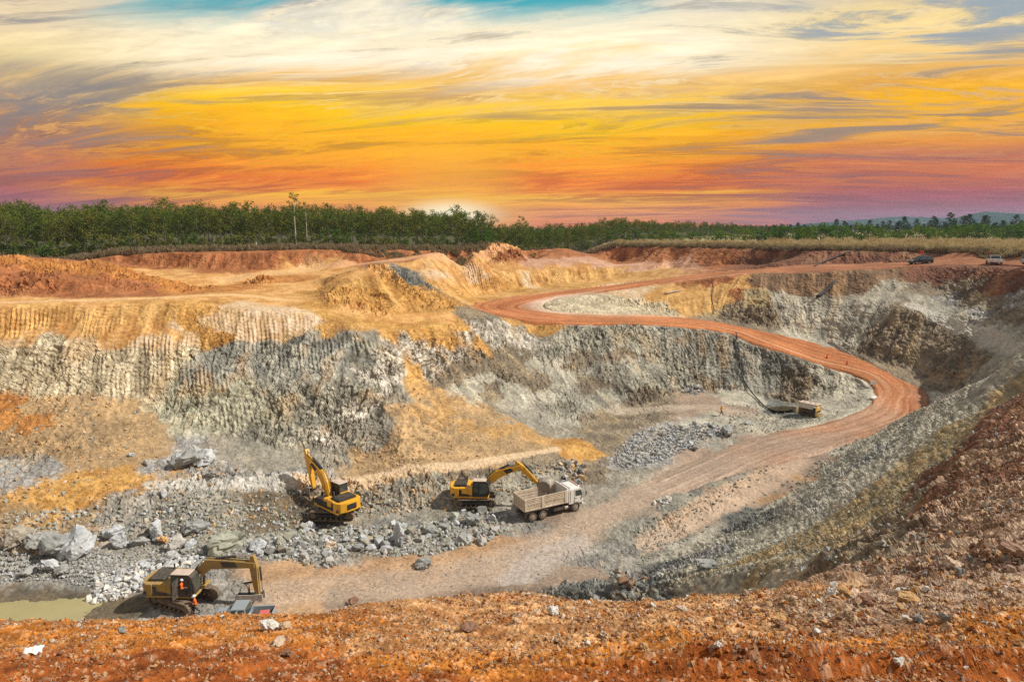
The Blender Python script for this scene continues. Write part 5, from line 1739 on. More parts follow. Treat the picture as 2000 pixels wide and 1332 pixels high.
loose('scree', [(0, 1000), (0, 1125), (180, 1130), (400, 1090), (600, 1100), (620, 1000), (420, 970), (250, 990)], 3000, .12, .62, ['rock_pale', 'rock_grey', 'rock_green'], 3, 2)
loose('pond_gravel', [(0, 1085), (0, 1142), (100, 1135), (180, 1150), (260, 1120), (330, 1090), (200, 1080)], 2600, .10, .38, ['rock_pale', 'rock_grey'], 2.5, 31)
loose('talus_stones', [(0, 770), (250, 780), (340, 900), (560, 930), (0, 1000)], 1300, .10, .6, ['rock_grey', 'rock_tan', 'rock_tan'], 5, 3)
loose('fan_stones', [(790, 740), (850, 740), (1090, 865), (1000, 885), (700, 930), (690, 880)], 1300, .10, .40, ['rock_tan'], 4, 4)
loose('bench_stones', [(300, 955), (620, 955), (880, 930), (1090, 895), (1120, 960), (1000, 1000), (620, 1015), (300, 1050)], 2200, .12, .6, ['rock_grey', 'rock_green', 'rock_tan'], 3, 5)
loose('floor_stones', [(430, 1180), (700, 1100), (1000, 1040), (1200, 1000), (1180, 1140), (900, 1150)], 1100, .05, .26, ['rock_grey', 'rock_tan'], 3, 6)
loose('slope_stones', [(1200, 1145), (1300, 1040), (1480, 970), (1640, 885), (1830, 790), (2000, 690), (2000, 780), (1850, 920), (1720, 1080), (1560, 1125), (1400, 1145)], 4500, .06, .42, ['rock_green', 'rock_grey', 'rock_green'], 6, 7)
loose('sump_stones', [(1430, 790), (1640, 800), (1640, 815), (1500, 845), (1420, 850)], 700, .12, .5, ['rock_green', 'rock_grey'], 3, 8)
loose('tongue_stones', [(1200, 1060), (1300, 990), (1480, 900), (1540, 910), (1380, 1000), (1250, 1110)], 900, .08, .40, ['rock_grey', 'rock_green'], 4, 9)
loose('shoulder_stones', [(1720, 1080), (1830, 975), (1900, 870), (2000, 775), (2000, 1110), (1800, 1140), (1640, 1120)], 6000, .05, .30, ['rock_brown', 'rock_brown', 'rock_brown', 'rock_grey', 'rock_tan'], 5, 10)
loose('road_edge_stones', [(1620, 880), (1690, 850), (1800, 800), (1830, 770), (1860, 800), (1700, 900), (1600, 950), (1540, 960)], 900, .15, .6, ['rock_green', 'rock_grey'], 3, 11)

# --- the rim at the photographer's feet: gravel, and the stones that stand out
def rim_gravel():
    rng = np.random.default_rng(44)
    P, S, R, W = [], [], [], []
    n = 70000
    az = np.radians(-41 + 82 * rng.random(n)); r = 3.6 + 8.5 * rng.random(n) ** .8
    x, y = np.sin(az) * r, np.cos(az) * r
    s = (.0075 + .036 * rng.random(n) ** 8) * (0.75 + .055 * r)
    s *= np.where((x > -1) & (r > 6.0), 1.35, 1)
    # sheltered patches carry less
    keep = fbm(x.astype(np.float32) / .7, y.astype(np.float32) / .7, (x * 0).astype(np.float32), 3) > -.35 + .5 * rng.random(n) - .25
    x, y, s = x[keep], y[keep], s[keep]
    z = SNEAR.z(x, y)
    n = len(x)
    rot = rng.random((n, 3)) * 6.28
    sc = np.stack([s, s * (.6 + .4 * rng.random(n)), s * (.5 + .4 * rng.random(n))], 1)
    pale = sstep(4.6, 7.6, np.hypot(x, y) - .06 * x) + .22 * rng.normal(size=n)
    a = pale > .62
    scatter('red_gravel', np.stack([x, y, z + s * .1], 1)[~a], rot[~a], sc[~a], SETS['rock_red'][:6] + SETS['rock_red'][:4] + SETS['rock_tan'][:2] + SETS['rock_brown'][:1])
    scatter('tan_gravel', np.stack([x, y, z + s * .1], 1)[a], rot[a], sc[a] * 1.25, SETS['rock_tan'][:6] + SETS['rock_brown'][:3] + SETS['rock_white'][:1] + SETS['rock_red'][:2])
rim_gravel()

RIM = [(545, 1255, 26, 'rock_tan', 'orange-brown stone on the rim above centre left'), (560, 1278, 24, 'rock_brown', 'dark-based brown stone on the rim left of centre'), (240, 1232, 20, 'rock_grey', 'dark grey stone on the orange rim at the left'),
       (525, 1226, 34, 'rock_white', 'broad pale slab on the rim below the silver pickup'), (558, 1222, 20, 'rock_tan', 'golden stone just right of the broad pale slab'), (545, 1250, 18, 'rock_white', 'white stone on the rim under the broad slab'),
       (905, 1168, 26, 'rock_brown', 'dark stone on the lip of the rim at centre'), (915, 1228, 30, 'rock_brown', 'reddish stone on the tan rubble right of centre'), (1456, 1158, 16, 'rock_brown', 'small dark upright stone on the rim edge at the right'),
       (1625, 1160, 26, 'rock_white', 'pale buff boulder of the pair on the right rim'), (1648, 1160, 24, 'rock_tan', 'brown boulder of the pair on the right rim'), (1520, 1212, 28, 'rock_tan', 'pale-topped split stone on the rim right of centre'), (1524, 1220, 20, 'rock_brown', 'dark foot stone under the pale-topped split stone'),
       (1690, 1178, 34, 'rock_brown', 'dark angular stone right of the boulder pair'), (1770, 1172, 34, 'rock_tan', 'flat pinkish stone on the right rim'), (1757, 1296, 22, 'rock_white', 'single white stone beside the wheel ruts at the lower right'), (1845, 1210, 24, 'rock_grey', 'grey stone on the right rim below the rubble'),
       (1790, 1210, 22, 'rock_grey', 'small dark slab left of the grey stone on the right rim'), (1860, 1108, 34, 'rock_tan', 'tan block on the right shoulder'), (1975, 1078, 40, 'rock_brown', 'large dark red stone at the right edge of the picture'), (1925, 1085, 26, 'rock_brown', 'dark stone left of the large red one at the right edge'),
       (1850, 1105, 24, 'rock_brown', 'brown stone touching the tan block on the right shoulder'), (1400, 1268, 20, 'rock_white', 'whitish clod on the red rim right of centre'), (1258, 1262, 18, 'rock_tan', 'crumbly tan stone on the rim near the ruts'), (1080, 1195, 24, 'rock_white', 'pinkish white stone on the tan rubble right of centre'),
       (690, 1178, 22, 'rock_brown', 'dark stone on the lip below the hammer excavator bucket end'), (1940, 842, 46, 'rock_brown', 'dark blocky outcrop high on the right shoulder'), (1010, 1215, 20, 'rock_tan', 'tan stone on the rim below the truck'), (1180, 1240, 20, 'rock_tan', 'tan stone on the rim beside the crumbly one'), (1330, 1190, 22, 'rock_tan', 'tan stone on the rim before the near pit corner')]
for px, py, w, mt, lab in RIM:
    p = stand(px, py + 3); s = w * p.length / F * .92
    o = link('stone', BIG[mt][rngk.integers(6)]); o.location = (p.x, p.y, p.z + s * .22)
    o.rotation_euler = (rngk.normal() * .3, rngk.normal() * .3, rngk.random() * 6.28); o.scale = (s, s * .8, s * .75)
    tag(o, lab, 'stone')
for i in range(70):
    px = 520 + 1480 * rngk.random() ** .8
    py = 1150 + 110 * rngk.random() - 95 * max(0, (px - 1500) / 500) * rngk.random()
    p = stand(px, py)
    if p.length > 22: continue
    s = (7 + 11 * rngk.random() ** 2) * p.length / F
    place_rock('stone', SETS[['rock_tan', 'rock_tan', 'rock_brown', 'rock_white'][rngk.integers(4)]][rngk.integers(8)], p, (s, s * .8, s * .7), rngk, 'loose angular stone among the pale rubble along the rim', 'stone', 'loose stones along the rim', sink=.1)

# --- the pond
def pond():
    z = -32.62
    poly = [(-500, 1110), (-200, 1130), (0, 1142), (40, 1138), (80, 1130), (110, 1132), (130, 1145), (105, 1158), (150, 1162), (200, 1168), (262, 1172), (285, 1230), (0, 1260), (-500, 1260)]
    pts = [at_z(px, py, z) for px, py in poly]
    me = bpy.data.meshes.new('pond')
    me.from_pydata([tuple(p) for p in pts], [], [list(range(len(pts)))]); me.update()
    if me.polygons[0].normal.z < 0: me.flip_normals()
    m = bpy.data.materials.new('muddy water'); m.use_nodes = True
    k = NT(m.node_tree); tc = k.n('ShaderNodeTexCoord')
    n = k.noise(tc.outputs['Object'], .35, 4, .6)
    b = k.n('ShaderNodeBsdfPrincipled'); k.set(b.inputs['Base Color'], k.mix(n, (.40, .35, .17), (.29, .25, .12)))
    b.inputs['Roughness'].default_value = .12; b.inputs['Specular IOR Level'].default_value = .3
    bp = k.n('ShaderNodeBump'); bp.inputs['Strength'].default_value = .04
    k.set(bp.inputs['Height'], k.noise(tc.outputs['Object'], 2.5, 3)); k.t.links.new(bp.outputs[0], b.inputs['Normal'])
    o = k.n('ShaderNodeOutputMaterial'); k.t.links.new(b.outputs[0], o.inputs[0])
    me.materials.append(m)
    tag(link('pond', me), kind='structure')
    z = ground(*at_z(1530, 803, -28.6).xy) + .12
    poly = [(1498, 800), (1510, 796), (1530, 795), (1550, 797), (1552, 803), (1535, 808), (1515, 808)]
    pts = [hit(px, py) + Vector((0, 0, .05)) for px, py in poly]; zz = min(ground(*hit(px, py).xy) for px, py in ((1520, 798), (1535, 799), (1545, 798))) + .30
    me2 = bpy.data.meshes.new('sump_water'); me2.from_pydata([(p.x, p.y, zz) for p in pts], [], [list(range(len(pts)))]); me2.update()
    if me2.polygons[0].normal.z < 0: me2.flip_normals()
    m3 = mat('sump water', (.06, .05, .03), .08); me2.materials.append(m3); tag(link('sump_water', me2), kind='structure')
pond()
# ================================================================== EXCAVATORS
def stadium(x0, x1, r, n=9):
    """closed outline in XZ of a track: straight top and bottom, round ends (z from 0 to 2r)"""
    P = []
    for i in range(n + 1):
        a = -math.pi / 2 + math.pi * i / n; P.append((x1 + r * math.cos(a), r + r * math.sin(a)))
    for i in range(n + 1):
        a = math.pi / 2 + math.pi * i / n; P.append((x0 + r * math.cos(a), r + r * math.sin(a)))
    return P


def excavator(loc, track_heading, house_heading, label, pose, tool='bucket', old=False, scale=1.0, door_open=False):
    """pose: knee, tip, stick end (x, z in the plane of the boom, from the boom foot), tool angle"""
    yel = M['yellow_old' if old else 'yellow']; blk = M['black_old' if old else 'black']
    root = empty('excavator', loc, (0, 0, track_heading), scale)
    tag(root, label, 'excavator')
    # --- undercarriage
    for sgn in (1, -1):
        yc = sgn * 1.22
        out = stadium(-1.72, 1.72, .43)
        inn = stadium(-1.72, 1.72, .37)
        mb = MB()
        n = len(out)
        ring = []
        for (a, b) in zip(out, inn):
            b = (b[0], b[1] + .06)
            ring.append([mb.bm.verts.new((p[0], yc + t * .31, p[1])) for p in (a, b) for t in (-1, 1)])
        for i in range(n):
            r0, r1 = ring[i], ring[(i + 1) % n]
            for a, b in ((0, 1), (1, 3), (3, 2), (2, 0)): mb.bm.faces.new((r0[a], r0[b], r1[b], r1[a]))
        tr = mb.build('track', M['track'], root)
        # grousers: one shoe per link
        L_ = 2 * 3.44 + 2 * math.pi * .43; ns = 44
        sh = MB()
        for i in range(ns):
            s = i * L_ / ns
            if s < 3.44: p, ang = (-1.72 + s, 0.0), -math.pi / 2
            elif s < 3.44 + math.pi * .43:
                a = -math.pi / 2 + (s - 3.44) / .43; p, ang = (1.72 + .43 * math.cos(a), .43 + .43 * math.sin(a)), a
            elif s < 6.88 + math.pi * .43: p, ang = (1.72 - (s - 3.44 - math.pi * .43), .86), math.pi / 2
            else:
                a = math.pi / 2 + (s - 6.88 - math.pi * .43) / .43; p, ang = (-1.72 + .43 * math.cos(a), .43 + .43 * math.sin(a)), a
            nx, nz = math.cos(ang), math.sin(ang)
            sh.box((p[0] + nx * .015, yc, p[1] + nz * .015), (.05, .60, .155), (0, -ang, 0))
        o = sh.build('track_shoes', M['track'], tr); o['kind'] = 'stuff'
        MB().box((0, yc, .44), (2.9, .34, .36), bevel=.05).build('track_frame', blk if not old else M['track'], root)
        MB().cyl((-1.72, yc - .2, .43), (-1.72, yc + .2, .43), .30, seg=14).build('sprocket', M['track'], root)
        MB().cyl((1.72, yc - .2, .43), (1.72, yc + .2, .43), .29, seg=14).build('idler', M['track'], root)
        for xx in (-1.0, -.5, 0, .5, 1.0):
            MB().cyl((xx, yc - .22, .18), (xx, yc + .22, .18), .11, seg=8).build('roller', M['track'], root)
    MB().box((0, 0, .55), (1.7, 1.9, .34), bevel=.06).build('chassis', blk, root)
    H = Matrix.Rotation(house_heading - track_heading, 4, 'Z')
    MB(H).cyl((0, 0, .70), (0, 0, 1.02), .68, seg=20).build('turntable', blk, root)
    # --- house
    MB(H).box((-.45, 0, 1.09), (3.9, 2.66, .16), bevel=.03).build('deck', yel, root)
    cw = [(-1.75, -1.36), (-2.25, -1.34), (-2.62, -1.10), (-2.80, -.55), (-2.84, 0), (-2.80, .55), (-2.62, 1.10), (-2.25, 1.34), (-1.75, 1.36)]
    cwo = MB(H).prism(cw, 1.18, 2.12, 'XY', bevel=.07).build('counterweight', yel, root)
    MB(H).plate([(-2.855, -.48, 1.42), (-2.855, .48, 1.42), (-2.855, .48, 1.92), (-2.855, -.48, 1.92)], .05).build('rear_grille', blk, cwo)
    MB(H).box((-1.2, .0, 1.66), (1.1, 2.60, .96), bevel=.06).build('engine_housing', yel, root)
    hood = MB(H).box((-1.62, .05, 2.22), (1.30, 1.95, .26), bevel=.10, seg=2).build('engine_hood', blk, root)
    for i in range(6):
        MB(H).box((-2.1 + i * .19, .05, 2.355), (.07, 1.5, .03)).build('vent_slat', M['chassis'], hood)
    for yy in (1.315, -1.315):
        MB(H).box((-1.75, yy, 1.72), (.62, .03, .42), bevel=.01).build('side_grille', blk, root)
        MB(H).prism([(-2.5, 1.24), (-.15, 1.24), (-.55, 1.40), (-1.2, 1.50), (-2.5, 1.50)], yy - .022, yy + .022).build('side_stripe', blk, root)
    MB(H).box((.25, .92, 1.52), (1.7, .84, .70), bevel=.06).build('fuel_tank', blk, root)
    MB(H).box((-.40, .90, 1.95), (.62, .80, .30), bevel=.05).build('tool_box', yel, root)
    MB(H).box((-.48, -.86, 1.66), (.42, .95, .96), bevel=.05).build('side_cover', yel, root)
    MB(H).cyl((-1.05, .72, 2.3), (-1.05, .72, 2.78), .07, seg=8).build('exhaust_pipe', M['chassis'], root)
    MB(H).tube([(1.25, 1.27, 1.2), (1.25, 1.27, 2.05), (.2, 1.27, 2.05), (-.2, 1.27, 1.9)], .022, 5).build('handrail', blk, root)
    # --- cab (right-hand side)
    prof = [(-.22, 1.18), (1.42, 1.18), (1.62, 1.62), (1.44, 2.72), (1.20, 2.92), (-.22, 2.92)]
    cab = MB(H).prism(prof, -1.36, -.38, bevel=.03).build('cab', blk, root)
    roof = MB(H).box((.50, -.87, 2.945), (1.48, .96, .07), bevel=.03).build('cab_roof', M['roof_dust'], root)
    if not old: MB(H).box((.58, -.87, 2.99), (.6, .5, .04), bevel=.01).build('roof_hatch', M['canvas'], roof)
    MB(H).plate([(1.635, -1.28, 1.66), (1.635, -.46, 1.66), (1.462, -.46, 2.70), (1.462, -1.28, 2.70)], .03).build('windscreen', M['glass'], cab)
    if not door_open:
        MB(H).plate([(.52, -1.372, 1.45), (1.45, -1.372, 1.70), (1.36, -1.372, 2.66), (.52, -1.372, 2.72)], .02).build('door_window', M['glass'], cab)
    else:
        MB(H).plate([(.42, -1.368, 1.26), (1.40, -1.368, 1.26), (1.30, -1.368, 2.70), (.42, -1.368, 2.70)], .02).build('door_opening', M['chassis'], cab)
        d = MB(H).plate([(.40, -1.38, 1.25), (.30, -2.20, 1.25), (.30, -2.10, 2.70), (.40, -1.38, 2.74)], .05).build('door', blk, root)
        MB(H).plate([(.36, -1.48, 1.75), (.29, -2.10, 1.75), (.29, -2.02, 2.62), (.36, -1.48, 2.66)], .06).build('door_glass', M['glass'], d)
    MB(H).plate([(-.12, -1.372, 1.75), (.38, -1.372, 1.75), (.38, -1.372, 2.74), (-.12, -1.372, 2.74)], .02).build('side_window', M['glass'], cab)
    MB(H).plate([(-.232, -1.26, 1.95), (-.232, -.48, 1.95), (-.232, -.48, 2.76), (-.232, -1.26, 2.76)], .02).build('rear_window', M['glass'], cab)
    MB(H).plate([(.0, -.368, 1.8), (1.3, -.368, 1.8), (1.2, -.368, 2.7), (.0, -.368, 2.7)], .02).build('inner_window', M['glass'], cab)
    MB(H).tube([(1.45, -1.38, 2.0), (1.72, -1.55, 2.05), (1.72, -1.55, 2.45)], .02, 5).build('mirror_arm', blk, root)
    MB(H).box((1.72, -1.57, 2.35), (.06, .2, .34), bevel=.02).build('mirror', blk, root)
    # --- front
    foot = Vector((.62, 0, 1.62)); yb = .12
    K, T, E = [Vector((foot.x + a, 0, foot.z + b)) for a, b in pose[:3]]
    def seg_prof(A, B, wa, wb):
        d = (B - A).normalized(); n = Vector((-d.z, 0, d.x))
        return [A + n * wa / 2, B + n * wb / 2, B - n * wb / 2, A - n * wa / 2]
    d1 = (K - foot).normalized(); d2 = (T - K).normalized()
    n1 = Vector((-d1.z, 0, d1.x)); n2 = Vector((-d2.z, 0, d2.x)); nk = (n1 + n2).normalized()
    if nk.z < 0 and n1.z < 0: nk = -nk; n1 = -n1; n2 = -n2
    km = (foot * .35 + K * .65); tm = (K * .6 + T * .4)
    bp = [foot + n1 * .18 - d1 * .15, km + n1 * .40, K + nk * .36, tm + n2 * .33, T + n2 * .20 + d2 * .2, T - n2 * .20 + d2 * .2, tm - n2 * .36, K - nk * .50, km - n1 * .38, foot - n1 * .20 - d1 * .15]
    bp = [(p.x, p.z) for p in bp]
    boom = MB(H).prism(bp, yb - .26, yb + .26, bevel=.03).build('boom', yel, root)
    a, b = K * .72 + T * .28, K * .35 + T * .65
    for yy in (yb - .265, yb + .265):
        q = [a + n2 * .22, b + n2 * .22 - d2 * .1, b - n2 * .16 + d2 * .12, a - n2 * .26 + d2 * .25]
        MB(H).plate([(p.x, yy, p.z) for p in q], .02).build('boom_marking', blk, boom)
    cyl_a = Vector((1.35, 0, 1.25)); cyl_b = foot * .42 + K * .58 - n1 * .05
    for yy in (yb - .42, yb + .42):
        m = cyl_a * .42 + cyl_b * .58
        c = MB(H).cyl((cyl_a.x, yy, cyl_a.z), (m.x, yy, m.z), .095, seg=10).build('boom_cylinder', blk, root)
        MB(H).cyl((m.x, yy, m.z), (cyl_b.x, yy, cyl_b.z), .055, seg=8).build('piston_rod', M['chrome'], c)
    # stick: from the horn behind the boom tip to the tool pin
    ds = (E - T).normalized(); ns = Vector((-ds.z, 0, ds.x))
    if ns.dot(d2) < 0: ns = -ns                      # ns points away from the machine
    horn = T - ds * .75 + ns * .10
    sp = [horn + ns * .12, T + ns * .34 + ds * .15, E + ns * .16, E - ns * .12, T * .5 + E * .5 - ns * .22, T - ns * .26, horn - ns * .16]
    stick = MB(H).prism([(p.x, p.z) for p in sp], yb - .20, yb + .20, bevel=.025).build('stick', yel, root)
    sa = K * .78 + T * .22 + nk * .45; m = sa * .45 + horn * .55
    c = MB(H).cyl((sa.x, yb, sa.z), (m.x, yb, m.z), .10, seg=10).build('stick_cylinder', blk, root)
    MB(H).cyl((m.x, yb, m.z), (horn.x, yb, horn.z), .06, seg=8).build('piston_rod', M['chrome'], c)
    ba = T + ds * .25 + ns * .52; bb = E - ds * .35 + ns * .42; m = ba * .45 + bb * .55
    c = MB(H).cyl((ba.x, yb, ba.z), (m.x, yb, m.z), .085, seg=10).build('tool_cylinder', blk, root)
    MB(H).cyl((m.x, yb, m.z), (bb.x, yb, bb.z), .05, seg=8).build('piston_rod', M['chrome'], c)
    # hoses along the boom
    for yy in (yb - .15, yb + .15):
        pts = [foot + n1 * .30, km + n1 * .48, K + nk * .46, tm + n2 * .42, T + n2 * .34]
        MB(H).tube([(p.x, yy, p.z) for p in pts], .03, 5).build('hydraulic_hose', M['hose'], root)
    ang = pose[3]
    R2 = lambda x, z: Vector((E.x + x * math.cos(ang) - z * math.sin(ang), 0, E.z + x * math.sin(ang) + z * math.cos(ang)))
    MB(H).plate([(bb.x, yb + .14, bb.z), (bb.x + .08, yb + .14, bb.z + .05), (R2(.36, .10).x, yb + .14, R2(.36, .10).z), (R2(.26, .05).x, yb + .14, R2(.26, .05).z)], .06).build('link_arm', M['track'], root)
    if tool == 'bucket':
        # local frame: pin at the origin, opening towards -x, lip at the far end
        prof = [(-.10, .16), (.42, .14), (.72, -.10), (.84, -.48), (.74, -.88), (.42, -1.16), (-.02, -1.28)]
        pts = [R2(*p) for p in prof]
        mb = MB(H)
        w = .60
        for p, q in zip(pts, pts[1:]):
            mb.plate([(p.x, yb - w, p.z), (p.x, yb + w, p.z), (q.x, yb + w, q.z), (q.x, yb - w, q.z)], .05)
        side = [R2(*p) for p in [(-.10, .16), (.42, .14), (.72, -.10), (.84, -.48), (.74, -.88), (.42, -1.16), (-.02, -1.28), (-.22, -.60)]]
        for yy in (yb - w, yb + w):
            mb.plate([(p.x, yy, p.z) for p in side], .05)
        bk = mb.build('bucket', M['steel'], root)
        for i in range(5):
            yy = yb - w + .08 + i * (2 * w - .16) / 4
            a, b, c2 = R2(.05, -1.24), R2(-.02, -1.34), R2(-.32, -1.36)
            MB(H).plate([(a.x, yy - .07, a.z), (a.x, yy + .07, a.z), (c2.x, yy + .04, c2.z), (c2.x, yy - .04, c2.z)], .06).build('tooth', M['track'], bk)
        for yy in (yb - .24, yb + .24):
            MB(H).plate([(p.x, yy, p.z) for p in (R2(-.14, -.08), R2(-.14, .22), R2(.40, .26), R2(.46, .08))], .05).build('bucket_ear', M['track'], bk)
    else:
        # hydraulic hammer, hanging back towards the machine
        mb = MB(H)
        for yy in (yb - .26, yb + .26):
            mb.plate([(p.x, yy, p.z) for p in (R2(-.05, .22), R2(.45, .22), R2(.45, -.34), R2(-1.7, -.30), R2(-1.75, .14), R2(-.4, .16))], .06)
        hm = mb.build('hammer_housing', M['hammer'], root)
        a, b = R2(-.1, -.06), R2(-1.75, -.08)
        MB(H).cyl((a.x, yb, a.z), (b.x, yb, b.z), .20, seg=10).build('hammer_body', M['chassis'], hm)
        a, b = R2(-1.7, -.08), R2(-2.45, -.09)
        MB(H).cyl((a.x, yb, a.z), (b.x, yb, b.z), .085, .06, seg=10).build('chisel', M['chrome'], hm)
        for p in (R2(-1.55, .16), R2(-.9, -.32), R2(.2, .0)):
            MB(H).cyl((p.x, yb - .34, p.z), (p.x, yb + .34, p.z), .05, seg=8).build('bolt', M['track'], hm)
        for k_ in range(3):
            p0 = T * .45 + E * .55 - ns * .15; p3 = R2(-.7, .1)
            m1 = p0 - ns * (.7 + .16 * k_) + ds * .1; m2 = p3 + Vector((0, 0, .5 + .12 * k_))
            MB(H).tube([(p.x, yb - .12 + .1 * k_, p.z) for p in (p0, m1, m2, p3)], .03, 5).build('hammer_hose', M['hose'], root)
    return root, H, yb


def grade(p, r=2.0):
    """mean height of the finished ground round p"""
    zs = [top(p.x + r * math.cos(a), p.y + r * math.sin(a)) for a in np.linspace(0, 6.28, 9)] + [top(p.x, p.y)]
    return float(np.mean(zs))


def pad(px, py, r=2.0, dz=.0):
    p = stand(px, py); p.z = grade(p, r) + dz
    return p


D = math.radians
# left yellow machine, its back to the photographer
p = pad(655, 1008, 1.8, .12)
excavator(p, D(178), D(138), 'bright yellow excavator with its back to us and boom raised above its hanging bucket',
          [(.95, 1.95), (3.55, 3.25), (2.7, .2), D(4)], scale=1.16)
p = pad(930, 985, 1.8, .12)
ex2 = excavator(p, D(1), D(-3), 'yellow excavator seen side-on reaching its bucket over the white dump truck', [(1.75, 1.75), (4.25, 2.55), (6.3, .55), D(62)], scale=1.05)
p = pad(362, 1178, 2.0, .10)
HAMMER_POS = p.copy()
ex3 = excavator(p, D(-24), D(-3), 'dusty excavator with a hydraulic hammer and open cab door beside the muddy pond', [(1.5, 1.65), (5.0, 1.6), (5.25, -1.02), D(2)], 'hammer', True, 1.10, True)


# ================================================================== DUMP TRUCK
def wheel(root, x, y, r, w, name='wheel'):
    s = 1 if y > 0 else -1
    t = MB().cyl((x, y - w / 2, r), (x, y + w / 2, r), r, seg=20).build(name, M['rubber'], root)
    MB().cyl((x, y + s * (w / 2 - .02), r), (x, y + s * (w / 2 + .015), r), r * .60, seg=16).build('rim', M['rim'], t)
    MB().cyl((x, y + s * (w / 2), r), (x, y + s * (w / 2 + .07), r), r * .22, seg=10).build('hub', M['rim'], t)
    return t


def dump_truck(loc, rz, pitch=0.0):
    root = empty('dump_truck', loc, (0, pitch, rz), 1.0)
    tag(root, 'white cab-over dump truck with an empty dusty cream bed standing beside the yellow excavator', 'truck')
    MB().box((3.9, .42, .78), (7.6, .10, .26)).box((3.9, -.42, .78), (7.6, .10, .26)).box((1.3, 0, .78), (.12, .9, .2)).box((4.6, 0, .78), (.12, .9, .2)).build('chassis', M['chassis'], root)
    for x in (1.15, 2.45):
        for y in (.98, -.98): wheel(root, x, y, .52, .52)
        MB().cyl((x, -.9, .52), (x, .9, .52), .11, seg=8).build('axle', M['chassis'], root)
    for y in (1.05, -1.05): wheel(root, 6.75, y, .52, .30)
    MB().cyl((6.75, -.9, .52), (6.75, .9, .52), .08, seg=8).build('axle', M['chassis'], root)
    for s in (1, -1):
        MB().tube([(.35, s * 1.0, .62), (.45, s * 1.0, 1.05), (1.0, s * 1.0, 1.16), (2.6, s * 1.0, 1.16), (3.05, s * 1.0, 1.05), (3.2, s * 1.0, .8)], .05, 6).build('mudguard_bar', M['steel'], root)
        MB().plate([(.46, s * .74, 1.08), (1.0, s * .74, 1.19), (1.0, s * 1.24, 1.19), (.46, s * 1.24, 1.08)], .03).plate([(1.0, s * .74, 1.19), (2.6, s * .74, 1.19), (2.6, s * 1.24, 1.19), (1.0, s * 1.24, 1.19)], .03).plate([(2.6, s * .74, 1.19), (3.12, s * .74, 1.02), (3.12, s * 1.24, 1.02), (2.6, s * 1.24, 1.19)], .03).build('mudguard', M['steel'], root)
        MB().plate([(.33, s * .74, .40), (.33, s * 1.24, .40), (.42, s * 1.24, 1.02), (.42, s * .74, 1.02)], .03).build('mud_flap', M['rubber'], root)
        MB().box((4.55, s * .85, .72), (1.3, .5, .5), bevel=.08).build('fuel_tank', M['chassis'], root)
        MB().box((5.55, s * .98, .66), (.5, .34, .34), bevel=.05).build('battery_box', M['steel'], root)
    # bed
    x0, x1, zb, zt, hw = .1, 5.55, 1.36, 2.75, 1.24
    MB().box(((x0 + x1) / 2, 0, zb), (x1 - x0, 2 * hw - .06, .14)).build('bed_floor', M['bed_in'], root)
    MB().box(((x0 + x1) / 2, 0, zb - .16), (x1 - x0 - .3, 1.2, .18)).build('subframe', M['chassis'], root)
    for s in (1, -1):
        y = s * hw
        wall = MB().box(((x0 + x1) / 2, y, (zb + zt) / 2 + .02), (x1 - x0, .05, zt - zb)).build('side_wall', M['bed'], root)
        yo = y + s * .045
        MB().box(((x0 + x1) / 2, yo, zt), (x1 - x0, .10, .08)).build('top_rail', M['bed'], wall)
        MB().box(((x0 + x1) / 2, yo, zb + .05), (x1 - x0, .10, .12)).build('bottom_rail', M['bed'], wall)
        for x, w in ((x0 + .12, .24), (x0 + 2.3, .34), (x1 - .16, .34)):
            MB().box((x, yo + s * .012, (zb + zt) / 2), (w, .11, zt - zb - .02), bevel=.015).build('post', M['bed'], wall)
        for xa, xb in ((x0 + .26, x0 + 2.10), (x0 + 2.50, x1 - .36)):
            for zz in (2.56, 2.36, 2.16):
                MB().box(((xa + xb) / 2, yo + s * .01, zz), (xb - xa, .07, .115), bevel=.01).build('slat', M['bed'], wall)
            MB().box(((xa + xb) / 2, yo, 2.03), (xb - xa, .06, .06)).build('mid_rail', M['bed'], wall)
            n = 5
            for i in range(n):
                xx = xa + (i + .5) * (xb - xa) / n
                MB().plate([(xx - .26, yo + s * .012, 1.50), (xx - .18, yo + s * .012, 1.50), (xx + .26, yo + s * .012, 1.98), (xx + .18, yo + s * .012, 1.98)], .04).build('brace', M['bed'], wall)
        inner = y - s * .03
        for zz in (1.75, 2.1, 2.45):
            MB().box(((x0 + x1) / 2, inner, zz), (x1 - x0 - .1, .03, .05)).build('inner_rib', M['bed_in'], wall)
    hb = MB().box((x1, 0, (zb + zt) / 2 + .12), (.06, 2 * hw + .02, zt - zb + .24)).build('headboard', M['truck_white'], root)
    MB().box((x1 + .02, 0, zt + .27), (.16, 2 * hw + .16, .10), bevel=.02).build('top_rail', M['truck_white'], hb)
    for y in (-1.2, 1.2): MB().box((x1 + .05, y, 2.05), (.22, .16, 1.55), bevel=.02).build('post', M['truck_white'], hb)
    tg = MB().box((x0, 0, (zb + zt) / 2), (.06, 2 * hw - .02, zt - zb)).build('tailgate', M['bed'], root)
    for zz in (1.55, 1.85, 2.15, 2.45, 2.72): MB().box((x0 - .04, 0, zz), (.06, 2 * hw - .1, .09), bevel=.01).build('slat', M['bed'], tg)
    for y in (-1.18, -.6, 0, .6, 1.18): MB().box((x0 - .05, y, 2.05), (.09, .12, 1.35), bevel=.01).build('post', M['bed'], tg)
    # cab
    prof = [(5.88, .98), (7.62, .98), (7.78, 1.25), (7.76, 1.78), (7.52, 2.62), (7.35, 2.74), (6.05, 2.74), (5.88, 2.62)]
    cab = MB().prism(prof, -1.20, 1.20, bevel=.05).build('cab', M['truck_white'], root)
    MB().box((6.75, 0, 2.78), (1.25, 2.0, .10), bevel=.04).build('roof', M['truck_white'], cab)
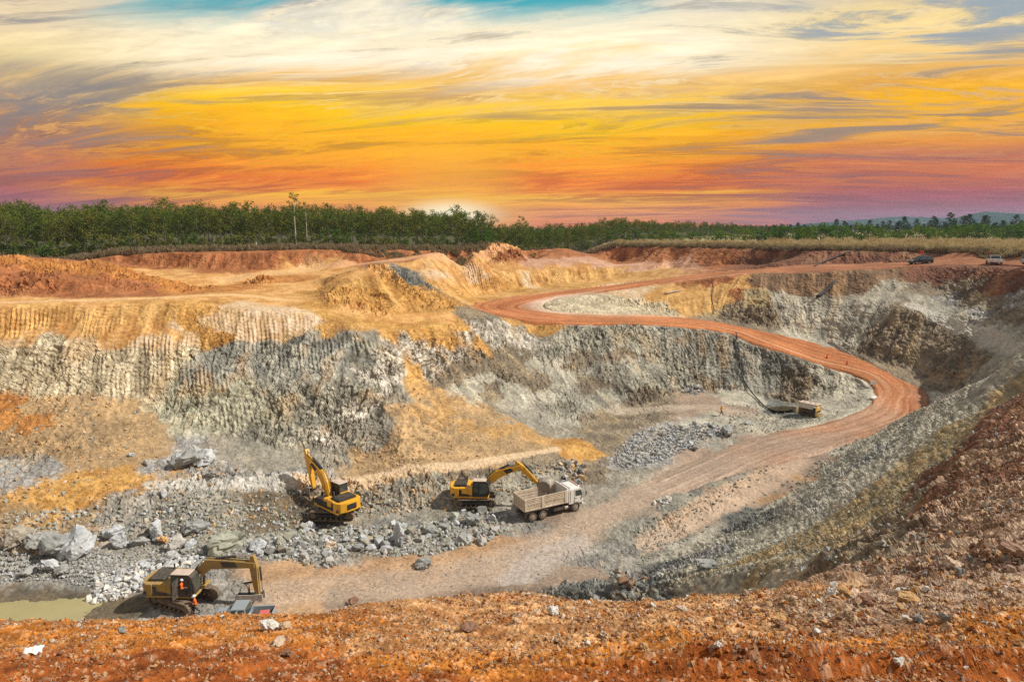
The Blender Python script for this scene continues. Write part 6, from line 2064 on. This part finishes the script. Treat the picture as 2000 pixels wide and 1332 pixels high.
    MB().box((7.35, 0, 2.86), (.22, 1.9, .14), bevel=.04).build('visor', M['truck_white'], cab)
    MB().plate([(7.79, -1.08, 1.86), (7.79, 1.08, 1.86), (7.575, 1.02, 2.58), (7.575, -1.02, 2.58)], .04).build('windscreen', M['glass'], cab)
    for s in (1, -1):
        MB().plate([(6.72, s * 1.206, 1.84), (7.62, s * 1.206, 1.84), (7.46, s * 1.206, 2.52), (6.72, s * 1.206, 2.52)], .03).build('side_window', M['glass'], cab)
        d = MB().plate([(6.62, s * 1.208, 1.08), (7.68, s * 1.208, 1.14), (7.70, s * 1.208, 1.78), (6.62, s * 1.208, 1.78)], .02).build('door', M['truck_white'], root)
        MB().box((6.78, s * 1.235, 1.62), (.18, .03, .05)).build('handle', M['chassis'], d)
        MB().plate([(6.05, s * 1.205, 1.2), (6.10, s * 1.205, 1.2), (6.10, s * 1.205, 2.6), (6.05, s * 1.205, 2.6)], .02).plate([(6.55, s * 1.205, 1.1), (6.58, s * 1.205, 1.1), (6.58, s * 1.205, 2.6), (6.55, s * 1.205, 2.6)], .02).build('panel_gap', M['chassis'], cab)
        MB().tube([(7.6, s * 1.22, 2.5), (8.0, s * 1.42, 2.45), (8.0, s * 1.45, 1.9)], .02, 5).build('mirror_arm', M['chassis'], root)
        MB().box((7.99, s * 1.46, 2.12), (.07, .22, .46), bevel=.03).build('mirror', M['chassis'], root)
        MB().box((7.83, s * .92, 1.08), (.06, .34, .2), bevel=.02).build('headlight', M['chrome'], root)
        MB().prism([(6.15, .60), (6.32, .98), (6.55, 1.14), (6.95, 1.14), (7.18, .98), (7.34, .60), (7.20, .60), (7.06, .92), (6.90, 1.06), (6.58, 1.06), (6.44, .92), (6.28, .60)], s * 1.0 - .22, s * 1.0 + .22).build('wheel_arch', M['chassis'], root)
    MB().box((7.72, 0, .78), (.24, 2.36, .34), bevel=.05).build('bumper', M['truck_white'], root)
    MB().box((7.80, 0, 1.34), (.04, 1.5, .22), bevel=.01).build('front_grille', M['chassis'], cab)
    for y in (-.7, -.35, 0, .35, .7): MB().box((7.30, y, 2.97), (.12, .12, .08), bevel=.02).build('marker_lamp', M['red'], root)
    MB().cyl((5.72, -.8, 1.0), (5.72, -.8, 2.5), .08, seg=8).build('air_intake', M['chassis'], root)
    return root


a = stand(1042, 1021); b = stand(1125, 1005)
hd = math.atan2(b.y - a.y, b.x - a.x)
hd = D(27)
mid = pad(1086, 1010, 2.0)
# rear axle group at x = 1.8, front axle at 6.75; the near side is 1.1 m to the right of the centre line
ca, sa_ = math.cos(hd), math.sin(hd)
org = Vector((mid.x - 4.2 * ca - 1.1 * sa_ * 1.0, mid.y - 4.2 * sa_ + 1.1 * ca, 0))
za = np.mean([top(org.x + 1.8 * ca + t * sa_, org.y + 1.8 * sa_ - t * ca) for t in (-1, 0, 1)]); zb_ = np.mean([top(org.x + 6.75 * ca + t * sa_, org.y + 6.75 * sa_ - t * ca) for t in (-1, 0, 1)])
pit = -math.atan2(zb_ - za, 4.95)
org.z = za + 1.8 * math.sin(pit) + .02
truck = dump_truck(org, hd, pit)


# ================================================================== CARS
def car_body(root, L_, W, prof, belt, paint, name='body'):
    """prof: side outline (x, z) of the body up to the belt; slightly narrower at the ends"""
    mb = MB().prism(prof, -W / 2, W / 2, bevel=.06)
    for v in mb.bm.verts:
        t = abs(v.co.x) / (L_ / 2)
        v.co.y *= 1 - .10 * max(0, t - .7) / .3
    return mb.build(name, paint, root, smooth=False)


def greenhouse(root, x0, x1, x2, x3, z0, z1, W, paint):
    """cabin: x0..x3 at the belt (rear to front), x1..x2 at the roof"""
    mb = MB()
    w0, w1 = W / 2 * .97, W / 2 * .80
    lo = [(x0, -w0, z0), (x3, -w0, z0), (x3, w0, z0), (x0, w0, z0)]; hi = [(x1, -w1, z1), (x2, -w1, z1), (x2, w1, z1), (x1, w1, z1)]
    v = [mb.bm.verts.new(p) for p in lo + hi]
    for f in ((0, 1, 2, 3), (4, 5, 6, 7), (0, 1, 5, 4), (1, 2, 6, 5), (2, 3, 7, 6), (3, 0, 4, 7)): mb.bm.faces.new([v[i] for i in f])
    cabin = mb.build('cabin', paint, root)
    def lerp(a, b, t): return tuple(a[i] + (b[i] - a[i]) * t for i in range(3))
    def pane(nm, A, B, C_, D_, inset=.10, out=.012):
        q = [Vector(p) for p in (A, B, C_, D_)]; c = sum(q, Vector()) / 4
        n = (q[1] - q[0]).cross(q[2] - q[0]).normalized()
        if n.dot(c - Vector(((x0 + x3) / 2, 0, (z0 + z1) / 2))) < 0: n = -n
        MB().plate([p + (c - p).normalized() * inset + n * out for p in q], .02).build(nm, M['glass'], cabin)
    pane('windscreen', lo[1], lo[2], hi[2], hi[1], .08)
    pane('rear_window', lo[3], lo[0], hi[0], hi[3], .10)
    for s, (a, b, c, d) in ((-1, (lo[0], lo[1], hi[1], hi[0])), (1, (lo[3], lo[2], hi[2], hi[3]))):
        m0, m1 = lerp(a, b, .5), lerp(d, c, .5)
        pane('side_window', a, m0, m1, d, .09); pane('side_window', m0, b, c, m1, .09)
    return cabin


def suv(loc, rz, paint, label):
    root = empty('parked_car', loc, (0, 0, rz)); tag(root, label, 'car')
    L_, W = 4.7, 1.85
    prof = [(-2.3, .42), (-2.35, .75), (-2.28, 1.02), (.95, 1.05), (1.9, .98), (2.28, .82), (2.35, .55), (2.25, .36), (-2.2, .36)]
    car_body(root, L_, W, prof, 1.0, paint)
    greenhouse(root, -2.22, -1.95, .25, 1.05, 1.02, 1.72, W, paint)
    for s in (1, -1):
        MB().box((-.9, s * .62, 1.77), (1.9, .04, .05)).build('roof_rail', M['chrome'], root)
        MB().box((2.26, s * .62, .78), (.12, .34, .16), bevel=.03).build('headlight', M['chrome'], root)
        MB().box((-2.32, s * .72, .92), (.08, .2, .24), bevel=.02).build('tail_light', M['red'], root)
        MB().box((.85, s * 1.0, 1.10), (.12, .2, .14), bevel=.03).build('mirror', paint, root)
        for x in (-1.35, 1.4): wheel(root, x, s * .82, .37, .24)
    MB().box((2.33, 0, .5), (.1, 1.5, .18), bevel=.03).build('bumper', M['chassis'], root)
    return root


def pickup(loc, rz, paint, label):
    root = empty('pickup_truck', loc, (0, 0, rz)); tag(root, label, 'pickup truck')
    L_, W = 5.2, 1.85
    prof = [(-.72, .45), (-.72, 1.05), (1.0, 1.05), (2.0, .98), (2.48, .84), (2.58, .6), (2.5, .42)]
    car_body(root, L_, W, prof, 1.0, paint)
    greenhouse(root, -.70, -.55, .55, 1.15, 1.03, 1.70, W, paint)
    b = MB()
    b.box((-1.65, 0, .62), (1.9, 1.7, .10)).build('bed_floor', M['chassis'], root)
    for s in (1, -1):
        MB().box((-1.65, s * .87, .80), (1.92, .10, .54), bevel=.04).build('bed_side', paint, root)
        MB().box((2.45, s * .66, .82), (.12, .34, .18), bevel=.03).build('headlight', M['chrome'], root)
        MB().box((-2.60, s * .82, .88), (.06, .14, .34), bevel=.02).build('tail_light', M['red'], root)
        MB().box((.9, s * 1.0, 1.12), (.12, .2, .16), bevel=.03).build('mirror', M['chrome'], root)
        for x in (-1.6, 1.55): wheel(root, x, s * .80, .38, .24)
    t = MB().box((-2.58, 0, .82), (.08, 1.66, .5), bevel=.03).build('tailgate', paint, root)
    MB().box((-2.63, 0, .92), (.03, .4, .08)).build('handle', M['chrome'], t)
    MB().box((-2.66, 0, .5), (.14, 1.6, .14), bevel=.03).build('rear_bumper', M['chrome'], root)
    MB().box((2.55, 0, .52), (.12, 1.6, .2), bevel=.03).build('front_bumper', M['chassis'], root)
    return root


p = pad(1797, 516, 1.5, .02); suv(p, D(186), M['car_dark'], 'dark blue estate car with roof rails parked on the road along the far rim')
p = pad(1941, 516, 1.5, .02); pickup(p, D(68), M['car_white'], 'white pickup seen from behind parked on the far rim right of the dark car')
p = pad(2022, 517, 1.5, .02); suv(p, D(10), M['silver_blue'], 'blue-grey car cut off by the right edge of the picture on the far rim')
p = at_z(472, 1216, -32.0); p.z = grade(p, 1.2)
PICK = pickup(p, D(184), M['silver_blue'], 'silver-blue pickup half hidden by the rim in front of the hammer excavator')
PK = p.copy()
q = Matrix.Translation(p) @ Matrix.Rotation(D(184), 4, 'Z')
bx = MB().box((0, 0, .24), (.70, .62, .40), bevel=.03).build('crate', M['pink'])
MB().box((0, 0, .45), (.74, .66, .06), bevel=.02).build('lid', M['pink'], bx)
bx.location = q @ Vector((-1.95, .25, .66)); bx.rotation_euler = (0, 0, D(190)); tag(bx, 'faded red box in the open bed of the silver-blue pickup', 'box')


# ================================================================== PUMP SET BY THE SUMP
def generator(loc, rz):
    root = empty('generator', loc, (0, 0, rz)); tag(root, 'dusty yellow canopied generator set with its side doors raised beside the sump', 'generator')
    MB().box((0, 0, .22), (2.9, 1.35, .18), bevel=.03).build('skid', M['chassis'], root)
    for x in (-1.38, 1.38):
        for y in (-.62, .62): MB().box((x, y, 1.1), (.08, .08, 1.7)).build('post', M['gen_yellow'], root)
    MB().box((1.36, 0, 1.45), (.06, 1.26, .85), bevel=.01).build('end_panel', M['gen_yellow'], root)
    MB().box((1.395, 0, 1.55), (.03, .42, .18)).build('nameplate', M['plastic_white'], root)
    MB().box((1.33, 0, .68), (.05, 1.2, .62)).build('radiator_grille', M['chassis'], root)
    MB().box((-1.36, 0, 1.1), (.06, 1.2, 1.5)).build('rear_panel', M['gen_yellow'], root)
    MB().box((-.1, 0, .85), (1.9, .7, .9), bevel=.08).build('engine', M['chassis'], root)
    rf = MB().box((0, 0, 1.98), (3.0, 1.42, .10), bevel=.03).build('roof', M['roof_dust'], root)
    for x in (-.8, .1, .9): MB().cyl((x, 0, 2.02), (x, 0, 2.07), .14, seg=10).build('vent', M['chassis'], rf)
    MB().plate([(-1.2, -.70, 1.95), (1.1, -.70, 1.95), (1.1, -1.15, 1.35), (-1.2, -1.15, 1.35)], .04).build('side_door', M['canvas'], root)
    MB().plate([(-1.2, .70, 1.95), (1.1, .70, 1.95), (1.1, 1.10, 1.35), (-1.2, 1.10, 1.35)], .04).build('side_door', M['gen_yellow'], root)
    return root
p = pad(1580, 812, 1.2, .05); generator(p, D(-52)); GP = p.copy()
dr = MB().cyl((0, 0, 0), (0, 0, .85), .30, seg=16).build('drum', M['rim'])
MB().cyl((0, 0, .83), (0, 0, .87), .31, seg=16).build('rim_band', M['rim'], dr)
MB().cyl((0, 0, .42), (0, 0, .46), .31, seg=16).build('rim_band', M['rim'], dr)
q = pad(1552, 804, .4); dr.location = q; tag(dr, 'rusty tan drum standing left of the yellow generator', 'drum')
e = empty('toolbox', pad(1598, 813, .4), (0, 0, .3)); tag(e, 'low tan chest on the ground right of the yellow generator', 'chest')
MB().box((0, 0, .28), (.9, .5, .5), bevel=.03).build('chest_body', M['gen_yellow'], e); MB().box((0, 0, .56), (.94, .54, .08), bevel=.02).build('lid', M['canvas'], e)


# ================================================================== PEOPLE
def skin_chain(parts, name, materials, pick, subs=1):
    """parts: list of chains [(x,y,z,r), ...]; the first vertex of a later chain is joined to the nearest earlier vertex"""
    bm = bmesh.new(); sl = bm.verts.layers.skin.verify()
    allv = []
    for ch in parts:
        prev = None
        for i, (x, y, z, r) in enumerate(ch):
            if i == 0 and allv:
                prev = min(allv, key=lambda v: (v.co - Vector((x, y, z))).length); continue
            v = bm.verts.new((x, y, z)); v[sl].radius = (r, r)
            if prev: bm.edges.new((prev, v))
            if not allv: v[sl].use_root = True
            allv.append(v); prev = v
    me = bpy.data.meshes.new(name + '_base'); bm.to_mesh(me); bm.free()
    o = bpy.data.objects.new(name, me); col.objects.link(o)
    o.modifiers.new('skin', 'SKIN').use_smooth_shade = True
    o.modifiers.new('sub', 'SUBSURF').levels = subs
    o.modifiers['sub'].render_levels = subs
    dg = bpy.context.evaluated_depsgraph_get()
    m2 = bpy.data.meshes.new_from_object(o.evaluated_get(dg), depsgraph=dg)
    o.modifiers.clear(); o.data = m2; m2.name = name
    m2.materials.clear()
    for mm in materials: m2.materials.append(mm)
    for p in m2.polygons:
        p.material_index = pick(p.center); p.use_smooth = True
    return o


def person(loc, rz, label, shirt, pose='walk', seated=False):
    # x forward, y left
    hz = .93
    if pose == 'walk':
        legs = {1: [(.0, .10, .90), (.20, .10, .50), (.10, .11, .09)], -1: [(.0, -.10, .90), (-.02, -.10, .49), (-.36, -.11, .12)]}
        arms = {1: [(.04, .21, 1.40), (-.14, .27, 1.12), (-.04, .25, .90)], -1: [(.04, -.21, 1.40), (.08, -.27, 1.10), (.30, -.22, 1.00)]}
    elif pose == 'stride':
        legs = {1: [(.0, .10, .90), (.26, .10, .55), (.42, .11, .10)], -1: [(.0, -.10, .90), (-.06, -.10, .49), (-.40, -.11, .12)]}
        arms = {1: [(.10, .21, 1.38), (-.06, .27, 1.10), (.10, .25, .92)], -1: [(.10, -.21, 1.38), (.22, -.27, 1.12), (.46, -.20, 1.04)]}
    else:
        legs = {1: [(.0, .10, .90), (.42, .14, .88), (.45, .14, .46)], -1: [(.0, -.10, .90), (.42, -.14, .88), (.45, -.14, .46)]}
        arms = {1: [(.04, .21, 1.40), (.16, .28, 1.14), (.42, .22, 1.12)], -1: [(.04, -.21, 1.40), (.16, -.28, 1.14), (.42, -.22, 1.12)]}
    lean = .10 if pose == 'stride' else .03
    ch = [[(0, 0, .93, .13), (.01, 0, 1.08, .125), (lean * .7, 0, 1.25, .15), (lean, 0, 1.40, .125), (lean, 0, 1.50, .055), (lean + .015, 0, 1.58, .075), (lean + .02, 0, 1.67, .095), (lean + .01, 0, 1.73, .07)]]
    for s in (1, -1):
        h, k, a = legs[s]
        ch.append([(0, 0, .93, .1), (h[0], h[1], h[2], .105), ((h[0] + k[0]) / 2, k[1], (h[2] + k[2]) / 2, .088), (k[0], k[1], k[2], .062), ((k[0] * .55 + a[0] * .45), a[1], k[2] * .55 + a[2] * .45, .058), (a[0], a[1], a[2], .042), (a[0] + .10, a[1], max(a[2] - .05, .045), .045), (a[0] + .19, a[1], max(a[2] - .06, .035), .032)])
        sh, el, ha = arms[s]
        d = Vector((ha[0] - el[0], ha[1] - el[1], ha[2] - el[2])).normalized()
        w = Vector(ha)
        ch.append([(lean, 0, 1.40, .12), (sh[0], sh[1] * .9, sh[2], .068), ((sh[0] + el[0]) / 2, (sh[1] + el[1]) / 2, (sh[2] + el[2]) / 2, .055), (*el, .045), (*(Vector(el) * .5 + w * .5), .042), (*w, .028), (*(w + d * .05), .034), (*(w + d * .09), .034)])
        side = d.cross(Vector((0, 0, 1))).normalized()
        pm = w + d * .09
        for i, (off, ln) in enumerate(((-.033, .065), (-.011, .08), (.011, .085), (.033, .075))):
            b = pm + side * off
            ch.append([(*pm, .02), (*(b + d * .02), .010), (*(b + d * ln * .6 - Vector((0, 0, .008))), .009), (*(b + d * ln - Vector((0, 0, .025))), .008)])
        t = w + d * .03
        ch.append([(*(w + d * .05), .02), (*(t - side * .05), .011), (*(t - side * .06 + d * .04), .009)])
    sm = M[shirt]
    def pick(c):
        if c.z > 1.52: return 2
        for s in (1, -1):
            if (c - (Vector(arms[s][2]) + Vector((.02, 0, 0)))).length < .16 and abs(c.y) > .15: return 2
        if c.z > .96 : return 0
        if abs(c.y) > .19 and c.z > .9 and pose != 'sit': return 0
        return 1
    o = skin_chain(ch, 'person', [sm, M['navy_cloth'], M['skin']], pick)
    tag(o, label, 'person')
    o.location = loc; o.rotation_euler = (0, 0, rz)
    hx = lean + .015
    mb = MB()
    r = bmesh.ops.create_uvsphere(mb.bm, u_segments=14, v_segments=8, radius=.135)
    for v in r['verts']:
        v.co.z = max(v.co.z, -.01) * .95; v.co.x *= 1.12
        v.co += Vector((hx, 0, 1.70))
    mb.cyl((hx + .03, 0, 1.685), (hx + .03, 0, 1.70), .165, .15, 14)
    mb.build('helmet', M['helmet'], o, smooth=True)
    # face and hi-vis stripes
    MB().box((hx + .088, 0, 1.615), (.035, .03, .045), bevel=.01).build('nose', M['skin'], o)
    MB().box((hx + .078, 0, 1.575), (.02, .05, .012)).build('mouth', M['rim'], o)
    for s in (1, -1):
        MB().box((hx + .082, s * .034, 1.645), (.015, .02, .012)).build('eye', M['navy_cloth'], o)
        MB().box((hx + .0, s * .088, 1.62), (.04, .02, .06), bevel=.006).build('ear', M['skin'], o)
    return o


p = at_z(383, 1199, -31.9); p.z = top(p.x, p.y) + .05; person(p, D(208), 'person in orange work shirt and white helmet walking beside the hammer excavator track', 'orange_cloth', 'walk')
p = stand(1408, 813); person(p, D(10), 'person in an amber work shirt striding across the floor at the back of the pit', 'amber_cloth', 'stride')
# the operator sits in the open cab of the hammer excavator
root3, H3, _ = ex3
mw = Matrix.Translation(root3.location) @ Matrix.Rotation(root3.rotation_euler.z, 4, 'Z') @ Matrix.Scale(1.1, 4) @ H3
op = person(mw @ Vector((.62, -1.34, 1.02)) , D(-4), 'operator in an orange shirt sitting in the open cab of the hammer excavator', 'orange_cloth', 'sit')


# ================================================================== HOSES, FLAGS, MARKERS
def hose(name, pix, r, label, cat, lift=.06, material='hose'):
    pts = []
    for (a, b) in zip(pix, pix[1:]):
        n = max(2, int(math.hypot(b[0] - a[0], b[1] - a[1]) / 7))
        for i in range(n):
            t = i / n
            pts.append(stand(a[0] + (b[0] - a[0]) * t, a[1] + (b[1] - a[1]) * t))
    pts.append(stand(*pix[-1]))
    P = np.array([tuple(p) for p in pts])
    for _ in range(3): P[1:-1] = (P[:-2] + 2 * P[1:-1] + P[2:]) / 4
    P[:, 2] += lift + r
    o = MB().tube([Vector(p) for p in P], r, 7).build(name, M[material], None, smooth=True)
    tag(o, label, cat)
    return o


hose('water_hose', [(1438, 650), (1443, 690), (1446, 720), (1452, 745), (1462, 765), (1478, 780), (1492, 797), (1510, 805), (1530, 806)], .10, 'long black hose running down the inner wall from the haul road to the sump', 'hose', .10)
hose('water_hose', [(1391, 548), (1395, 562), (1388, 585), (1396, 606), (1393, 615)], .07, 'black hose hanging down the yellow ribbed wall between the two legs of the haul road', 'hose', .12)
hose('drain_pipe', [(1590, 521), (1625, 508), (1662, 494)], .17, 'black pipe slanting up the red bank beyond the far rim road', 'pipe', .1)
hose('drain_pipe', [(1595, 588), (1612, 575), (1632, 556)], .30, 'short black pipe lying in the gully of the far grey wall', 'pipe', .1)  # tube added to draw the dark line of the gully, not a pipe
hose('drain_pipe', [(1622, 668), (1640, 680), (1662, 692)], .14, 'grey pipe lying along the outer edge of the haul road', 'pipe', .1, 'steel')
hose('drain_pipe', [(1298, 576), (1328, 570)], .16, 'short dark pipe lying on the pale wall inside the hairpin bend', 'pipe', .1, 'steel')


def flag(px, py, h, label, size=.55):
    p = stand(px, py)
    r = empty('marker_flag', p); tag(r, label, 'flag')
    MB().cyl((0, 0, 0), (0, 0, h), .03, seg=6).build('pole', M['rim'], r)
    mb = MB()
    n = 6
    va = [[mb.bm.verts.new((-size * i / n, .06 * math.sin(i * 1.4), h - .02 - j * size * .62 - .03 * i)) for j in (0, 1)] for i in range(n + 1)]
    for a, b in zip(va, va[1:]): mb.bm.faces.new((a[0], a[1], b[1], b[0]))
    mb.build('cloth', M['red'], r)
    return r
flag(1802, 513, 2.6, 'red flag on a pole right behind the dark car on the far rim', 1.0)
flag(1931, 513, 2.4, 'small red flag on a thin pole left of the white pickup on the far rim', .45)


def cone(px, py, label):
    p = stand(px, py); r = empty('traffic_cone', p + Vector((0, 0, .02))); tag(r, label, 'cone')
    MB().cyl((0, 0, .04), (0, 0, .95), .20, .04, 10).build('cone_body', M['red'], r)
    MB().box((0, 0, .025), (.5, .5, .05)).build('base', M['red'], r)
    MB().cyl((0, 0, .45), (0, 0, .62), .125, .09, 10).build('stripe', M['plastic_white'], r)
cone(1615, 699, 'red marker cone on the inner edge of the haul road, upper of two')
cone(1654, 712, 'red marker cone on the inner edge of the haul road, lower of two')


def board(px, py, label, w=.9, h=.75):
    p = stand(px, py); r = empty('sign_board', p, (0, 0, D(-28))); tag(r, label, 'sign')
    for s in (1, -1): MB().box((s * w * .35, 0, .35), (.05, .05, .7)).build('post', M['rim'], r)
    MB().box((0, -.04, .45 + h / 2), (w, .05, h), bevel=.01).build('panel', M['plastic_white'], r)
board(1705, 755, 'blank white board at the inner edge of the road bend', .9, .6)
q = stand(1706, 777); e = empty('rubble_bag', q, (0, 0, .4)); tag(e, 'white sack lying on the inner edge of the road bend below the board', 'sack')
mb = MB(); r_ = bmesh.ops.create_icosphere(mb.bm, subdivisions=2, radius=.5)
for v in r_['verts']: v.co = Vector((v.co.x * 1.3, v.co.y * .8, max(v.co.z, -.3) * .6 + .2)) + Vector((random.uniform(-.04, .04), random.uniform(-.04, .04), random.uniform(-.03, .03)))
mb.build('sack_body', M['plastic_white'], e)
MB().cyl((.6, 0, .22), (.78, 0, .30), .10, .16, 8).build('sack_neck', M['plastic_white'], e)
# a white post in front of the wood, and litter on the rim
p = at_y(500, 475, 166); p.z = ground(p.x, p.y)
e = empty('marker_post', p); tag(e, 'white marker post standing in front of the dark wood left of the tallest tree', 'post')
MB().box((0, 0, .9), (.28, .12, 1.8), bevel=.02).build('post_body', M['plastic_white'], e); MB().box((0, 0, 1.84), (.34, .18, .08)).build('cap', M['plastic_white'], e)
q = stand(66, 1276)
mb = MB(); rr = random.Random(3)
bmesh.ops.create_grid(mb.bm, x_segments=8, y_segments=5, size=.5)
for v in mb.bm.verts: v.co = Vector((v.co.x * .17, v.co.y * .09, rr.uniform(.0, .045) + .01))
o = mb.build('plastic_bag', M['plastic_white']); o.location = q + Vector((0, 0, .01)); o.rotation_euler = (.1, .1, .3); tag(o, 'crumpled white plastic bag on the orange rim at the lower left', 'litter')
q = stand(77, 1266); o = link('stone', BIG['rock_grey'][1]); o.location = q + Vector((0, 0, .02)); o.scale = (.075, .065, .075); tag(o, 'grey stone sitting on the crumpled white plastic bag', 'stone')
# ================================================================== HAZE
def haze():
    mb = MB()
    x0, x1, y0, y1, z0, z1 = -3500, 3500, -3500, 3500, -40, 74
    o = mb.box(((x0 + x1) / 2, (y0 + y1) / 2, (z0 + z1) / 2), (x1 - x0, y1 - y0, z1 - z0)).build('haze', bpy.data.materials.new('haze'))
    m = o.data.materials[0]; m.use_nodes = True
    k = NT(m.node_tree)
    v = k.n('ShaderNodeVolumePrincipled')
    v.inputs['Color'].default_value = (.55, .76, 1.0, 1)
    v.inputs['Density'].default_value = 0.00013
    v.inputs['Anisotropy'].default_value = .2
    out = k.n('ShaderNodeOutputMaterial'); k.t.links.new(v.outputs[0], out.inputs['Volume'])
    tag(o, kind='stuff')
haze()
